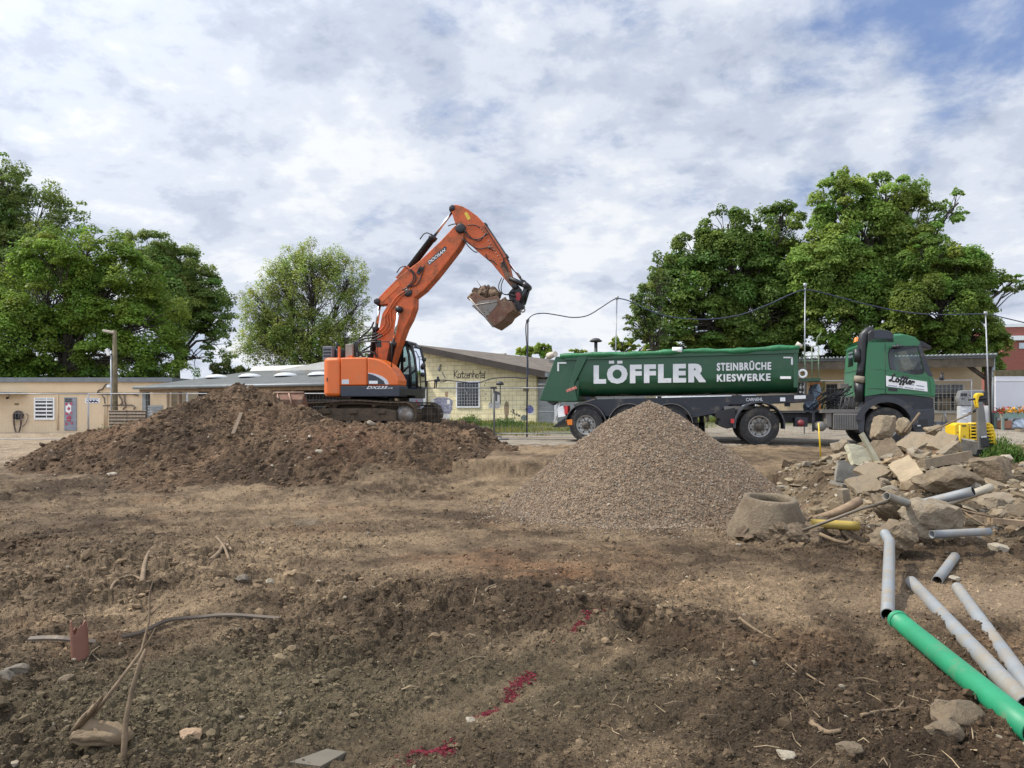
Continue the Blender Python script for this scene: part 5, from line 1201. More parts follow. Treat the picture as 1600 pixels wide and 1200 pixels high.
    q = MB(); p = T.p3(1403.5, 541.5, -0.18); q.lathe([(0,-0.03),(0.8,-0.03),(1,0),(0.9,0.03),(0,0.04)], (0,0,0), 'z', 20); q.v = [(a*0.17+p[0], b*0.13+p[1], c_*0.9+p[2]) for a, b, c_ in q.v]; q.tube([p, T.p3(1402, 537, 0.0)], 0.02, 6); q.build('kerb_mirror', M_fend, cab)
    # wheel arch, step, bumper
    arch(tk, us_, -0.03, 0.5, 0.80, 2, 168, 0.16, M_fend, 'front_wheel_arch', 0.56, 26)
    arch(tk, us_, Wd-0.5, Wd+0.03, 0.80, 2, 168, 0.16, M_fend, 'front_wheel_arch', 0.56, 26)
    q = MB(); q.prism(P_list(T, [(1338,655),(1346,642),(1352,640),(1350,675),(1346,676),(1343,676)], 0), 0.0, 0.5); q.build('arch_skirt', M_fend, tk)
    q = MB(); q.prism(P_list(T, [(1352,619.5),(1384,616),(1412,617),(1459,622),(1459,640),(1428,640),(1410,630),(1384,626),(1366,628),(1352,636)], 0.02), 0.02, Wd-0.02); q.build('cab_skirt', M_chas, tk)
    q = MB(); q.prism(P_list(T, [(1424,646),(1428,640),(1460,638),(1461,652),(1458,675),(1430,675),(1421,660)], 0.0), 0.0, Wd); bp = q.build('bumper', M_fend, tk, 0.03)
    q = MB(); q.prism(P_list(T, [(1430,656),(1449,655),(1450,669),(1430,670)], 0.0), -0.012, 0.0); q.build('step_recess', M_black, bp)
    q = MB(); q.prism(P_list(T, [(1433,664),(1438,664),(1438,666),(1433,666)], 0.0), -0.02, -0.01); q.build('step_edge', M_silver, bp)
    q = MB(); q.prism(P_list(T, [(1452,590),(1462,600),(1461,620),(1454,619)], -0.0), -0.02, 0.1); q.build('corner_panel', M_green2, cab, 0.02)
    return T
TRF = make_truck()
# ------------------------------------------------------------------ buildings
M_plaster = mat('ochre_plaster', (0.66, 0.51, 0.33), 0.9, var=0.06, scale=1.2, dirt=(0.48, 0.36, 0.22), dscale=1.5, damt=0.25, bump=0.15, bscale=30)
M_fascia = mat('grey_sheet_metal', (0.17, 0.19, 0.20), 0.5, metal=0.2, dirt=(0.26, 0.25, 0.22), dscale=2, damt=0.3)
M_felt = mat('grey_roofing_felt', (0.10, 0.108, 0.11), 0.9, var=0.2, scale=1.5, dirt=(0.17, 0.17, 0.15), dscale=1.2, damt=0.4, bump=0.3, bscale=30)
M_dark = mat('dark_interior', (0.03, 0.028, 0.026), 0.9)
M_wood = mat('weathered_wood', (0.26, 0.18, 0.11), 0.8, var=0.3, scale=5, bump=0.3, bscale=30)
M_dwood = mat('dark_wood', (0.060, 0.044, 0.033), 0.8, var=0.3, scale=5, bump=0.3, bscale=30)
M_door = mat('blue_grey_door', (0.21, 0.23, 0.27), 0.5, dirt=DUST, damt=0.15)
M_pane = mat('dark_window_pane', (0.015, 0.018, 0.022), 0.08, var=0.05)
M_cable = mat('cable_rubber', (0.020, 0.022, 0.035), 0.5)
M_conc = mat('concrete', (0.25, 0.205, 0.145), 0.92, var=0.25, scale=5, dirt=(0.15, 0.105, 0.063), dscale=4, damt=0.55, bump=0.8, bscale=35)
def brick_mat():
    m = bpy.data.materials.new('painted_brick'); m.use_nodes = True; nt = m.node_tree; N = nt.nodes.new; L = nt.links.new; b = nt.nodes['Principled BSDF']
    tc = N('ShaderNodeTexCoord'); mp = N('ShaderNodeMapping'); mp.inputs['Rotation'].default_value = (R(90), 0, 0); L(tc.outputs['Object'], mp.inputs[0])
    br = N('ShaderNodeTexBrick'); br.inputs['Color1'].default_value = (0.74, 0.65, 0.40, 1); br.inputs['Color2'].default_value = (0.80, 0.71, 0.45, 1); br.inputs['Mortar'].default_value = (0.56, 0.48, 0.28, 1)
    br.inputs['Scale'].default_value = 1.0; br.inputs['Mortar Size'].default_value = 0.014; br.inputs['Brick Width'].default_value = 0.42; br.inputs['Row Height'].default_value = 0.20
    L(mp.outputs[0], br.inputs['Vector'])
    n = N('ShaderNodeTexNoise'); n.inputs['Scale'].default_value = 2.2; n.inputs['Detail'].default_value = 7; L(tc.outputs['Object'], n.inputs['Vector'])
    r = N('ShaderNodeMapRange'); L(n.outputs[0], r.inputs[0]); r.inputs[1].default_value = 0.3; r.inputs[2].default_value = 0.75; r.inputs[3].default_value = 1.06; r.inputs[4].default_value = 0.8
    vm = N('ShaderNodeVectorMath'); vm.operation = 'SCALE'; L(br.outputs[0], vm.inputs[0]); L(r.outputs[0], vm.inputs['Scale']); L(vm.outputs[0], b.inputs['Base Color'])
    bp = N('ShaderNodeBump'); bp.inputs['Strength'].default_value = 0.6; bp.inputs['Distance'].default_value = 0.01; bp.invert = True; L(br.outputs['Fac'], bp.inputs['Height']); L(bp.outputs[0], b.inputs['Normal'])
    b.inputs['Roughness'].default_value = 0.85
    return m
def left_building():
    F = Frame(-40, 46.0, -0.6, 0); root = thing('flat_roof_building', 'low ochre plastered building with grey flat roof edge and one barred window at far left', 'building', F.o, 0)
    P = F.P; u1 = P(268, 600)[0]; zt = P(0, 597)[1]
    MB().box(0, u1, 0, 8, -0.5, zt).build('wall', M_plaster, root)
    m = MB(); m.box(-0.1, u1+0.1, -0.15, 8.1, zt, P(0, 590)[1]); m.build('roof', M_fascia, root)
    m = MB(); m.box(P(43,614)[0], P(222,614)[0], -0.06, 0, P(0,615.2)[1], P(0,613.4)[1]); m.build('wall_ledge', mat('brown_ledge', (0.22,0.15,0.09), 0.8), root)
    m = MB(); m.prism(P_list(F, [(-80,611),(43,613.5),(43,616),(-80,615)], 0), -0.9, 0); m.build('canopy', M_fascia, root)
    w = MB(); a, b = P(54,656), P(86,621.5); w.box(a[0], b[0], -0.07, 0, a[1], b[1]); wf = w.build('window', M_white, root)
    w = MB(); a, b = P(56.5,652.5), P(83.5,623); w.box(a[0], b[0], -0.076, -0.06, a[1], b[1]); w.build('window_pane', M_pane, wf)
    w = MB()
    for y in (625.3, 630.6, 636.4, 642.2, 648): q = P(56,y); w.box(a[0], b[0], -0.11, -0.085, q[1]-0.045, q[1]+0.045)
    w.box(P(74,0)[0]-0.02, P(74,0)[0]+0.02, -0.09, -0.077, a[1], b[1]); w.build('window_bars', M_white, wf)
    d = MB(); a, b = P(101,672.5), P(120,621); d.box(a[0], b[0], -0.05, 0, a[1], b[1]); dr = d.build('door', M_door, root)
    d = MB(); a, b = P(102,628), P(113.5,622.5); d.box(a[0], b[0], -0.062, -0.05, a[1], b[1]); d.build('door_light', M_pane, dr)
    d = MB(); r2 = random.Random(4)
    for (x, y, x2, y2) in ((103,630,112,647),(112,629,103,648),(105,646,110,655),(110,650,103,664),(105,652,113,662)):
        p, q = Vector(F.p3(x,y,-0.06)), Vector(F.p3(x2,y2,-0.06)); n = Vector((-(q-p).z, 0, (q-p).x)).normalized()*0.07
        for k in range(5):
            s, e = p+(q-p)*k/5, p+(q-p)*(k+1)/5
            if k % 2 == 0: d.add([s-n, e-n, e+n, s+n], [(0,1,2,3)])
    for k, v in enumerate(d.v): d.v[k] = (v[0], -0.058-0.0015*(k//4), v[2])
    d.build('red_tape', mat('red_tape', (0.42,0.05,0.10), 0.6), dr)
    d = MB(); a, b = P(103.5,646), P(112,631); d.box(a[0], b[0], -0.056, -0.0505, a[1], b[1]); d.build('door_poster', M_white, dr)
    s = MB(); a, b = P(133.5,630), P(156,622); s.box(a[0], b[0], -0.03, 0, a[1], b[1]); sg = s.build('wall_sign', M_white, root)
    s = MB()
    for k in range(11):
        x = 135.5+1.7*k; y = 626.3+0.7*math.sin(k*2.1); q = F.p3(x, y+1, -0.034); s.lathe([(0,-.003),(0.036+0.018*(k % 3),-.003),(0.036+0.018*(k % 3),.003),(0,.003)], q, 'y', 8)
    a, b = P(135,624), P(154,623); s.box(a[0], b[0], -0.034, -0.03, a[1], b[1]); s.build('sign_marks', mat('blue_black_print', (0.05,0.06,0.14), 0.6), sg)
    pp = MB()
    for l in ([(90,617),(90,672)], [(163,617),(163,670)], [(166,617),(166,670)]): MB().tube([F.p3(x,y,-0.05) for x,y in l], 0.045, 6).build('downpipe', M_plaster, root)
    pp = MB()
    for l in ([(152,615),(180,616),(205,615),(216,618)], [(152,614),(154,610),(160,608),(165,601),(170,601)], [(186,618),(190,624),(191,630),(187,633)], [(194,615),(195,628),(197,634),(192,640)], [(161,634),(180,633),(206,633),(211,636),(209,640)], [(160,618),(163,622),(164,630)]):
        pp.tube([F.p3(x,y,-0.08) for x,y in l], 0.04, 6)
    pp.build('conduit', mat('brown_conduit', (0.11,0.08,0.06), 0.6), root)
    pp = MB(); pp.lathe([(0,-0.2),(0.10,-0.2),(0.13,-0.1),(0.13,0),(0,0)], F.p3(171.5,604,0), 'y', 14); pp.build('wall_lamp', M_white, root)
    hr = MB(); c = F.p3(28.5,649,-0.12); hr.lathe([(0.10,-0.1),(0.27,-0.1),(0.27,-0.06),(0.12,-0.06),(0.12,0.06),(0.27,0.06),(0.27,0.1),(0.1,0.1),(0.1,-0.1)], c, 'y', 22); hr.lathe([(0,-0.05),(0.26,-0.05),(0.26,0.1),(0,0.1)], c, 'y', 22); 
    reel = hr.build('hose_reel', M_black, root)
    hz = MB()
    for k in range(7):
        w = 0.27-0.012*k; zl = 1.05+0.09*((k*5) % 7)/7
        pts = [(c[0]+w*math.cos(t), c[1]-0.02*(k % 3)-0.06, c[2]+(w*math.sin(t) if math.sin(t) > 0 else zl*1.0*math.sin(t))) for t in np.linspace(0, 2*math.pi, 22)]; hz.tube(pts, 0.022, 5)
    hz.tube([F.p3(x,y,-0.1) for x,y in ((35,667),(41,660),(44,652),(43.5,648),(40,646))], 0.02, 5); hz.build('coiled_hose', mat('brown_hose', (0.10,0.055,0.042), 0.6), reel)
    v = MB(); a, b = P(23,633), P(29.5,630); v.box(a[0], b[0], -0.03, 0, a[1], b[1]); v.build('vent', mat('olive_vent', (0.19,0.14,0.07), 0.7), root)
    v = MB(); v.lathe([(0,-0.14),(0.07,-0.14),(0.05,0),(0,0)], F.p3(13,622,0), 'y', 12); v.tube([F.p3(13,622,-0.05), F.p3(14.5,616,-0.05)], 0.015, 5); v.build('outdoor_lamp', M_black, root)
left_building()

def middle_building():
    F = Frame(-21.25, 44.0, -0.5, -25.4); root = thing('skylight_shed', 'long open-fronted shed with shallow grey felt roof and white dome skylights behind the heap', 'building', F.o, F.a)
    P = F.P; L = P(656, 600)[0]+0.4; ze = P(222, 605)[1]; D = 7.0; zr = ze+1.20
    m = MB(); m.add([(-0.1,-0.35,ze),(L,-0.35,ze),(L,D,zr),(1.6,D,zr),(-0.1,-0.35,ze-0.12),(L,-0.35,ze-0.12),(L,D,zr-0.12),(1.6,D,zr-0.12)], [(0,1,2,3),(7,6,5,4),(0,4,5,1),(1,5,6,2),(2,6,7,3),(3,7,4,0)]); rf = m.build('roof', M_felt, root)
    m = MB(); m.tube([(-0.1,-0.42,ze-0.04),(L,-0.42,ze-0.04)], 0.09, 8); m.build('gutter', M_fascia, rf)
    m = MB(); m.add([(1.5,D-0.1,zr),(L,D-0.1,zr),(L,D+0.2,zr+0.32),(1.5,D+0.2,zr+0.32),(1.5,D+0.5,zr),(L,D+0.5,zr)], [(0,1,2,3),(2,1,5),(3,2,5,4),(0,3,4)]); m.build('ridge_upstand', M_fascia, rf)
    u0 = P(437, 577, D*0.7)[0]
    m = MB(); m.add([(u0,D*0.62,zr-0.42),(L,D*0.62,zr-0.42),(L,D+1.5,zr+0.5),(u0+1.5,D+1.5,zr+0.5),(u0,D*0.62,zr-0.2),(L,D*0.62,zr-0.2),(L,D+1.5,zr+0.72),(u0+1.5,D+1.5,zr+0.72)], [(3,2,1,0),(4,5,6,7),(0,1,5,4),(1,2,6,5),(2,3,7,6),(3,0,4,7)]); m.build('upper_roof', mat('pale_grey_roof', (0.27,0.275,0.27), 0.85, var=0.2, dirt=DUST), root)
    for px, py in ((339,588.5),(391,587),(447,584.5),(500,583)):
        v = 3.6; u, z = P(px, py, v); z = ze+(zr-ze)*(v+0.35)/(D+0.35)
        q = MB(); q.lathe([(0.68,0),(0.68,0.05),(0.60,0.10),(0.45,0.17),(0.25,0.21),(0,0.23)], (u, v, z-0.02), 'z', 20); q.build('skylight_dome', mat('white_acrylic_dome', (0.55,0.57,0.58), 0.4, var=0.05, dirt=(0.5,0.48,0.42), damt=0.2), rf)
    m = MB(); m.box(0, L, -0.12, 0.02, ze-0.30, ze-0.13); m.build('front_beam', M_wood, root)
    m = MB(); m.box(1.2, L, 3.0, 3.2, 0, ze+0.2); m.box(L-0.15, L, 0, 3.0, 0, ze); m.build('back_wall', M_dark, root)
    m = MB(); m.box(0.9, 2.0, 0.05, 0.25, 0, ze-0.2); m.build('end_wall', M_plaster, root)
    m = MB()
    q = MB(); a = P(232, 640, 0)[0]; b = P(254,640,0)[0]
    for k in range(8): q.obox(((a+b)/2, -0.02, 0.55+0.16*k), (b-a, 0.03, 0.13), (25, 0, 0))
    q.build('louvre_shutter', mat('blue_grey_louvre', (0.30,0.35,0.39), 0.5), root)
    for px in (280, 334, 458, 560, 620):
        u = P(px, 620, 0)[0]; MB().box(u-0.08, u+0.08, -0.05, 0.11, 0, ze-0.3).build('post', M_wood, root)
    u = P(226, 620, 0)[0]; MB().box(u-0.14, u+0.14, -0.05, 0.25, 0, ze-0.13).build('corner_post', M_fascia, root)
    for px, w in ((262,9),(269,9),(420,16),(500,20)):
        u = P(px, 640, 1.5)[0]; MB().box(u, u+w/28, 1.5, 1.55, 0.2, 1.1).build('white_panel', M_white, root)
    a, b = P(640,672,-0.05), P(659.5,600,-0.05); d = MB(); d.box(a[0], b[0]+0.1, -0.08, 0.0, a[1], b[1]); dr = d.build('door', M_door, root)
    d = MB(); e = P(659.5,600,-0.05)[0]; d.box(e+0.1, e+0.22, -0.1, 0.0, a[1], b[1]+0.1); d.build('door_frame', M_white, dr)
    d = MB(); r2 = random.Random(2)
    for (x, y, w, h) in ((657,608,2.2,6),(653,614,3,5),(655,620,2.5,6),(651,627,2,5),(653,633,3,6),(656,611,2,3)):
        p = F.P(x, y, -0.1); d.obox((p[0], -0.09-0.003*(y % 3), p[1]), (w/30, 0.004, h/30), (0, r2.uniform(-30, 30), 0))
    d.build('red_tape', MATS['red_tape'], dr)
middle_building()

KH = Frame(-4.2, 36.0, 0.2, -33)
def katzenhotel():
    F = KH; root = thing('painted_brick_building', 'yellow painted block building with sloping dark roof, murals and hand-painted lettering', 'building', F.o, F.a)
    P = F.P; u1 = P(838, 620)[0]; u2 = P(880, 620)[0]; zl = P(660, 547)[1]; zr = P(838, 584)[1]; D = 13.5
    zz = lambda u: zl+(zr-zl)*u/u1
    m = MB(); m.prism([(0,-0.7),(u1,-0.7),(u1,zr),(0,zl)], 0, D-0.4); m.build('wall', brick_mat(), root)
    m = MB(); m.box(-0.03, u1+0.03, -0.03, 0.0, -0.7, P(700, 660.5)[1]); m.build('plinth', mat('brown_plinth', (0.13,0.085,0.065), 0.85), root)
    m = MB(); m.box(u1+0.0, u2+1.5, 0.12, 5, -0.7, P(842, 590)[1]-0.05); an = m.build('annex_wall', mat('grey_render', (0.27,0.28,0.28), 0.85, dirt=DUST, damt=0.15), root)
    m = MB(); m.box(u1+0.05, u2+1.5, 0.05, 0.12, P(842,601)[1], P(842,599.5)[1]); m.box(u1+0.05, u2+1.5, 0.09, 0.12, P(842,643.5)[1], P(842,643)[1]); m.build('wall_trim', M_white, an)
    m = MB(); a = P(868,640,0.1)[0]; m.box(a, a+0.1, 0.0, 0.1, -0.5, P(842,622)[1]); m.build('downpipe', M_white, an)
    # roof slab: verge overhangs in front
    rp = [(-0.35, zz(-0.35)+0.03), (u1+0.75, zz(u1+0.75)+0.03), (u1+0.75, zz(u1+0.75)+0.20), (-0.35, zz(-0.35)+0.20)]
    m = MB(); m.prism(rp, -0.55, D); rf = m.build('roof', mat('mossy_roof_felt', (0.105,0.085,0.068), 0.95, var=0.3, scale=2, dirt=(0.21,0.18,0.145), dscale=2.2, damt=0.5, bump=0.5, bscale=18), root)
    m = MB(); m.prism([(-0.37,rp[0][1]-0.10),(u1+0.78,rp[1][1]-0.10),(u1+0.78,rp[2][1]+0.015),(-0.37,rp[3][1]+0.015)], -0.60, -0.551); m.build('verge_board', mat('dark_verge_board', (0.045,0.036,0.03), 0.85, var=0.3, dirt=DUST, damt=0.15), rf)
    m = MB(); e = rp[1]; m.box(u1+0.76, u1+0.9, -0.6, D, e[1]-0.05, e[1]+0.13); m.build('gutter', M_fascia, rf)
    m = MB(); m.prism([(2.2,zz(2.2)+0.2),(2.9,zz(2.9)+0.2),(2.9,zz(2.9)+0.42),(2.2,zz(2.2)+0.36)], 8, 9); m.build('roof_vent', M_felt, rf)
    # window
    a, b = P(715,635.5), P(749,596); w = MB(); w.box(a[0]-0.05, b[0]+0.05, -0.05, 0.02, a[1]-0.05, b[1]+0.02); win = w.build('window', M_white, root)
    w = MB(); w.box(a[0]+0.02, b[0]-0.02, -0.056, -0.04, a[1]+0.03, b[1]-0.03); w.build('window_pane', M_pane, win)
    w = MB()
    for k in range(1, 8): u = a[0]+(b[0]-a[0])*k/8; w.box(u-0.012, u+0.012, -0.09, -0.07, a[1]+0.05, b[1]-0.05)
    for k in range(1, 8): z = a[1]+(b[1]-a[1])*k/8; w.box(a[0]+0.02, b[0]-0.02, -0.07, -0.057, z-0.008, z+0.008)
    c = ((a[0]+b[0])/2, -0.08, (a[1]+b[1])/2+0.12); w.tube([(c[0]-0.15,-0.095,c[2]+0.15),(c[0]+0.15,-0.095,c[2]+0.15),(c[0],-0.095,c[2]-0.15),(c[0]-0.15,-0.095,c[2]+0.15)], 0.02, 5)
    w.build('window_bars', mat('grey_bars', (0.30,0.31,0.32), 0.6), win)
    # hand painted lettering, letter by letter as brush strokes
    ink = mat('brown_black_wall_paint', (0.055,0.045,0.045), 0.8)
    G_ = {'K': (0.9, [[(0,0),(0.02,1.5)],[(0.75,1.4),(0.05,0.65),(0.9,-0.1)]]), 'a': (0.75, [[(0.6,0.75),(0.3,0.85),(0.05,0.5),(0.1,0.1),(0.4,0.05),(0.6,0.4)],[(0.6,0.8),(0.62,0.0)]]),
          't': (0.6, [[(0.3,1.35),(0.3,0.15),(0.5,0.0)],[(0.02,0.85),(0.6,0.9)]]), 'z': (0.78, [[(0.02,0.82),(0.66,0.84),(0.02,0.02),(0.7,0.04)]]), 'e': (0.7, [[(0.08,0.42),(0.58,0.5),(0.5,0.8),(0.2,0.8),(0.05,0.4),(0.2,0.02),(0.6,0.12)]]),
          'n': (0.8, [[(0.08,0.85),(0.08,0.0)],[(0.08,0.6),(0.32,0.84),(0.56,0.68),(0.58,0.0)]]), 'h': (0.75, [[(0.08,1.4),(0.08,0.0)],[(0.08,0.5),(0.35,0.8),(0.55,0.6),(0.57,0.0)]]), 'o': (0.75, [[(0.3,0.8),(0.05,0.5),(0.15,0.08),(0.45,0.05),(0.6,0.45),(0.45,0.8),(0.3,0.8)]]), 'l': (0.35, [[(0.2,1.4),(0.02,-0.15)]])}
    m = MB(); x = 709.5; j = random.Random(3)
    for ci, ch in enumerate('Katzenhotel'):
        w_, st = G_[ch]; yb = 590.5+j.uniform(-0.6, 0.6); sc_ = 7.6
        for s in st:
            m.tube([F.p3(x+q[0]*sc_*0.93, yb-q[1]*sc_*1.05, -0.006-0.0007*ci) for q in s], 0.022, 5)
        x += w_*sc_*0.84
    m.v = [(a_, -0.004-0.0006*(i % 5), c_) for i, (a_, b_, c_) in enumerate(m.v)]
    m.build('hand_lettering', ink, root)
    # murals painted on the wall (flat paint layers)
    def blotch(name, cx, cy, rx, ry, m_, v=-0.003, n=26, seed=0, jag=0.16, sq=0.6):
        r2 = random.Random(seed); pts = []
        for k in range(n):
            t = 2*math.pi*k/n; c_, s_ = math.cos(t), math.sin(t); f = 1+r2.uniform(-jag, jag)
            pts.append((cx+rx*math.copysign(abs(c_)**sq, c_)*f, cy-ry*math.copysign(abs(s_)**sq, s_)*f))
        return MB().prism(P_list(F, pts, 0), v-0.001, v+0.002).build(name, m_, root)
    Mbl = mat('blue_grey_mural', (0.17,0.17,0.24), 0.85, var=0.5, scale=9, dirt=(0.42,0.42,0.46), dscale=7, damt=0.5)
    Mwh = mat('white_mural', (0.62,0.60,0.56), 0.85, var=0.12)
    blotch('mural', 690, 634, 17.5, 13, Mbl, seed=1, jag=0.08)
    for x_, y_, a_, b_ in ((676,627.5,2.6,4),(701,628,2.4,3.6)): blotch('mural', x_, y_, a_, b_, Mwh, -0.006, 14, 2, 0.1)
    blotch('mural', 697, 651, 6.5, 4.5, Mwh, -0.003, 16, 3, 0.15); blotch('mural', 698, 616, 2.6, 5, mat('ochre_brown_mural', (0.34,0.24,0.14), 0.85, var=0.3, scale=8), -0.003, 14, 4, 0.2)
    blotch('mural', 775.5, 626, 6, 12, Mwh, -0.003, 20, 5, 0.1); blotch('mural', 772.5, 633.5, 9, 4.5, mat('grey_mural', (0.36,0.36,0.36), 0.85, var=0.4, scale=9), -0.005, 18, 6, 0.15); blotch('mural', 777, 614.5, 4, 3.5, MATS['grey_mural'], -0.006, 14, 7, 0.2)
    Mbr = mat('brown_mural', (0.23,0.17,0.10), 0.85, var=0.4, scale=9)
    blotch('mural', 791.5, 639, 3.9, 12.5, Mbr, -0.003, 22, 8, 0.05, 1.0); blotch('mural', 791, 652, 1.8, 7, Mbr, -0.005, 12, 9, 0.05)
    blotch('mural', 827.5, 639.5, 6.3, 6.3, mat('violet_blue_mural', (0.15,0.15,0.34), 0.8, var=0.5, scale=6), -0.003, 22, 10, 0.02, 1.0); blotch('mural', 829.5, 645, 5, 3.2, Mwh, -0.0025, 16, 11, 0.05, 1.0); blotch('mural', 819, 653, 5, 5, mat('grey_green_mural', (0.12,0.15,0.13), 0.8, var=0.4, scale=8), -0.003, 20, 12, 0.02, 1.0)
    m = MB(); r2 = random.Random(8)
    for k in range(16):
        t = k/15; m.obox(F.p3(799.5+11*t+r2.uniform(-2,2), 641+10*t+r2.uniform(-2,2), -0.004-0.0003*k), (0.06, 0.002, 0.05), (0, r2.uniform(0,90), 0))
    for x_, y_ in ((759,598.5),(757,602),(754.5,610),(759,615.5),(758.5,623)): m.obox(F.p3(x_, y_, -0.004), (0.045, 0.002, 0.045), (0, 45, 0))
    m.build('mural', ink, root)
    v = MB(); a, b = P(817.5,611.5), P(826,606.5); v.box(a[0], b[0], -0.02, 0, a[1], b[1]); v.build('wall_vent', MATS['olive_vent'], root)
    v = MB(); v.tube([F.p3(x_,y_,-0.05) for x_,y_ in ((685,579),(687,575),(688,569))], 0.03, 5); v.obox(F.p3(686,577,-0.06), (0.10,0.06,0.14), (0,30,0)); v.tube([F.p3(690,581,-0.012), F.p3(696,591,-0.012)], 0.02, 5); v.build('wall_bracket', mat('grey_bracket', (0.25,0.25,0.27), 0.6), root)
katzenhotel()

RSF = Frame(11.9, 30.0, 0.25, -20.5)
def right_shed():
    F = RSF; root = thing('veranda_shed', 'low ochre shed with dark overhanging roof edge and barred window behind the truck cab', 'building', F.o, F.a)
    P = F.P; u0 = P(1180, 600)[0]; u1 = P(1554, 600)[0]; zt = P(1553, 556)[1]; W_ = 1.6
    m = MB(); m.prism([(u0,-0.5),(u1-0.1,-0.5),(u1-0.1,zt-0.15),(u0,zt-0.15)], W_, 5); m.build('wall', M_plaster, root)
    m = MB(); m.box(u0-0.2, u1, -0.2, 5.2, zt-0.08, zt+0.02); rf = m.build('roof', M_felt, root)
    m = MB(); 
    for i in range(64):
        u = u0-0.2+(u1-u0+0.2)*i/63; m.lathe([(0,-0.27),(0.05,-0.27),(0.05,1.5),(0,1.5)], (u, 0, zt+0.04), 'y', 6)
    m.build('corrugated_edge', M_fascia, rf)
    m = MB(); m.box(u0-0.2, u1-0.05, -0.17, -0.11, zt-0.40, zt-0.09); m.build('fascia_board', mat('mossy_dark_board', (0.085,0.070,0.048), 0.9, var=0.4, scale=4, dirt=(0.17,0.15,0.11), dscale=3, damt=0.4), root)
    u = P(1545, 600, 0)[0]; MB().box(u-0.1, u+0.1, 0, 0.2, -0.5, zt-0.09).build('post', M_dwood, root)
    q = MB(); q.tube([F.p3(1510,569,0.1), F.p3(1544,594,0.1)], 0.085, 6); q.build('brace', M_dwood, root)
    u = P(1552, 600, -0.1)[0]; MB().tube([(u,-0.1,-0.5),(u,-0.1,zt)], 0.06, 8).build('downpipe', M_fascia, root)
    v = W_-0.02
    w = MB(); a, b = P(1460,642,v), P(1504,601,v); w.box(a[0]-0.08, b[0]+0.08, v-0.05, v+0.02, a[1]-0.1, b[1]+0.06); win = w.build('window', mat('cream_frame', (0.55,0.50,0.40), 0.7), root)
    w = MB(); w.box(a[0], b[0], v-0.056, v-0.04, a[1]+0.02, b[1]); w.build('window_pane', M_pane, win)
    w = MB()
    for k in range(1, 7): x = a[0]+(b[0]-a[0])*k/7; w.box(x-0.008, x+0.008, v-0.09, v-0.075, a[1], b[1])
    for k in range(1, 3): z = a[1]+(b[1]-a[1])*k/3; w.box(a[0], b[0], v-0.075, v-0.06, z-0.012, z+0.012)
    w.build('window_bars', MATS['cream_frame'], win)
    for x in (1464, 1472, 1480, 1490):
        p = P(x, 628, v); MB().box(p[0], p[0]+0.12, v-0.059, v-0.0565, a[1]+0.05, a[1]+0.05+0.4+0.02*(x % 7)).build('curtain', mat('tan_curtain', (0.20,0.15,0.09), 0.9), win)
    # painted panels in the gap behind the chassis
    for x0, x1, y0, y1, c in ((1264,1283,597,640,(0.42,0.17,0.05)),(1284,1289,596,645,(0.24,0.21,0.07))):
        a, b = P(x0,y1,v), P(x1,y0,v); MB().box(a[0], b[0], v-0.03, v+0.01, a[1], b[1]).build('wall_panel', mat('wall_panel_%d' % x0, c, 0.8, var=0.2), root)
    m = MB(); a, b = P(1243,617,v), P(1260,597,v); m.box(a[0], b[0], v-0.03, v, a[1], b[1]); pm = m.build('painted_board', M_black, root)
    m = MB()
    for x, y, rx, ry in ((1251,605,1.6,3),(1255.5,604.5,1.2,2.4),(1250.5,612.5,1.8,1.6),(1256,613.2,1.9,1.7),(1251.5,600.5,0.9,0.8)):
        m.prism(P_list(F, [(x+rx*math.cos(t), y+ry*math.sin(t)) for t in np.linspace(0, 2*math.pi, 10)[:-1]], v), v-0.036, v-0.03)
    m.build('white_patches', M_white, pm)
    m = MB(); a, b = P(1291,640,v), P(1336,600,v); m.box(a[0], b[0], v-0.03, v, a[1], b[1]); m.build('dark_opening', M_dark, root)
right_shed()
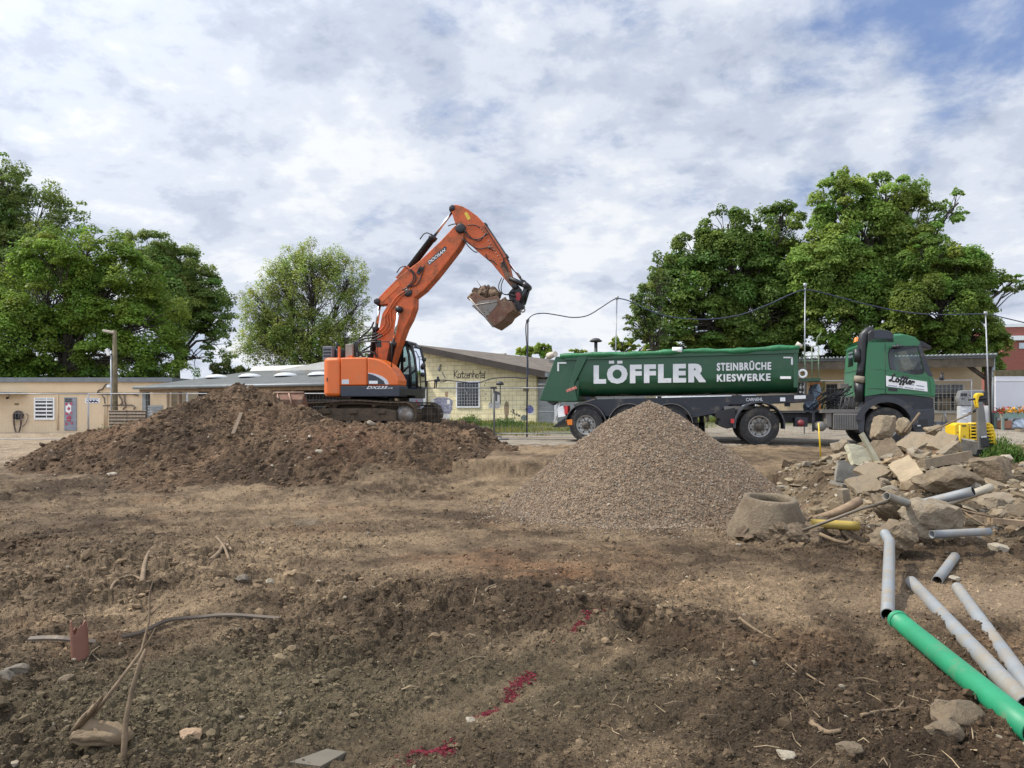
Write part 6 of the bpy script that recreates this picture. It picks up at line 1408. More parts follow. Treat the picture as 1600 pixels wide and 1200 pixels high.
def white_wall():
    F = Frame(17.7, 27.6, 0.25, -3); root = thing('white_board_wall', 'white board wall with mossy coping beside the shed, behind the flower table', 'wall', F.o, F.a)
    P = F.P; u0 = P(1556,620)[0]; z1 = P(1580,588)[1]
    MB().box(u0, u0+5, 0, 0.1, -0.5, z1).build('wall_panel', mat('white_grey_board', (0.56,0.57,0.61), 0.6, var=0.05, scale=1), root)
    MB().box(u0, u0+5, -0.03, 0.0, P(1580,595)[1], P(1580,594)[1]).build('batten', M_white, root)
    MB().box(u0+0.0, u0+5, 0.02, 0.4, z1, P(1580,578)[1]).build('coping', mat('mossy_coping', (0.12,0.10,0.055), 0.95, var=0.4, scale=5, bump=0.5), root)
    k = thing('kerb', 'pale concrete kerb along the foot of the white board wall', 'kerb', F.o, F.a)
    MB().box(u0-0.1, u0+5, -1.6, -1.3, -0.3, P(1580,670.5,-1.6)[1]).build('kerb_stone', M_conc, k)
    # flower table
    t = thing('flower_table', 'teal wooden table with trough of orange and yellow flowers by the white wall', 'table', F.o, F.a)
    a, b = P(1566,653,-0.9), P(1640,645,-0.9); Mt = mat('teal_paint', (0.17,0.27,0.24), 0.6, dirt=DUST)
    MB().box(a[0], b[0], -0.9, -0.4, a[1], b[1]).build('trough', Mt, t)
    for x in (a[0], b[0]-0.07):
        for v in (-0.9, -0.47): MB().box(x, x+0.07, v, v+0.07, 0.0, a[1]).build('leg', Mt, t)
    r2 = np.random.default_rng(3); n = 420; V = []; T_ = []
    for i in range(n):
        c = np.array([r2.uniform(a[0]-0.05, b[0]), r2.uniform(-0.95, -0.4), b[1]+abs(r2.normal(0.05, 0.07))]); g = i % 3 == 0
        d = r2.normal(size=(4, 3))*0.035+c; V.append(d); col = (0.05,0.10,0.03) if g else [(0.62,0.20,0.02),(0.65,0.40,0.04),(0.45,0.04,0.03),(0.6,0.28,0.03)][int((c[0]*2.3) % 4)]; T_ += [col]*4
    V = np.concatenate(V); Fq = np.arange(len(V)).reshape(-1, 4); np_obj('flowers', V, Fq, attr_mat('petal', 0.7, var=0.1), t, tint=np.array(T_))
    p = thing('plant_pot', 'terracotta square pot under the flower table', 'plant pot', F.o, F.a)
    a, b = P(1565,668.5,-0.8), P(1580,657,-0.8); m = MB(); m.box(a[0], b[0], -0.85, -0.5, a[1]-0.03, b[1]); m.build('pot', mat('terracotta', (0.28,0.13,0.08), 0.8, var=0.15), p, 0.02)
    m = MB()
    for i in range(9): m.tube([((a[0]+b[0])/2+0.02*i-0.08, -0.7, b[1]), ((a[0]+b[0])/2+0.05*(i-4), -0.7+0.02*(i % 3), b[1]+0.16)], [0.012, 0.004], 4)
    m.build('leaves', mat('plant_green', (0.06,0.12,0.04), 0.7), p)
    p = thing('plastic_sack', 'pale blue and white plastic sack under the flower table', 'sack', F.o, F.a); c = F.p3(1590, 662, -0.75)
    MB().rock(c, (0.5, 0.35, 0.34), (0,0,0), 41, 3, 0.12, 0.7).build('sack', mat('pale_blue_plastic', (0.45,0.53,0.62), 0.4, var=0.25, scale=8), p)
white_wall()
def far_building():
    root = thing('brick_building', 'red brick building with white band behind the trees at far right', 'building', (66, 95, 0.3), R(-8))
    F = Frame(66, 95, 0.3, -8); P = F.P; a = P(1566, 600)[0]
    m = MB(); m.box(a, a+16, 0, 12, -0.5, P(1580,511)[1]); w = m.build('wall', mat('red_brick', (0.26,0.085,0.065), 0.85, var=0.12, scale=3), root)
    m = MB(); m.box(a-0.1, a+16, -0.1, 12, P(1580,511)[1], P(1580,506)[1]); m.build('roof_edge', M_white, root)
    m = MB(); m.box(a-0.3, a+16, -0.35, -0.001, P(1580,532)[1], P(1580,525)[1]); m.build('band', M_white, root)
    m = MB(); m.box(P(1592,540)[0], P(1606,540)[0], -0.1, 0, P(1580,545)[1], P(1580,536)[1]); m.build('window', mat('pale_window', (0.45,0.5,0.55), 0.2), root)
far_building()

# ------------------------------------------------------------------ site fence, poles and cable
M_fence = mat('dull_galvanised_wire', (0.36, 0.37, 0.38), 0.55, metal=0.4, var=0.15)
def fence_panel(pa, pb, h, label, ground=None):
    pa = Vector(pa); pb = Vector(pb); d = pb-pa; L = d.xy.length; rz = math.atan2(d.y, d.x)
    root = thing('fence_panel', label, 'fence panel', pa, rz, 'mobile wire fence panels around the site')
    t = MB(); r = 0.017
    t.tube([(0.02,0,0),(0.02,0,h)], r, 8); t.tube([(L-0.02,0,0),(L-0.02,0,h)], r, 8); t.tube([(0,0,h),(L,0,h)], r*1.1, 8); t.tube([(0,0,0.10),(L,0,0.10)], r*0.9, 8)
    t.build('frame', M_fence, root)
    w = MB(); n = int(L/0.13)
    for i in range(1, n): w.tube([(L*i/n,0,0.1),(L*i/n,0,h)], 0.0024, 3, cap=False)
    for i in range(1, 7): w.tube([(0,0,0.1+(h-0.1)*i/7),(L,0,0.1+(h-0.1)*i/7)], 0.003, 3, cap=False)
    w.build('wire_mesh', M_fence, root)
    f = MB(); f.box(-0.2, 0.2, -0.33, 0.33, -0.12, 0.03); f.build('foot', M_conc, root, 0.02)
def fence_line(pxs, Y0, Y1, ztop, h, labels):
    n = len(pxs)-1; px0, px1 = pxs[0], pxs[-1]
    for i in range(n):
        pts = []
        for x in (pxs[i], pxs[i+1]):
            Y = Y0+(Y1-Y0)*(x-px0)/(px1-px0); pts.append(((x-800)/1200*Y, Y, ztop-h))
        fence_panel(pts[0], pts[1], h, labels[i])
fence_line([-17,138,292.5,448,603], 30.5, 30.0, 1.63, 1.9, ['wire fence panel in front of the grey door and barred window at far left', 'wire fence panel half hidden by the left slope of the soil heap', 'wire fence panel whose rail shows just behind the peak of the soil heap', 'wire fence panel behind the orange counterweight of the excavator'])
fence_line([622,772,924], 27.6, 27.2, 1.77, 1.72, ['wire fence panel in front of the painted barred window', 'wire fence panel between the grey clamp stand and the trailer tailgate'])
fence_line([1181,1350,1519], 25.3, 24.6, 1.94, 1.9, ['wire fence panel seen in the gap between trailer and truck cab', 'wire fence panel in front of the shed window, right of the truck cab'])
def cat(pts, k=7):
    p = [Vector(q) for q in pts]; out = []
    for i in range(len(p)-1):
        p0, p1, p2, p3 = p[max(i-1,0)], p[i], p[i+1], p[min(i+2,len(p)-1)]
        for j in range(k):
            t = j/k; out.append(0.5*((2*p1)+(p2-p0)*t+(2*p0-5*p1+4*p2-p3)*t*t+(3*p1-p0-3*p2+p3)*t**3))
    return out+[p[-1]]
POLES = [(824.5, 500, 27.5, 'dark thin cable pole in front of the yellow building, beside the tailgate'), (964, 465, 26.9, 'thin grey cable pole rising behind the middle of the green trailer'), (1258, 445, 25.6, 'tallest thin grey cable pole, rising behind the front end of the trailer'), (1540, 489, 26.6, 'thin grey cable pole rising above the shed roof at right')]
for i, (x, y, Y, lab) in enumerate(POLES):
    p = W(x, y, Y); g = gz(p.x, Y); root = thing('cable_pole', lab, 'pole', (p.x, Y, g), 0, 'thin poles carrying the site cable')
    lean = (-0.13 if i == 1 else (-0.03 if i != 3 else 0.15))
    MB().tube([(lean,0,-0.1),(0,0,p.z-g)], 0.022 if i else 0.032, 8).build('shaft', M_galv if i else M_navy, root)
    MB().lathe([(0,-0.06),(0.06,-0.06),(0.06,0.05),(0,0.05)], (0,0,p.z-g), 'z', 8).build('clamp', M_galv, root)
cp = cat([W(656,597,27.4), W(690,594,27.4), (W(720,596.5,27.4)), W(745,598.5,27.4), W(770,591.5,27.4), W(800,589.5,27.4), W(823,590,27.4), W(825,570,27.44), W(823.5,545,27.44), W(821.5,515,27.44), W(823.5,502,27.44), W(833,492,27.4), W(850,489.5,27.3), W(872,492.5,27.2), W(895,496,27.1), W(918,493,27.05), W(940,480,27.0), W(958,468.5,26.9), W(968,466.5,26.85),
          W(985,471,26.7), W(1010,483,26.5), W(1040,493.5,26.4), W(1080,498.5,26.3), W(1120,498,26.2), W(1160,491,26.0), W(1200,476,25.8), W(1235,460,25.7), W(1256,453,25.6), W(1275,455,25.6), W(1310,464,25.7), W(1360,477,25.9), W(1410,487,26.1), W(1460,491.5,26.3), W(1510,491,26.5), W(1541,491,26.6), W(1575,498,26.7), W(1620,509,26.8)])
c = MB().tube(cp, 0.020, 6).build('power_cable', mat('blue_black_cable', (0.022,0.028,0.06), 0.45)); tag(c, 'blue-black power cable sagging from pole to pole above the trailer and cab', 'cable')
root = thing('plug_block', 'dark cable junction with hanging plugs on the cable left of the barred window', 'cable junction', W(683, 596, 27.4))
m = MB(); m.obox((0,0,0.03), (0.20,0.12,0.10), (0,-10,0)); m.build('junction_box', M_cable, root, 0.02)
for x, l in ((-0.08,0.25),(-0.02,0.22)): MB().tube([(x,0,0),(x-0.01,0,-l)], [0.03,0.022], 6).build('plug', M_cable, root)
MB().obox((0.03,0,0.12), (0.07,0.07,0.10)).build('socket', M_cable, root)
MB().tube([(0.1,0,-0.02),(0.25,0,-0.01),(0.38,0,0.05)], 0.018, 6).build('lead', M_cable, root)
def clamp_stand():
    g = hit(775, 687); root = thing('clamp_stand', 'grey steel post with hanging rods on a round base plate by the painted wall', 'stand', (g.x, g.y, gz(g.x, g.y)))
    s = g.y/1200; H = (687-606)*s
    MB().lathe([(0,0),(0.30,0),(0.32,0.02),(0.30,0.045),(0.08,0.05),(0.06,0.12),(0,0.12)], (0.12,0,0), 'z', 24).build('base_plate', M_grime2, root)
    MB().tube([(-0.06,0,0.05),(-0.06,0,H)], 0.035, 10).build('post', M_grime2, root)
    MB().obox((-0.08,0,H), (0.22,0.10,0.07)).build('head', M_dgrey, root)
    for x, z0, z1 in ((-0.16,H,H-0.50),(0.14,H+0.12,H-0.52)): MB().tube([(x,-0.06,z0),(x,-0.06,z1)], 0.017, 6).build('rod', M_dgrey, root)
    MB().lathe([(0,0),(0.13,-0.05),(0.12,0.03),(0.05,0.07),(0,0.08)], (0.13,-0.06,H+0.14), 'z', 12).build('rod_cap', M_dgrey, root)
    m = MB(); m.obox((0.04,-0.03,H-0.16), (0.2,0.05,0.06), (0,25,0)); m.obox((0.01,-0.05,H-0.3), (0.06,0.06,0.3)); m.build('cross_clamp', M_dgrey, root, 0.01)
M_grime2 = mat('grey_steel_post', (0.17,0.165,0.155), 0.6, metal=0.3, dirt=DUST, damt=0.25); M_dgrey = mat('dark_grey_iron', (0.06,0.06,0.065), 0.6, metal=0.3)
clamp_stand()
def lamp_posts():
    Y = 41; p = W(181, 516, Y); root = thing('lamp_post', 'brown wooden lamp post with lamp head and small camera at the soil heap left edge', 'lamp post', (p.x, Y, -0.5))
    MB().tube([(0,0,0),(-0.07,0,p.z+0.5)], [0.13,0.11], 10).build('pole', mat('olive_brown_pole', (0.13,0.105,0.055), 0.8, var=0.3, scale=4), root)
    MB().tube([(-0.2,-0.05,0.3),(-0.22,-0.05,4.4)], 0.05, 6).build('conduit', M_galv, root)
    m = MB(); m.obox((-0.34,-0.05,p.z+0.42), (0.62,0.25,0.14), (0,10,0)); h = m.build('lamp_head', mat('cream_lamp_head', (0.42,0.38,0.29), 0.6), root, 0.04)
    m = MB(); m.obox((-0.30,-0.05,p.z+0.34), (0.4,0.2,0.05), (0,10,0)); m.build('lamp_lens', M_dgrey, h)
    m = MB(); m.obox((-0.38,-0.1,4.55), (0.14,0.16,0.36), (0,-20,0)); m.build('camera', M_white, root, 0.02)
    Y = 72; p = W(931, 533, Y); root = thing('street_lamp', 'small distant street lamp with flat round head above the trailer', 'street lamp', (p.x, Y, 0))
    MB().tube([(0,0,0),(0,0,p.z)], 0.16, 8).build('pole', M_dgrey, root); MB().lathe([(0,0.3),(0.3,0.25),(0.62,0.0),(0.5,-0.08),(0,-0.08)], (0,0,p.z), 'z', 16).build('lamp_head', M_dgrey, root)
lamp_posts()
def pallets():
    for px, lab in ((170, 'slatted wooden pallet wall standing beneath the lamp post'), (199, 'slatted wooden pallet wall half buried by the soil heap, right of the lamp post')):
        Y = 40.0; p = W(px, 668, Y); root = thing('wooden_pallet', lab, 'pallet', (p.x, Y, p.z), 0, 'pallets against the ochre building')
        m = MB(); w = 0.93; n = 5; H = 0.85
        for k in range(n): m.box(0, w, 0, 0.03, H*k/n+0.02, H*(k+0.62)/n+0.02)
        m.build('slats', mat('pale_pallet_wood', (0.31,0.24,0.17), 0.85, var=0.25, scale=4), root)
        MB().box(-0.02, w+0.02, 0.05, 0.09, 0, H+0.04).build('backing', M_dwood, root)
        MB().box(-0.05, w+0.05, -0.02, 0.08, H, H+0.05).build('top_board', MATS['pale_pallet_wood'], root)
pallets()
def behind_trailer():
    Y = 33; p = W(1097, 648, Y); root = thing('play_boat', 'bright blue trough with yellow flap seen below the trailer chassis', 'play boat', (p.x, Y, p.z), R(-8))
    m = MB(); m.prism([(0.0,0.25),(0.12,-0.02),(1.15,-0.02),(1.3,0.65),(0.75,0.65),(0.0,0.30)], 0, 0.8); m.build('hull', mat('bright_blue_plastic', (0.02,0.10,0.52), 0.4, var=0.08), root, 0.02)
    m = MB(); m.prism([(-0.02,0.28),(0.28,0.78),(0.45,0.70),(0.62,0.55)], -0.05, 0.05); m.build('flap', mat('ochre_yellow_plastic', (0.52,0.30,0.05), 0.5), root)
    g = base_z(np.array([p.x]), np.array([Y]))[0]-p.z
    for x in (0.25, 1.0): MB().box(x-0.05, x+0.05, 0.1, 0.7, min(g, -0.1)-0.05, 0.0).build('support', M_dwood, root)
    Y = 22.7; p = W(1268, 638, Y); root = thing('plastic_bundle', 'crumpled pale blue plastic bundle in the gap behind the truck chassis', 'bundle', (p.x, Y, 0))
    M_pl = mat('pale_blue_sheeting', (0.30,0.37,0.48), 0.4, var=0.35, scale=5, bump=0.4, bscale=12)
    z = p.z
    m = MB(); m.rock((0.03,0,z+0.42), (0.38,0.4,0.62), (0,15,0), 61, 3, 0.18); m.build('upper_fold', M_pl, root)
    m = MB(); m.rock((-0.05,-0.05,z+0.12), (0.5,0.45,0.42), (0,0,0), 62, 3, 0.18); m.build('lower_fold', M_pl, root)
behind_trailer()
# ------------------------------------------------------------------ trees
M_leaf = attr_mat('foliage', 0.55, var=0.0, trans=0.5, spec=0.35)
M_bark = mat('bark', (0.060, 0.050, 0.040), 0.95, var=0.3, scale=3)
def make_tree(name, label, Y, base, blobs, n, leaf, colour, depth=0.8, group=None, clumps=26, up=0.55, shell=0.5, seed=0, trunk_r=0.28, twig=True, alt=None, csize=1.0, airy=False):
    r2 = np.random.default_rng(900+seed); k = Y/1200.0; n = int(n*(1.05 if airy else 1.7)); clumps = clumps if airy else clumps*1.35; csize = csize if airy else csize*0.74
    bx = (base-800)*k; g = float(base_z(np.array([bx]), np.array([min(Y, 80)]))[0])
    root = thing(name, label, 'tree', (bx, Y, g), 0, group); o = np.array([bx, Y, g])
    B = np.array([[(x-800)*k, Y+r2.uniform(-0.5, 0.5)*0.6*min(rx, ry)*k, 1+(640-y)*k, rx*k, ry*k] for x, y, rx, ry, *_ in blobs])
    wts = np.array([b[4] if len(b) > 4 else 1.0 for b in blobs]); area = B[:, 3]*B[:, 4]*wts; area = area/area.sum()
    C = []; CB = []
    nc = int(clumps*len(blobs))
    for i in range(nc):
        b = r2.choice(len(B), p=area); d = r2.normal(size=3); d /= np.linalg.norm(d); rr = r2.uniform(shell, 1.0)**0.6
        C.append(B[b, :3]+d*rr*np.array([B[b, 3], min(B[b, 3], B[b, 4])*depth, B[b, 4]])*0.93); CB.append(b)
    C = np.array(C); CB = np.array(CB)
    cs = csize*r2.uniform(0.55, 1.25, nc)*np.clip(np.sqrt(B[CB, 3]*B[CB, 4])*0.36, 0.35, 1.5)
    dens = cs**2; pick = r2.choice(nc, n, p=dens/dens.sum())
    # leaves sit on the outer, upper side of each flattened clump
    d = r2.normal(size=(n, 3)); d[:, 2] = np.abs(d[:, 2])*0.9-0.32; d /= np.linalg.norm(d, axis=1)[:, None]
    rad = r2.uniform(0.35, 1.05, n)**0.5*np.where(r2.random(n) < 0.12, r2.uniform(1.0, 1.45, n), 1.0)
    db = r2.normal(size=(n, 3)); db /= np.linalg.norm(db, axis=1)[:, None]; rnd = (r2.random(nc) < (1.0 if airy else 0.45))[pick][:, None]
    d = np.where(rnd, db, d)
    droop = np.stack([d[:, 0], d[:, 1], d[:, 2]*0.5-0.28*(d[:, 0]**2+d[:, 1]**2)], 1); droop = np.where(rnd, d*np.array([0.95, 0.95, 1.1]), droop)
    P = C[pick]+droop*rad[:, None]*cs[pick][:, None]
    nrm = d*0.55+np.array([0, 0, up])+r2.normal(0, 0.42, (n, 3)); nrm /= np.linalg.norm(nrm, axis=1)[:, None]
    t = np.cross(nrm, r2.normal(size=(n, 3))); t /= np.linalg.norm(t, axis=1)[:, None]; s = np.cross(nrm, t)
    leaf = leaf*0.72
    L = (leaf*np.exp(r2.normal(0, 0.28, n)))[:, None]; w = L*0.36
    V = np.stack([P-t*L*0.5, P+s*w+nrm*L*0.06, P+t*L*0.5, P-s*w+nrm*L*0.06], 1)-o
    F = np.arange(4*n).reshape(-1, 4)
    base_c = np.array(colour)*np.array([3.6, 2.75, 1.7]); ct = r2.uniform(0.72, 1.35, nc); hue = r2.normal(0, 0.10, nc)
    c = base_c[None]*(ct[pick]*r2.uniform(0.8, 1.25, n))[:, None]; c[:, 0] *= 1+hue[pick]
    if alt is not None:
        for bi, col in alt.items():
            q = CB[pick] == bi; c[q] = np.array(col)*1.75*(ct[pick][q]*r2.uniform(0.8, 1.25, q.sum()))[:, None]
    np_obj('crown', V.reshape(-1, 3), F, M_leaf, root, tint=np.repeat(c, 4, 0))
    m = MB(); top = B[:, 2].max(); bc = B[:, :3].mean(0)
    fork = np.array([bx+(bc[0]-bx)*0.25, Y, g+(bc[2]-g)*0.5])
    m.tube([Vector((0,0,-0.2)), Vector(fork-o)*0.5+Vector((0.1,0,0)), Vector(fork-o)], [trunk_r*1.25, trunk_r, trunk_r*0.75], 10)
    for bi in range(len(B)):
        c0 = B[bi, :3]; mid = (fork+c0)/2+np.array([0, 0, 0.12*np.linalg.norm(c0-fork)])+r2.normal(0, 0.2, 3)
        m.tube([Vector(fork-o), Vector(mid-o), Vector(c0-o)], [trunk_r*0.55, trunk_r*0.36, trunk_r*0.18], 7)
        if twig:
            for q in C[CB == bi]:
                st = c0+(fork-c0)*r2.uniform(0, 0.45); md = (st+q)/2+np.array([0, 0, 0.2])+r2.normal(0, 0.15, 3)
                m.tube([Vector(st-o), Vector(md-o), Vector(q-o)], [trunk_r*0.14, trunk_r*0.09, trunk_r*0.04], 4, cap=False)
    m.build('trunk', M_bark, root)
    return root
G1 = 'broadleaf trees behind the ochre building'; G2 = 'broadleaf trees behind the shed and trailer'
make_tree('broadleaf_tree', 'tallest grey-green tree rising at the extreme left edge behind the ochre building', 60, -30, [(-60,330,90,90),(0,300,48,62),(10,262,22,26),(60,330,58,46),(105,338,38,34),(40,400,100,60),(-40,430,110,80),(140,372,22,22)], 60000, 0.22, (0.050,0.088,0.034), group=G1, seed=1, clumps=30)
make_tree('broadleaf_tree', 'large dark green maple-like tree with drooping leaf layers above the ochre building', 51, 90, [(110,405,80,46),(60,460,90,70),(175,440,75,66),(225,505,62,60),(20,530,90,70),(110,540,110,55),(200,560,80,40),(255,555,42,42),(140,380,50,30),(-60,540,80,70),(150,480,60,60)], 120000, 0.20, (0.050,0.100,0.024), group=G1, seed=2, clumps=34, up=0.8, shell=0.75)
make_tree('broadleaf_tree', 'mid green tree between the dark maple-like tree and the gap of sky, thin lower right', 64, 275, [(232,385,44,34),(200,378,30,24),(268,415,44,40),(300,445,42,44),(330,490,36,46),(280,480,60,50),(345,530,24,36,0.5),(310,560,55,30,0.45),(250,440,50,50)], 60000, 0.20, (0.050,0.092,0.034), group=G1, seed=3, clumps=26)
make_tree('ash_tree', 'airy light green rounded tree with upright branches left of the excavator boom', 52, 490, [(490,410,64,36),(440,438,48,40),(545,440,38,46),(490,450,80,46,0.5),(410,480,44,44),(560,480,26,40),(480,520,90,40),(420,540,60,40),(540,530,48,44),(500,560,90,30),(450,495,50,40),(395,520,26,46)], 95000, 0.13, (0.085,0.135,0.055), group=G1, seed=4, clumps=130, shell=0.3, trunk_r=0.13, csize=0.42, airy=True, up=0.9)
make_tree('shrub', 'dark green rounded shrub between the two left tree groups above the skylight roof', 50, 352, [(352,577,26,13),(378,583,14,8)], 5000, 0.16, (0.025,0.042,0.014), seed=5, clumps=14, trunk_r=0.1)
make_tree('broadleaf_tree', 'dense dark green tree with yellowish sprays behind the middle of the trailer', 48, 1150, [(1095,395,52,42),(1135,352,44,26),(1075,450,58,50),(1150,420,74,60),(1215,360,44,40),(1100,505,76,44),(1190,490,76,60),(1040,420,26,30),(1235,440,50,70),(1140,398,26,18,1.3),(1125,432,18,14,1.3),(1210,505,34,20,1.2),(1225,335,34,22,1.2),(1060,530,50,24)], 110000, 0.20, (0.040,0.080,0.026), group=G2, seed=6, clumps=32, alt={9:(0.150,0.185,0.028),10:(0.115,0.155,0.028),11:(0.150,0.19,0.028),12:(0.075,0.125,0.025)}, shell=0.75)
make_tree('broadleaf_tree', 'tallest mid green tree on the right with open branches at its upper right', 46, 1365, [(1320,310,48,40),(1310,285,32,22),(1385,300,58,36),(1430,285,28,26,0.6),(1345,370,84,60),(1425,350,52,44,0.8),(1300,430,80,56),(1385,440,90,60),(1465,335,40,26,0.6),(1495,318,24,22,0.9),(1330,500,80,46),(1430,420,50,50)], 110000, 0.20, (0.060,0.115,0.038), group=G2, seed=7, clumps=32, shell=0.7)
make_tree('broadleaf_tree', 'right-hand dark green tree with a branch reaching out over the brick building', 43, 1490, [(1490,425,56,44),(1535,455,44,40),(1585,440,24,13),(1525,520,44,40),(1460,480,66,56),(1550,545,26,40),(1420,530,60,36),(1500,560,60,30),(1450,400,40,36)], 75000, 0.18, (0.045,0.088,0.026), group=G2, seed=8, clumps=32, shell=0.75)
make_tree('sparse_tree', 'thin sparse tree with pale leaves at the left side of the dark right-hand trees', 42, 1030, [(1012,480,26,44),(1030,445,20,26),(1000,505,24,30),(1025,520,30,24),(990,480,14,18)], 6500, 0.16, (0.042,0.078,0.034), group=G2, seed=9, clumps=30, trunk_r=0.11, csize=0.8)
make_tree('small_tree', 'small bright green tree just above the roof of the painted block building', 75, 845, [(848,546,14,9),(822,549,14,7),(858,552,8,6)], 6000, 0.22, (0.085,0.14,0.035), seed=10, clumps=14, group='small far trees above the trailer rear')
make_tree('small_tree', 'small far green tree behind the rear half of the trailer, near the street lamp', 75, 975, [(972,537,20,11),(1000,545,24,10),(900,549,18,5),(1040,545,24,14)], 9000, 0.22, (0.075,0.125,0.032), seed=11, clumps=14, group='small far trees above the trailer rear')
# lower hedge seen between trunks
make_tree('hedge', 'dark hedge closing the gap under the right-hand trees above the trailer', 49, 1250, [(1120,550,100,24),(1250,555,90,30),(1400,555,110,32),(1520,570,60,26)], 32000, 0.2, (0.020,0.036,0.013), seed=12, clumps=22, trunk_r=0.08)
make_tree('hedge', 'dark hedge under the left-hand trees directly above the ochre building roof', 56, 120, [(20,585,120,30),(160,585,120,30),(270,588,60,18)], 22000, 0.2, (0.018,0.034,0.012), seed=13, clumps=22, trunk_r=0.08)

# ------------------------------------------------------------------ grass strips and weeds
def blades(name, P, H, wd, col, label, cat, seed, kind='stuff', parent=None):
    r2 = np.random.default_rng(seed); n = len(P)
    a = r2.uniform(0, 2*np.pi, n); lean = r2.normal(0, 0.35, (n, 2))*H[:, None]; w = wd*r2.uniform(0.6, 1.3, n)
    dx = np.cos(a)*w; dy = np.sin(a)*w
    b0 = P-np.stack([dx, dy, 0*dx], 1); b1 = P+np.stack([dx, dy, 0*dx], 1)
    mid = P+np.stack([lean[:, 0]*0.35, lean[:, 1]*0.35, H*0.6], 1); tip = P+np.stack([lean[:, 0], lean[:, 1], H], 1)
    V = np.stack([b0, b1, mid+np.stack([dx, dy, 0*dx], 1)*0.7, mid-np.stack([dx, dy, 0*dx], 1)*0.7, tip], 1).reshape(-1, 3)
    o = np.arange(n)[:, None]*5; F4 = np.concatenate([o+np.array([[0, 1, 2, 3]]), o+np.array([[3, 2, 4, 4]])], 0)
    F3 = np.concatenate([o+np.array([[0, 1, 2]]), o+np.array([[0, 2, 3]]), o+np.array([[3, 2, 4]])], 0)
    c = np.array(col)[None]*r2.uniform(0.6, 1.5, n)[:, None]; c[:, 0] *= r2.uniform(0.8, 1.5, n)
    ob = np_obj(name, V, F3, attr_mat('grass_blade', 0.6, var=0.0, trans=0.35), parent, tint=np.repeat(c, 5, 0))
    if label: tag(ob, label, cat, kind=kind)
    elif kind: ob['kind'] = kind
    return ob
def grass():
    r2 = np.random.default_rng(31); n = 30000; y = r2.uniform(27.9, 34.5, n); x = r2.uniform(-6.5, 7.5, n)
    kv = (np.stack([x, y], 1)-np.array([KH.o.x, KH.o.y]))@np.array([KH.v.x, KH.v.y]); d = fbm(x*0.7, y*1.2, 601, 4)
    keep = (kv < -0.05) & (r2.random(n) < np.clip(0.55+1.3*d+0.18*(y-29.5), 0, 1)); x, y = x[keep], y[keep]; n = len(x); z = G(x, y)
    blades('grass_verge', np.stack([x, y, z-0.01], 1), 0.085*np.exp(r2.normal(0, 0.4, n)), 0.014, (0.17,0.21,0.045), 'strip of green and yellowish grass at the foot of the painted wall', 'grass', 32)
    n = 9000; y = r2.uniform(33, 42, n); x = r2.uniform(6, 16, n); z = G(x, y)
    blades('grass_patch', np.stack([x, y, z], 1), 0.12*np.exp(r2.normal(0, 0.4, n)), 0.014, (0.15,0.21,0.045), 'patch of green grass beyond the road, seen under the trailer', 'grass', 33)
    n = 260; y = r2.uniform(27.9, 28.6, n); x = r2.uniform(-2.5, 1.4, n); z = G(x, y)
    blades('dry_stalks', np.stack([x, y, z], 1), 0.2*np.exp(r2.normal(0, 0.4, n)), 0.008, (0.19,0.19,0.08), 'tall dry grass stalks along the lower rail of the wire fence', 'grass', 34)
grass()
def weed(name, label, px, py, Y, n, H, spread, col, seed, w=0.012):
    r2 = np.random.default_rng(seed); p = W(px, py, Y); x = p.x+r2.normal(0, spread, n); y = Y+r2.normal(0, spread*0.7, n)
    z = any_z(x, y); root = thing(name, label, 'plant', (p.x, Y, az(p.x, Y)))
    hh = H*np.exp(r2.normal(0, 0.3, n))*np.exp(-((x-p.x)/(spread*1.6))**2)
    blades('foliage', np.stack([x, y, z], 1)-np.array(root.location), hh, w, col, None, None, seed, None, root)
    P = np.repeat(np.stack([x, y, z+hh*0.6], 1), 3, 0)+r2.normal(0, 0.06*H/0.4, (3*n, 3))-np.array(root.location)
    blades('leaves', P, np.full(3*n, 0.05*H/0.4+0.02), w*1.4, col, None, None, seed+1, None, root)
weed('weed_bush', 'bright green weed bush growing beside the yellow vibratory tamper', 1571, 716, 17.0, 420, 0.36, 0.22, (0.085,0.17,0.035), 41)
weed('weed', 'green weed in front of the pallet wall at the edge of the soil heap', 186, 664, 34.0, 260, 0.55, 0.55, (0.07,0.14,0.045), 42, 0.02)
weed('weed', 'leafy weed at the foot of the painted wall under the barred window', 735, 661, 31.5, 130, 0.36, 0.3, (0.10,0.18,0.04), 43, 0.016)
weed('weed', 'leafy weed at the foot of the painted wall beside the brown brush mural', 790, 662, 30.8, 160, 0.36, 0.4, (0.09,0.17,0.04), 44, 0.016)
# ------------------------------------------------------------------ debris on the right
M_conc2 = mat('pale_concrete', (0.245, 0.195, 0.13), 0.92, var=0.28, scale=5, dirt=(0.17, 0.118, 0.07), dscale=5, damt=0.5, bump=0.7, bscale=40)
M_conc3 = mat('grey_concrete', (0.19, 0.175, 0.145), 0.9, var=0.2, scale=5, dirt=(0.22, 0.17, 0.11), dscale=3, damt=0.35, bump=0.4, bscale=40)
M_earthy = mat('soil_covered_concrete', (0.20, 0.155, 0.10), 0.95, var=0.4, scale=5, dirt=(0.125, 0.088, 0.055), dscale=3, damt=0.65, bump=0.8, bscale=28)
M_pipe = mat('grey_plastic_pipe', (0.215, 0.232, 0.245), 0.55, var=0.14, scale=3, dirt=(0.25, 0.205, 0.145), dscale=4.5, damt=0.55)
M_greenpipe = mat('green_plastic_pipe', (0.016, 0.235, 0.11), 0.5, var=0.14, scale=2.5, dirt=(0.17, 0.155, 0.09), dscale=4.5, damt=0.42)
M_inside = mat('dark_pipe_inside', (0.02, 0.02, 0.02), 0.9)
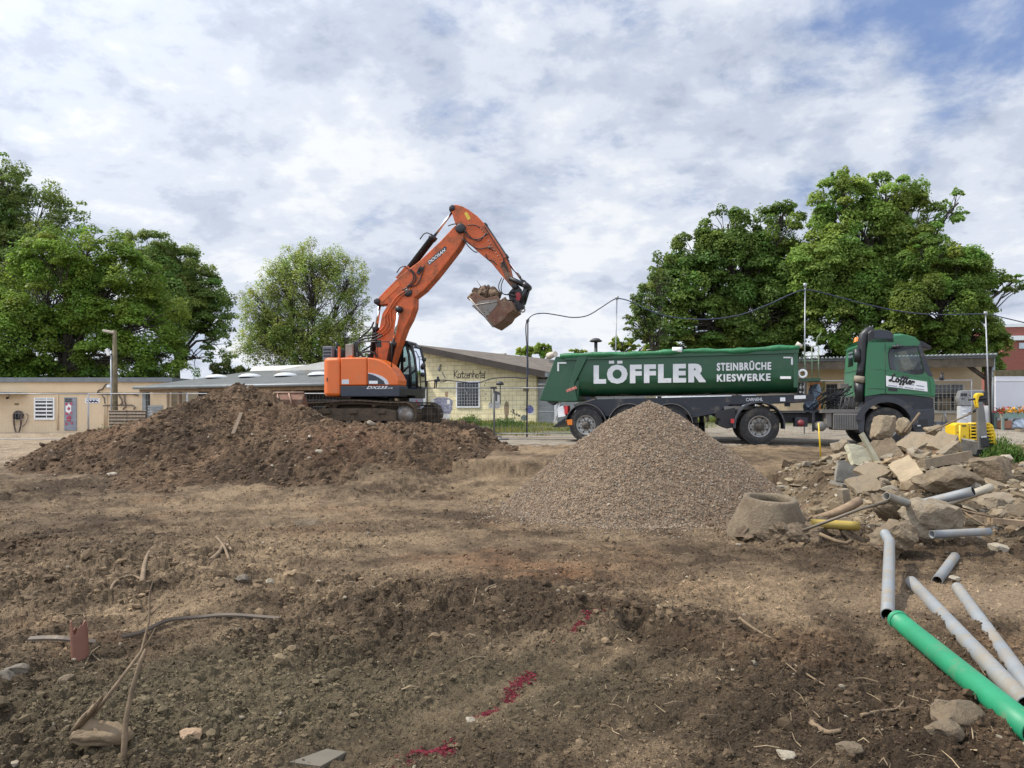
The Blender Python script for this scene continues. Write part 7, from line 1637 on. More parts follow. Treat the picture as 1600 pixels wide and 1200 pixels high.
M_stick = mat('dry_stick', (0.185, 0.13, 0.078), 0.85, var=0.35, scale=9, bump=0.4, bscale=60)
M_root = mat('pale_root_wood', (0.19, 0.135, 0.078), 0.8, var=0.35, scale=6, dirt=(0.10, 0.075, 0.05), dscale=6, damt=0.45, bump=0.4, bscale=40)
M_yellow = mat('yellow_paint', (0.70, 0.47, 0.015), 0.42, var=0.06, dirt=DUST, damt=0.18)
def at_px(px, py, Y): return W(px, py, Y)
def slab(label, px, py, Y, size, rot, m=None, name='concrete_slab', cat='concrete slab', jag=0.09, seed=0):
    "broken slab: an irregular outline with real thickness; size = (width, depth, thickness)"
    c = at_px(px, py, Y); r2 = random.Random(seed+int(px)); w, d, t = size
    base = [(-1,-1),(-0.3,-1.0),(0.4,-1),(1,-0.9),(1,-0.2),(0.95,0.5),(0.9,1),(0.2,0.95),(-0.5,1),(-1,0.9),(-0.95,0.2),(-1,-0.4)]
    pl = [(x*w/2*(1+r2.uniform(-jag, jag)), y*d/2*(1+r2.uniform(-jag, jag))) for x, y in base]
    bm = bmesh.new(); vs = [bm.verts.new((x, y, 0)) for x, y in pl]; f = bm.faces.new(vs)
    ex = bmesh.ops.extrude_face_region(bm, geom=[f]); bmesh.ops.translate(bm, verts=[v for v in ex['geom'] if isinstance(v, bmesh.types.BMVert)], vec=(0, 0, t))
    bmesh.ops.recalc_face_normals(bm, faces=bm.faces[:]); bmesh.ops.triangulate(bm, faces=bm.faces[:]); bmesh.ops.subdivide_edges(bm, edges=bm.edges[:], cuts=4, use_grid_fill=True)
    co = np.array([v.co[:] for v in bm.verts]); co[:, 2] -= t/2; o3 = r2.uniform(0, 50)
    nz = np.stack([fbm(co[:, 0]*k_+co[:, 2]*7+o3+i*9, co[:, 1]*k_-co[:, 2]*5+i*3, int(px)+i, 4, 0.6) for i, k_ in enumerate((11, 11, 8))], 1)
    co = co+nz*np.array([1, 1, 0.8])*min(0.022, t*0.22)*(0.35 if jag < 0.05 else 1)
    for v, c_ in zip(bm.verts, co): v.co = c_
    me = bpy.data.meshes.new(name); bm.to_mesh(me); bm.free(); me.materials.append(m or M_conc2); o = bpy.data.objects.new(name, me); COL.objects.link(o)
    o.location = c; o.rotation_euler = [R(a) for a in rot]
    return tag(o, label, cat, GRP)
def chunk(label, px, py, Y, size, rot=(0,0,0), m=None, seed=0, rough=0.16, name='concrete_chunk', cat='concrete chunk', flat=0.0, sub=4):
    c = at_px(px, py, Y); o = MB().rock((0,0,0), size, (0,0,0), seed, sub, rough, flat).build(name, m or M_conc, None)
    o.location = c; o.rotation_euler = [R(a) for a in rot]
    return tag(o, label, cat, GRP)
GRP = 'broken concrete pieces on the debris mound'
chunk('blocky rough concrete chunk on top of the debris, in front of the truck wheel', 1381, 668, 14.6, (0.52,0.42,0.43), (3,4,8), M_conc2, 21, 0.10, flat=0.62)
chunk('smaller pale concrete chunk leaning on the right side of the blocky chunk', 1408, 668, 14.9, (0.36,0.34,0.38), (0,20,30), M_conc2, 22, 0.13)
chunk('soil-covered concrete lump with one smooth side, below the side tank of the truck', 1317, 698, 15.4, (0.46,0.40,0.36), (0,20,-20), M_conc, 23, 0.16)
slab('dark grey slab standing tilted at the left edge of the debris', 1325, 741, 12.6, (0.44,0.38,0.06), (68,20,8), M_conc3, seed=1)
slab('small flat slab under the dark tilted slab at the left edge', 1318, 757, 12.5, (0.34,0.3,0.05), (8,8,20), M_conc3, seed=2)
slab('pale flat slab lying uppermost of the two stacked slabs in the middle left', 1363, 737, 12.1, (0.44,0.40,0.055), (22,-16,20), seed=3)
slab('pale broken slab lowest of the two stacked slabs in the middle left', 1350, 757, 11.8, (0.48,0.38,0.055), (34,-10,10), seed=4)
slab('thick tan slab leaning in the centre of the debris with its edge showing', 1416, 735, 11.8, (0.36,0.46,0.085), (42,-26,-18), mat('tan_concrete', (0.33,0.26,0.17), 0.9, var=0.15, scale=5, bump=0.3, bscale=40), seed=5)
slab('long straight concrete beam lying across the upper right of the debris', 1478, 719, 12.0, (0.80,0.15,0.15), (-8,-10,6), M_conc2, 'concrete_beam', 'concrete beam', 0.02, 6)
slab('narrow plank-like slab standing up beside the rough tilted slab', 1361, 704, 13.2, (0.07,0.10,0.66), (-14,-24,0), mat('greenish_concrete', (0.33,0.31,0.22), 0.9, var=0.15), jag=0.03, seed=7)
slab('rough earth-stained slab tilted behind the plank-like slab', 1387, 711, 13.4, (0.42,0.62,0.10), (48,-14,-8), M_earthy, seed=8)
slab('rough mossy slab tilted at the left of the plank-like slab', 1343, 714, 13.5, (0.46,0.50,0.09), (46,14,10), mat('greenish_concrete', (0.33,0.31,0.22), 0.9), seed=9)
slab('flat pale slab on the top of the debris right of the blocky chunk', 1428, 692, 13.8, (0.62,0.42,0.075), (14,-22,22), seed=10)
slab('second flat pale slab half hidden behind the top slab', 1444, 684, 14.4, (0.42,0.36,0.09), (10,6,0), M_conc, seed=11)
slab('pale slab with grey edge in front of the yellow tamper', 1472, 691, 13.2, (0.44,0.34,0.08), (18,-34,24), seed=12)
slab('dark wide slab behind the short yellow stake', 1497, 694, 13.8, (0.56,0.34,0.22), (4,10,-10), M_conc3, seed=13)
slab('oblong concrete block below the pale slab with grey edge', 1483, 704, 12.6, (0.42,0.16,0.13), (0,-32,16), M_conc, jag=0.05, seed=14)
chunk('large soil-caked boulder of concrete in the middle of the debris', 1478, 752, 10.7, (1.05,0.8,0.44), (6,6,12), M_earthy, 24, 0.15)
chunk('dark soil-covered concrete block at the right behind the grey pipe', 1548, 738, 11.2, (0.66,0.5,0.40), (0,-12,-14), M_earthy, 25, 0.12, flat=0.6)
chunk('rounded concrete boulder with rough face below the grey pipe end', 1556, 786, 10.0, (0.66,0.52,0.36), (0,-14,20), M_conc, 26, 0.16)
slab('flat slab at the right edge above the rounded boulder', 1573, 762, 10.9, (0.50,0.42,0.08), (12,14,0), seed=15)
chunk('brown concrete lump at the right picture edge under the flat slab', 1590, 801, 9.6, (0.42,0.36,0.26), (0,10,0), M_earthy, 27, 0.16)
chunk('hollow-sided concrete footing lump crusted with soil nearest to the viewer', 1398, 842, 8.35, (0.62,0.50,0.46), (10,-18,25), M_earthy, 28, 0.2)
chunk('big flat-sided concrete lump right of the footing, above the grey pipe end', 1462, 812, 8.9, (0.74,0.58,0.40), (6,12,-10), M_conc, 29, 0.12, flat=0.6)
chunk('crumbly mortar lump under the crossing pipes', 1392, 795, 9.4, (0.50,0.46,0.40), (0,0,40), M_earthy, 30, 0.22)
slab('small upright brick-sized block left of the crossing pipes', 1319, 779, 10.2, (0.11,0.12,0.26), (0,-8,12), M_conc, jag=0.04, seed=16)
slab('brown broken board lying at the far right edge', 1583, 816, 8.9, (0.5,0.12,0.06), (0,4,-10), M_wood, 'broken_board', 'board', 0.03, 17)
r6 = random.Random(66)
for i, (px, py, Y, s, lab) in enumerate(((1460,668,15.5,0.3,'pale fragment of slab at the top right of the debris'),(1380,752,11.9,0.22,'fist-sized pale stone between the stacked slabs and the tan slab'),(1424,757,11.4,0.2,'small brown brick fragment under the tan slab'),(1450,708,12.8,0.16,'small white stone left of the beam'),(1432,681,14.8,0.2,'small pale chunk behind the top slab'),(1347,693,14.3,0.17,'small pale chunk above the plank-like slab'),(1562,800,9.3,0.2,'small grey stone under the rounded boulder'))):
    chunk(lab, px, py+3, Y, (s*1.2, s, s*0.75), (0, 0, 40*i), [M_conc2, M_conc, M_earthy][i % 3], 31+i, 0.16)

def pipe_thing(name, label, cat, pts, r, m, group=None, dirt_end=False, wall=0.006, lift=0.0):
    P3 = [Vector(p) for p in pts]; o = MB().pipe(P3, r, wall, 18).build(name, m, None)
    return tag(o, label, cat, group)
GP = 'grey plastic pipes among the debris'
def on_ground(px, py, r): 
    h = hit(px, py); return Vector((h.x, h.y, az(h.x, h.y)+r*0.5))
def pix_pts(l): return [W(x, y, Y) for x, y, Y in l]
def bits(l, n=5):
    a, b = l; return [a+(b-a)*i/n for i in range(n+1)]
pipe_thing('drain_pipe', 'thick grey pipe slanting up to the right with dark open end above the debris', 'pipe', bits(pix_pts([(1425,791,9.7),(1521,767.5,9.2)])), 0.058, M_pipe, GP)
pipe_thing('drain_pipe', 'grey-brown pipe crossing under the thick pipe, open end facing the viewer at left', 'pipe', bits(pix_pts([(1385,775,8.7),(1456,800,9.2)])), 0.045, mat('muddy_grey_pipe', (0.24,0.23,0.20), 0.6, var=0.2, scale=4, dirt=(0.30,0.25,0.17), dscale=4, damt=0.5), GP)
o = MB().tube(bits(pix_pts([(1440,800,9.9),(1550,761,9.8)])), 0.055, 4).build('flat_post', mat('grey_tan_post', (0.36,0.32,0.25), 0.7, dirt=(0.2,0.16,0.12), damt=0.3)); tag(o, 'square grey-tan post lying behind the thick grey pipe', 'post')
pipe_thing('drain_pipe', 'short level grey pipe sticking out right from under the concrete lump', 'pipe', bits(pix_pts([(1456,835,8.3),(1546,830.5,8.5)])), 0.043, M_pipe, GP)
a = W(1390, 841, 7.9); b = on_ground(1387, 972, 0.05)
pipe_thing('drain_pipe', 'grey pipe with muddy lower end leading down from the footing lump to the green pipe', 'pipe', [a+Vector((0.03,0.16,0.02)), a+(b-a)*0.06, a+(b-a)*0.3, a+(b-a)*0.65, b], 0.05, M_pipe, GP)
pipe_thing('drain_pipe', 'short stub of grey pipe lying on the soil right of the green pipe top', 'pipe', bits([on_ground(1464,906,0.05), on_ground(1492,877,0.05)]), 0.048, M_pipe, GP)
pipe_thing('drain_pipe', 'long grey pipe lying just beside the green pipe, muddy at its upper end', 'pipe', bits([on_ground(1424,910,0.05), on_ground(1606,1124,0.05)]), 0.052, M_pipe, GP)
pipe_thing('drain_pipe', 'rightmost long grey pipe on the soil, running out of the picture edge', 'pipe', bits([on_ground(1496,921,0.05), on_ground(1625,1115,0.05)]), 0.048, M_pipe, GP)
def green_pipe():
    a, b = on_ground(1405, 984, 0.07), on_ground(1620, 1176, 0.07); root = thing('green_pipe', 'thick bright green plastic drain pipe lying in the right foreground', 'pipe', a)
    d = (b-a).normalized(); L = (b-a).length
    MB().pipe([d*(L*i/6) for i in range(7)], 0.066, 0.006, 24).build('pipe', M_greenpipe, root)
    MB().pipe([d*-0.03, d*0.02, d*0.03], 0.073, 0.012, 24).build('socket_rim', M_greenpipe, root)
green_pipe()
o = MB().tube([W(1240,834,9.2), W(1300,812,9.0), W(1345,795,8.9), W(1390,783,8.9)], 0.018, 8).build('metal_rod', mat('brown_grey_rod', (0.15,0.125,0.095), 0.6, metal=0.4, var=0.2)); tag(o, 'long thin grey-brown rod slanting over the yellow pipe', 'rod')
pipe_thing('yellow_pipe', 'mustard yellow pipe lying at the left foot of the debris', 'pipe', bits(pix_pts([(1267,818,9.3),(1342,822,9.2)])), 0.055, mat('mustard_pipe', (0.36,0.26,0.055), 0.6, var=0.15, dirt=(0.26,0.19,0.10), dscale=4, damt=0.4))
o = MB().tube(pix_pts([(1270,810,9.7),(1300,803,9.7),(1325,793,9.7),(1343,782,9.8)]), [0.03,0.05,0.06,0.06], 6).build('curved_timber', M_wood); tag(o, 'curved weathered timber with a dark band behind the yellow pipe', 'timber')
for nm, lab, pts, r in (('wooden_stick','pale wooden lath standing slanted in front of the truck bumper',[(1414,676,14.2),(1437,645,14.2)],0.022),('wooden_stick','long pale lath rising right towards the yellow tamper',[(1448,677,14.0),(1520,645,14.0)],0.016),
                        ('root_stick','crooked dry root lying below the yellow pipe',[(1280,834,8.9),(1305,845,8.8),(1322,849,8.7),(1330,845,8.8)],0.022),('wooden_stick','thin brown batten at the right of the debris under the thick pipe',[(1482,789,9.2),(1512,799,9.0),(1568,812,8.9)],0.012),('wooden_stick','thin dark batten slanting down right of the concrete lump',[(1505,800,8.9),(1540,822,8.6)],0.012)):
    o = MB().tube(pix_pts(pts), r, 6).build(nm, M_root if 'pale' in lab or 'root' in nm else M_stick); tag(o, lab, 'stick', 'sticks on the debris')
def cage():
    root = thing('wire_cage', 'small bent piece of rusty wire mesh at the front of the footing lump', 'wire', W(1372, 852, 7.9))
    m = MB()
    for x in (0.0, 0.04, 0.08): m.tube([(x,0,0),(x+0.03,-0.02,-0.13)], 0.004, 4)
    m.tube([(-0.02,0,0),(0.13,0,0.0)], 0.005, 4); m.build('wires', M_rust, root)
cage()
# yellow stakes
for lab, x, y0, y1, Y in (('tall thin yellow marker stake in front of the truck side tank', 1279, 661, 712, 16.6), ('short thin yellow marker stake in front of the dark slab', 1500, 664, 700, 12.9)):
    a, b = W(x, y0, Y), W(x+3.5 if x < 1300 else x, y1+4, Y); o = MB().tube([b, a], 0.016, 6).build('marker_stake', M_yellow); tag(o, lab, 'stake', 'yellow marker stakes')
# concrete shaft cone
def shaft():
    c = W(1201, 776, 9.75); g = base_z(np.array([c.x]), np.array([c.y]))[0]; H = c.z-g
    root = thing('manhole_cone', 'round concrete manhole cone half buried in soil right of the gravel pile', 'manhole cone', (c.x, c.y, g), 0); root.rotation_euler = (R(6), 0, 0)
    n = 40; prof = [(0.52,-0.1),(0.50,0.08),(0.45,H*0.42),(0.375,H*0.78),(0.345,H-0.05),(0.335,H-0.01),(0.315,H),(0.265,H),(0.25,H-0.02),(0.25,H-0.08),(0.30,H*0.6),(0.32,-0.1)]
    m = MB().lathe(prof, (0,0,0), 'z', n); r2 = np.random.default_rng(3)
    V = np.array(m.v); nz = fbm(np.arctan2(V[:, 1], V[:, 0])*1.3, V[:, 2]*3, 701, 4); V[:, :2] *= (1+0.055*nz)[:, None]; V[:, 2] += 0.015*nz+V[:, 0]*-0.05
    m.v = [tuple(q) for q in V]; m.build('cone', mat('sandy_concrete', (0.185,0.145,0.096), 0.92, var=0.25, scale=4, dirt=(0.12,0.086,0.053), dscale=3.0, damt=0.6, bump=0.9, bscale=28), root)
    m = MB(); m.lathe([(0,H-0.32),(0.36,H-0.32)], (0,0,0), 'z', 24); m.build('soil_fill', M_earthy, root)
    # soil piled against the foot
    m = MB()
    for i, (dx, dy, s) in enumerate(((-0.18,-0.50,0.42),(0.12,-0.58,0.55),(0.42,-0.42,0.62),(0.66,-0.15,0.7),(0.75,0.25,0.6),(-0.45,-0.35,0.34),(0.30,-0.68,0.36),(1.0,-0.2,0.55),(0.95,-0.5,0.4))):
        m.rock((dx*0.85, dy*0.85, 0.06), (s*0.95, s*0.85, s*0.6), (0, 0, i*50), 80+i, 4, 0.3)
    o = m.build('soil_berm', mat('berm_soil', (0.135,0.098,0.062), 0.95, var=0.4, scale=6, bump=0.9, bscale=30), None); o.location = root.location; tag(o, 'dark clods of soil heaped against the foot of the manhole cone', 'soil berm', kind='stuff')
shaft()
# vibratory tamper
def tamper():
    Y = 17.6; F = Frame(W(1525, 708, Y).x, Y, az(W(1525, 708, Y).x, Y), -14); root = thing('vibratory_plate', 'yellow vibratory plate compactor with tall grey drawbar handle beside the debris', 'compactor', F.o, F.a); P = F.P
    m = MB(); m.prism(P_list(F, [(1491,692),(1491,664),(1495,661),(1512,661),(1515,664),(1515,692),(1512,694)], -0.35), -0.35, 0.35); e = m.build('engine_cover', M_yellow, root, 0.03)
    m = MB(); m.prism(P_list(F, [(1502,664.5),(1510,664.5),(1509,666.5),(1504,666.5)], -0.36), -0.358, -0.34); m.build('cover_slot', M_black, e)
    m = MB(); m.prism(P_list(F, [(1495,676),(1500,676),(1500,674.5),(1495,674.5)], -0.36), -0.357, -0.34); m.build('warning_label', mat('red_label', (0.4,0.06,0.06), 0.5), e)
    m = MB(); m.prism(P_list(F, [(1505,684),(1509,684),(1509,680),(1505,680)], -0.36), -0.356, -0.34); m.build('maker_badge', mat('dark_yellow_badge', (0.35,0.24,0.02), 0.5), e)
    q = MB(); m2 = P_list(F, [(1541,664),(1546,661),(1551,664),(1556,680),(1558,697),(1552,698),(1550,684)], -0.30); q.prism(m2, -0.33, 0.33); q.build('side_guard', M_yellow, root, 0.02)
    q = MB(); q.tube([F.p3(1512,662,-0.33), F.p3(1546,662,-0.33)], 0.028, 6)
    for k in range(6):
        y = 666.5+5*k; q.tube([F.p3(1515,y,-0.33), F.p3(1552,y,-0.33)], 0.020, 6)
    for x in (1516, 1525.5, 1537): q.tube([F.p3(x,662,-0.33), F.p3(x+1,693,-0.33)], 0.018, 6)
    q.build('guard_grille', M_yellow, root)
    q = MB(); a, b = P(1516,694,-0.2), P(1552,666,-0.2); q.box(a[0], b[0], -0.25, 0.3, a[1], b[1]); q.build('engine_block', mat('dark_engine_metal', (0.06,0.052,0.045), 0.6, metal=0.3, dirt=(0.2,0.12,0.07), dscale=6, damt=0.4), root, 0.03)
    q = MB(); a, b = P(1510,710,-0.35), P(1556,702,-0.35); q.prism([(a[0],a[1]+0.06),(a[0]+0.12,a[1]-0.04),(b[0]-0.1,a[1]-0.04),(b[0],b[1]),(a[0],b[1])], -0.36, 0.36); q.build('base_plate', M_black, root, 0.02)
    q = MB(); q.prism(P_list(F, [(1519,704),(1524,690),(1552,690),(1556,703)], -0.3), -0.32, 0.32); q.build('vibrator_housing', M_black, root, 0.03)
    # drawbar: tapered grey beam up to the handle head
    q = MB(); q.prism(P_list(F, [(1529,703),(1527.5,664),(1527,640),(1527.5,628),(1536,628),(1539,645),(1541,664),(1543,690),(1545,703)], -0.44), -0.46, -0.34); d = q.build('drawbar', mat('dull_grey_steel', (0.16,0.155,0.145), 0.55, metal=0.3, dirt=DUST, damt=0.25), root, 0.015)
    q = MB(); q.prism(P_list(F, [(1532,682),(1544,681),(1545,698),(1533,699)], -0.47), -0.52, -0.46); q.build('hitch_box', M_black, d, 0.015)
    q = MB(); q.prism(P_list(F, [(1533.5,684),(1542,683),(1542,681),(1533.5,682)], -0.53), -0.526, -0.518); q.build('hitch_plate', M_silver, d)
    q = MB(); q.prism(P_list(F, [(1526,636),(1524,628),(1523.5,618),(1527,614),(1536,614.5),(1537,618),(1530,619),(1528,626),(1529,638)], -0.44), -0.48, -0.30); q.build('handle_head', M_yellow, d, 0.02)
    q = MB(); q.tube([F.p3(1513,624.5,-0.42), F.p3(1524,623.5,-0.44), F.p3(1543,622,-0.42)], 0.025, 8); q.prism(P_list(F, [(1527,620),(1540,611),(1542,612),(1541,620),(1541,630),(1532,632),(1528,627)], -0.36), -0.40, -0.24); q.build('handlebar', M_black, d)
    q = MB(); q.tube([F.p3(1514,647,-0.2), F.p3(1526,640,-0.2)], 0.03, 8); q.build('lever', M_black, root)
    return root
tamper()
def appliances():
    F = RSF; P = F.P
    root = thing('grey_cabinet', 'grey plastic cabinet with dark slots standing on white drawers before the shed window', 'cabinet', F.o, F.a); v = -1.2
    m = MB(); m.prism(P_list(F, [(1498,627),(1497,622),(1501,610),(1537,609),(1541,615),(1541,625),(1536,634),(1501,634)], v), v, v+0.6); m.build('hood', mat('mid_grey_plastic', (0.20,0.205,0.21), 0.5, var=0.08), root, 0.03)
    for x0, x1, y0, y1 in ((1501,1511,619.5,614.5),(1514,1518,618.5,617),(1502,1507,624,622.5)):
        a, b = P(x0, y0, v), P(x1, y1, v); MB().box(a[0], b[0], v-0.008, v+0.01, a[1], b[1]).build('slot', M_black, root)
    a, b = P(1500,668,v), P(1519,634.5,v); MB().box(a[0], b[0], v+0.05, v+0.6, min(a[1], 0.05), b[1]).build('drawer_unit', mat('white_grey_enamel', (0.52,0.54,0.57), 0.4, var=0.04), root, 0.015)
    for y in (639.5, 646.5, 653): p = F.p3(1507, y, v+0.04); MB().obox(p, (0.12,0.03,0.035)).build('drawer_handle', M_white, root)
    root = thing('white_cabinet', 'narrow white cabinet behind the drawbar of the yellow compactor', 'cabinet', F.o, F.a)
    a, b = P(1537,660,-0.5), P(1545,634,-0.5); MB().box(a[0], b[0], -0.5, 0, 0.0, b[1]).build('body', M_white, root, 0.01)
    root = thing('cat_figure', 'small black sitting cat figure on the white rail above the barred window', 'figure', W(1471.5, 594, 24.7))
    m = MB(); m.tube([(-0.01,0,0),(0,0,0.06),(0.005,0,0.13),(0.01,0,0.18)], [0.06,0.075,0.055,0.03], 10); m.rock((0.015,0,0.205), (0.10,0.08,0.085), (0,0,0), 3, 2, 0.02)
    for s in (-1, 1): m.tube([(0.015+0.03*s,0,0.235),(0.02+0.033*s,0,0.275)], [0.018,0.003], 5)
    m.tube([(0.05,0,0.02),(0.11,0,0.015),(0.13,0,0.04)], 0.012, 5); m.build('body', M_black, root)
    root = thing('garden_bench', 'grey folded garden furniture stacked below the barred shed window', 'furniture', F.o, F.a); v = 0.6
    m = MB(); m.tube([F.p3(1471,662,v), F.p3(1474,644,v), F.p3(1481,662,v)], 0.03, 6); m.tube([F.p3(1478,662,v), F.p3(1477,644,v)], 0.03, 6); m.build('frame', M_galv, root)
    a, b = P(1462,668,v), P(1478,659,v); MB().box(a[0], b[0], v, v+0.5, 0, b[1]).build('box', mat('grey_blue_box', (0.17,0.185,0.21), 0.6), root, 0.02)
appliances()

# ------------------------------------------------------------------ left foreground
def clay_pipe():
    h = hit(126, 1030); root_z = az(h.x, h.y)-0.05; s = h.y/1200
    root = thing('clay_pipe_stub', 'broken reddish clay drain pipe stub standing upright in the left foreground', 'pipe stub', (h.x, h.y, root_z))
    r = 12.5*s; H = (1030-978)*s+0.05; n = 30; V = []; F = []
    top = lambda a: H*(1-(0.16*max(0, math.sin(a*1.0-0.5))**2+0.05*math.sin(a*3)+0.12*(1 if -1.9 < ((a+math.pi) % (2*math.pi)-math.pi) < -0.95 else 0)+0.07*math.sin(a*7)))
    for ring, (rr, tp) in enumerate(((r,0),(r,1),(r*0.82,1),(r*0.82,0))):
        for k in range(n):
            a = 2*math.pi*k/n; V.append((rr*math.cos(a)+(0.0 if not tp else -0.012), rr*math.sin(a), top(a) if tp else -0.05))
    for q in range(3): F += [(q*n+k, q*n+(k+1) % n, (q+1)*n+(k+1) % n, (q+1)*n+k) for k in range(n)]
    MB().add(V, F).build('pipe', mat('red_brown_clay', (0.19,0.085,0.055), 0.6, var=0.15, scale=8, dirt=(0.16,0.11,0.07), dscale=6, damt=0.3), root)
clay_pipe()
def drape(pts, w, h, name, label, cat, m, lift=0.01, tilt=0.0):
    P3 = []
    for px, py in pts:
        q = hit(px, py); P3.append(Vector((q.x, q.y, az(q.x, q.y)+lift)))
    P3 = cat_s(P3, 6); mb = MB(); vs = []
    for i, p in enumerate(P3):
        t = (P3[min(i+1, len(P3)-1)]-P3[max(i-1, 0)]).normalized(); s = Vector((-t.y, t.x, 0)).normalized(); up = Vector((0, 0, 1))
        vs += [p-s*w/2+up*h*0.1, p+s*w/2+up*h, p+s*(w/2-0.006)+up*(h+0.012), p-s*w/2+up*(h*0.1+0.014)]
    n = len(P3); fs = [(i*4+k, i*4+(k+1) % 4, (i+1)*4+(k+1) % 4, (i+1)*4+k) for i in range(n-1) for k in range(4)]+[(3,2,1,0), (4*n-4,4*n-3,4*n-2,4*n-1)]
    o = mb.add(vs, fs).build(name, m); return tag(o, label, cat)
def cat_s(p, k):
    out = []
    for i in range(len(p)-1):
        p0, p1, p2, p3 = p[max(i-1,0)], p[i], p[i+1], p[min(i+2,len(p)-1)]
        for j in range(k):
            t = j/k; out.append(0.5*((2*p1)+(p2-p0)*t+(2*p0-5*p1+4*p2-p3)*t*t+(3*p1-p0-3*p2+p3)*t**3))
    return out+[p[-1]]
M_strip = mat('dark_rusty_strip', (0.085,0.066,0.05), 0.6, metal=0.3, var=0.25, scale=8, dirt=(0.18,0.14,0.10), dscale=5, damt=0.35)
drape([(190,998),(222,988),(262,976),(310,970),(360,969.5),(436,972)], 0.02, 0.018, 'metal_strip', 'long dark metal edging strip bent across the soil behind the clay pipe stub', 'metal strip', M_strip, 0.012)
drape([(46,1004),(90,1010),(150,1007)], 0.03, 0.02, 'metal_strip', 'short dark flat strip lying behind the clay pipe stub at far left', 'metal strip', M_strip, 0.012)
def stick(name, label, pts, r, m, cat='stick', branches=(), group='dry sticks and roots on the soil', lifts=None):
    P3 = []
    for i, (px, py) in enumerate(pts):
        q = hit(px, py); P3.append(Vector((q.x, q.y, az(q.x, q.y)+r*0.6)))
    n = len(P3); o = MB().tube(cat_s(P3, 4), [r*(1-0.5*i/(4*(n-1))) for i in range(4*(n-1)+1)], 6)
    for b in branches:
        B = [Vector((hit(*q).x, hit(*q).y, az(hit(*q).x, hit(*q).y)+r*0.5)) for q in b]; o.tube(cat_s(B, 3), r*0.5, 5)
    return tag(o.build(name, m), label, cat, group)
# the upright stick is rooted below the frame and leans to the right
hb = hit(194, 1196); s_ = hb.y/1200
o = MB().tube([hb+Vector((0,0,-0.12)), W(193,1190,hb.y), W(196,1130,hb.y+0.05), W(206,1080,hb.y+0.10), W(219,1035,hb.y+0.15), W(228,1014,hb.y+0.18)], [0.014,0.014,0.0125,0.0115,0.010,0.008], 9).build('upright_stick', mat('brown_stick_bark', (0.15,0.105,0.062), 0.85, var=0.3, scale=14, bump=0.5, bscale=60))
tag(o, 'brown stick standing upright out of the soil in the bottom left corner', 'stick')
def stump():
    h = hit(160, 1178); root = thing('root_stump', 'pale torn root stump with splintered end lying behind the upright stick', 'root stump', (h.x, h.y, az(h.x, h.y)), R(4)); s = h.y/1200
    m = MB(); P_ = [(-46*s,0,0.02),(-38*s,0,0.035),(-28*s,0.0,0.04),(-18*s,0,0.045),(-8*s,0,0.045),(4*s,0,0.04),(18*s,0.0,0.035),(28*s,0,0.03),(38*s,0.01,0.03),(46*s,0.01,0.025)]
    m.tube(P_, [0.018,0.036,0.050,0.056,0.05,0.046,0.05,0.04,0.036,0.012], 40); V = np.array(m.v); nz = fbm(V[:, 0]*9, np.arctan2(V[:, 2]-0.07, V[:, 1])*1.5, 811, 4); V[:, 1:] = (V[:, 1:]-np.array([0, 0.03]))*(1+0.6*nz+0.30*fbm(V[:, 0]*5, np.arctan2(V[:, 2]-0.04, V[:, 1])*5, 815, 4))[:, None]+np.array([0, 0.03]); m.v = [tuple(q) for q in V]
    m.build('trunk_piece', M_root, root)
    m = MB(); r2 = random.Random(5)
    for i in range(9): m.tube([(-44*s+i*0.005,0.0,0.06+0.004*i), (-34*s+0.012*i,r2.uniform(-.02,.02),0.11+0.012*i), (-20*s+0.010*i+r2.uniform(-.02,.02),r2.uniform(-.03,.03),0.15+0.013*i)], [0.012,0.009,0.002], 5)
    m.build('splinters', M_root, root)
    m = MB(); m.tube([(-18*s,0.02,0.12),(0*s,0.06,0.20),(12*s,0.16,0.27),(22*s,0.28,0.34),(26*s,0.34,0.47),(25*s,0.36,0.62),(29*s,0.38,0.68)], [0.011,0.009,0.008,0.007,0.006,0.0045,0.002], 6)
    m.tube([(22*s,0.28,0.34),(34*s,0.3,0.40),(42*s,0.3,0.45)], [0.005,0.004,0.002], 5); m.tube([(27*s,0.35,0.5),(36*s,0.36,0.53),(44*s,0.36,0.55)], [0.006,0.004,0.002], 5); m.tube([(26*s,0.35,0.52),(14*s,0.36,0.47),(6*s,0.36,0.45)], [0.006,0.004,0.002], 5)
    m.build('side_root', M_stick, root)
stump()
stick('dry_root', 'thick pale root lying on the dark windrow of clods at left', [(222,918),(226,900),(232,880),(243,868)], 0.026, M_stick, branches=[[(222,915),(205,912),(180,925),(173,938)]])
stick('dry_root', 'knotted pale root sticking out of the top of the dark clods', [(328,880),(340,873),(352,862),(362,868)], 0.03, M_stick, branches=[[(290,881),(315,880),(330,881)],[(338,857),(350,866),(358,877)]])
stick('dry_root', 'white forked root lying on the flat soil left of the centre', [(521,910),(530,914),(541,920)], 0.010, M_root)
stick('dry_root', 'long thin root lying above the clay pipe stub', [(80,970),(110,963),(130,957),(160,957)], 0.008, M_stick, branches=[[(130,957),(134,967)]])
stick('dry_root', 'forked thin root right of the clay pipe stub', [(110,1048),(130,1042),(141,1028),(156,1018)], 0.009, M_root, branches=[[(144,1028),(157,1040)]])
stick('dry_root', 'pale curved root end on the soil left of the red paint streaks', [(753,940),(762,932),(772,928),(780,920)], 0.014, M_root, branches=[[(772,928),(784,930)],[(745,935),(740,950)]])
stick('dry_root', 'bundle of pale split roots on the soil below the gravel pile', [(1072,964),(1100,958),(1130,966),(1150,972)], 0.010, M_root, branches=[[(1075,960),(1110,950),(1140,952)],[(1072,966),(1110,972),(1148,976)]])
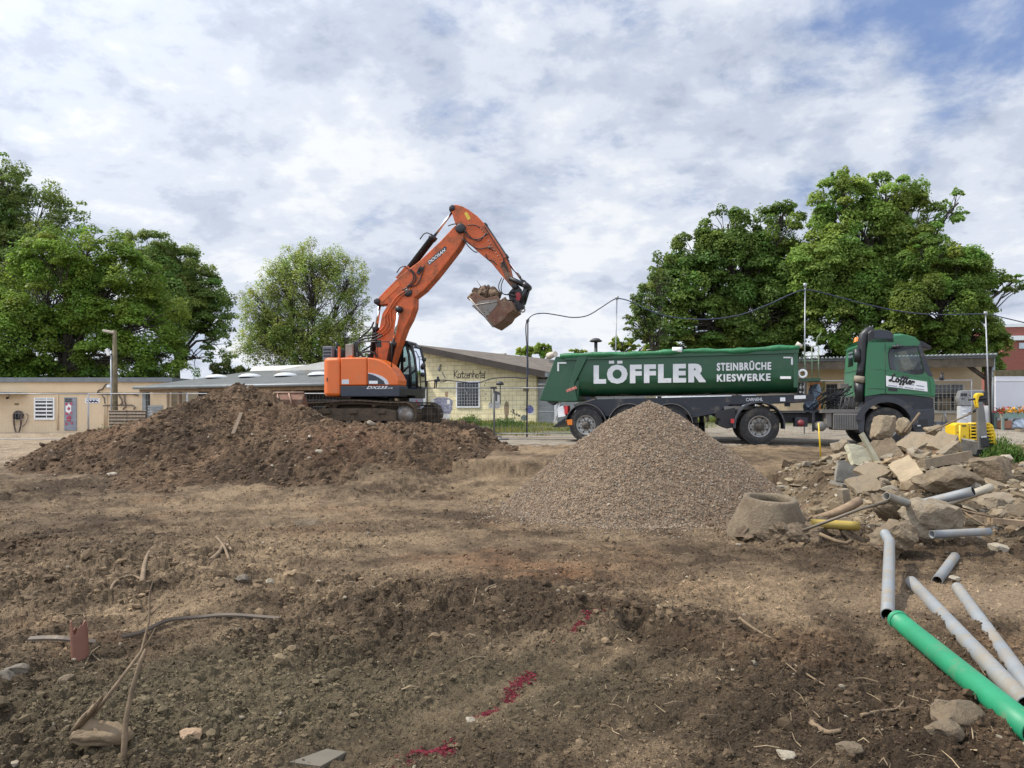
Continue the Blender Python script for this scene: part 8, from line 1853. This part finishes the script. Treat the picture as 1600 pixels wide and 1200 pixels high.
stick('dry_root', 'long pale root piece right of the bundle of split roots', [(1155,972),(1180,982),(1206,990)], 0.014, M_root)
stick('dry_root', 'pale forked root lying at the middle right of the foreground', [(1242,1050),(1262,1060),(1290,1074)], 0.009, M_root, branches=[[(1228,1048),(1245,1064)]])
stick('dry_root', 'dark crooked branch beside the green pipe at right', [(1345,1122),(1372,1116),(1400,1104),(1412,1092)], 0.010, M_stick)
stick('dry_root', 'short knotty stick lying in the centre foreground right of the red paint', [(1268,1140),(1290,1152),(1314,1153)], 0.018, M_stick)
stick('dry_root', 'small white root standing in the soil right of the lowest red paint streak', [(874,1130),(875,1122),(877,1108)], 0.008, M_root)
# notable stones
def stone(label, px, py, s, m, seed, rot=0, fl=0.7):
    q = hit(px, py); o = MB().rock((0,0,0), (s*1.25, s, s*fl), (0,0,0), seed, 3, 0.13).build('stone', m); o.location = (q.x, q.y, az(q.x, q.y)+s*fl*0.22); o.rotation_euler = (0.1, 0.1, R(rot)); tag(o, label, 'stone', 'single stones on the soil')
M_st = mat('pale_stone', (0.30, 0.26, 0.195), 0.85, var=0.2, scale=8, dirt=(0.2,0.15,0.1), dscale=5, damt=0.3, bump=0.3, bscale=40); M_st2 = mat('grey_stone', (0.135, 0.113, 0.085), 0.85, var=0.25, scale=8, dirt=(0.17,0.13,0.09), damt=0.3, bump=0.3, bscale=40)
stone('grey stone at the left picture edge, lower of a pair', 6, 1066, 0.10, M_st2, 201); stone('grey stone at the left picture edge, upper of a pair', 26, 1056, 0.11, M_st2, 202, 40)
stone('small brownish stone below the clay pipe stub', 102, 1066, 0.09, M_earthy, 203, 20); stone('pale orange-white stone in the bottom left, right of the upright stick', 299, 1162, 0.10, mat('orange_white_stone', (0.33,0.22,0.13), 0.7, var=0.4, scale=14), 204, 15, 0.55)
stone('grey stone lying in the dark clods above the metal strip', 382, 932, 0.10, M_st2, 205); stone('small white stone on the dark windrow left of the centre', 500, 932, 0.06, M_st, 206)
stone('large loaf of brown soil beside the green pipe', 1492, 1134, 0.24, M_earthy, 207, 30, 0.8); stone('smaller soil lump left below the brown loaf of soil', 1476, 1162, 0.13, M_earthy, 208, 0, 0.8)
stone('flat pale stone at the bottom edge right of the centre', 1229, 1184, 0.09, M_st, 209, 20, 0.5); stone('dirty pale stone at the bottom right', 1327, 1184, 0.10, M_earthy, 210, 0, 0.6)
stone('white stone fragment left of the rightmost grey pipe', 1492, 905, 0.10, M_st, 211, 30, 0.5); stone('small pale stone next to the lowest red paint streak', 736, 1134, 0.05, M_st, 212)
stone('white stone on the slope of the soil heap below the spare bucket', 328, 709, 0.24, M_st, 213, 20, 0.5); stone('pale stone at the right part of the soil heap', 580, 704, 0.2, M_st, 214, 50); stone('dark flat boulder on the soil heap in front of the excavator track', 474, 681, 0.42, M_st2, 215, 10, 0.5); stone('pale flat stone near the foot of the soil heap', 500, 735, 0.18, M_st, 216, 10, 0.5)
stone('white rubble piece lying left at the foot of the soil heap', 178, 746, 0.22, M_st, 217, 10, 0.45)
q = hit(496, 1184); o = MB().zprism([(-0.10,-0.08),(0.05,-0.085),(0.12,0.055),(0.02,0.06)], -0.02, 0.015).build('tile_piece', mat('grey_tile', (0.12, 0.105, 0.08), 0.8, var=0.12, scale=8, dirt=(0.13,0.10,0.07), damt=0.4), None, 0.003); o.location = (q.x, q.y, az(q.x, q.y)+0.004); o.rotation_euler = (R(5), R(3), R(-8)); tag(o, 'flat grey tile fragment half sunk at the bottom edge', 'tile fragment')
# plank on the heap
M_dplank = mat('dirty_plank', (0.13, 0.092, 0.058), 0.9, var=0.35, scale=6, bump=0.5, bscale=30)
p0, p1 = hit(364, 690), hit(375, 650)
def heap_pt(px, py):
    ys = np.linspace(13, 30, 3000); x = (px-800)/1200*ys; z = 1+(640-py)/1200*ys; d = z-top_z(x, ys); k = int(np.argmax(d < 0)); return Vector((x[k], ys[k], z[k]))
a, b = heap_pt(364, 680), heap_pt(377, 647); d = (b-a); o = MB().obox((0,0,0), (0.085, d.length, 0.03)).build('plank', M_dplank); o.location = (a+b)/2+Vector((0,0,0.03)); o.rotation_euler = d.to_track_quat('Y', 'Z').to_euler(); tag(o, 'weathered plank lying on the slope of the soil heap', 'plank')
# red survey paint
def paint(label, pts, w, seed):
    "sprayed marking paint: the soil grains along the streak carry the paint, thinning out to its edges"
    r2 = np.random.default_rng(seed); P3 = cat_s([Vector((hit(*p).x, hit(*p).y, 0)) for p in pts], 40); A = np.array([p[:2] for p in P3]); n = 2600
    t = r2.uniform(0, len(A)-1.001, n); i = t.astype(int); f = (t-i)[:, None]; Q = A[i]*(1-f)+A[i+1]*f+r2.normal(0, w*0.42, (n, 2))
    k = fbm(Q[:, 0]*9, Q[:, 1]*9, 900+seed, 4); Q = Q[k > -0.12+0.1*r2.normal(size=n)]; n = len(Q)
    S = 0.0036*np.exp(r2.normal(0, 0.4, n)); c = np.array([0.15, 0.013, 0.024])*r2.uniform(0.45, 1.3, n)[:, None]
    o = crumbs('paint_streak', np.stack([Q[:, 0], Q[:, 1], any_z(Q[:, 0], Q[:, 1])+0.001], 1), S, c, seed, None, None, attr_mat('red_marking_paint', 0.8, var=0.2, vscale=60))
    del o['kind']; tag(o, label, 'paint mark', 'red survey paint streaks on the soil')
paint('red sprayed paint streak farthest away, below the pale root end', [(880,1008),(905,993),(922,982),(938,968)], 0.06, 1)
paint('red sprayed paint streak in the middle of the three', [(748,1120),(775,1108),(792,1092),(808,1070),(830,1054)], 0.055, 2)
paint('red sprayed paint streak nearest to the bottom edge', [(620,1200),(640,1186),(662,1175),(690,1176),(706,1166)], 0.05, 3)
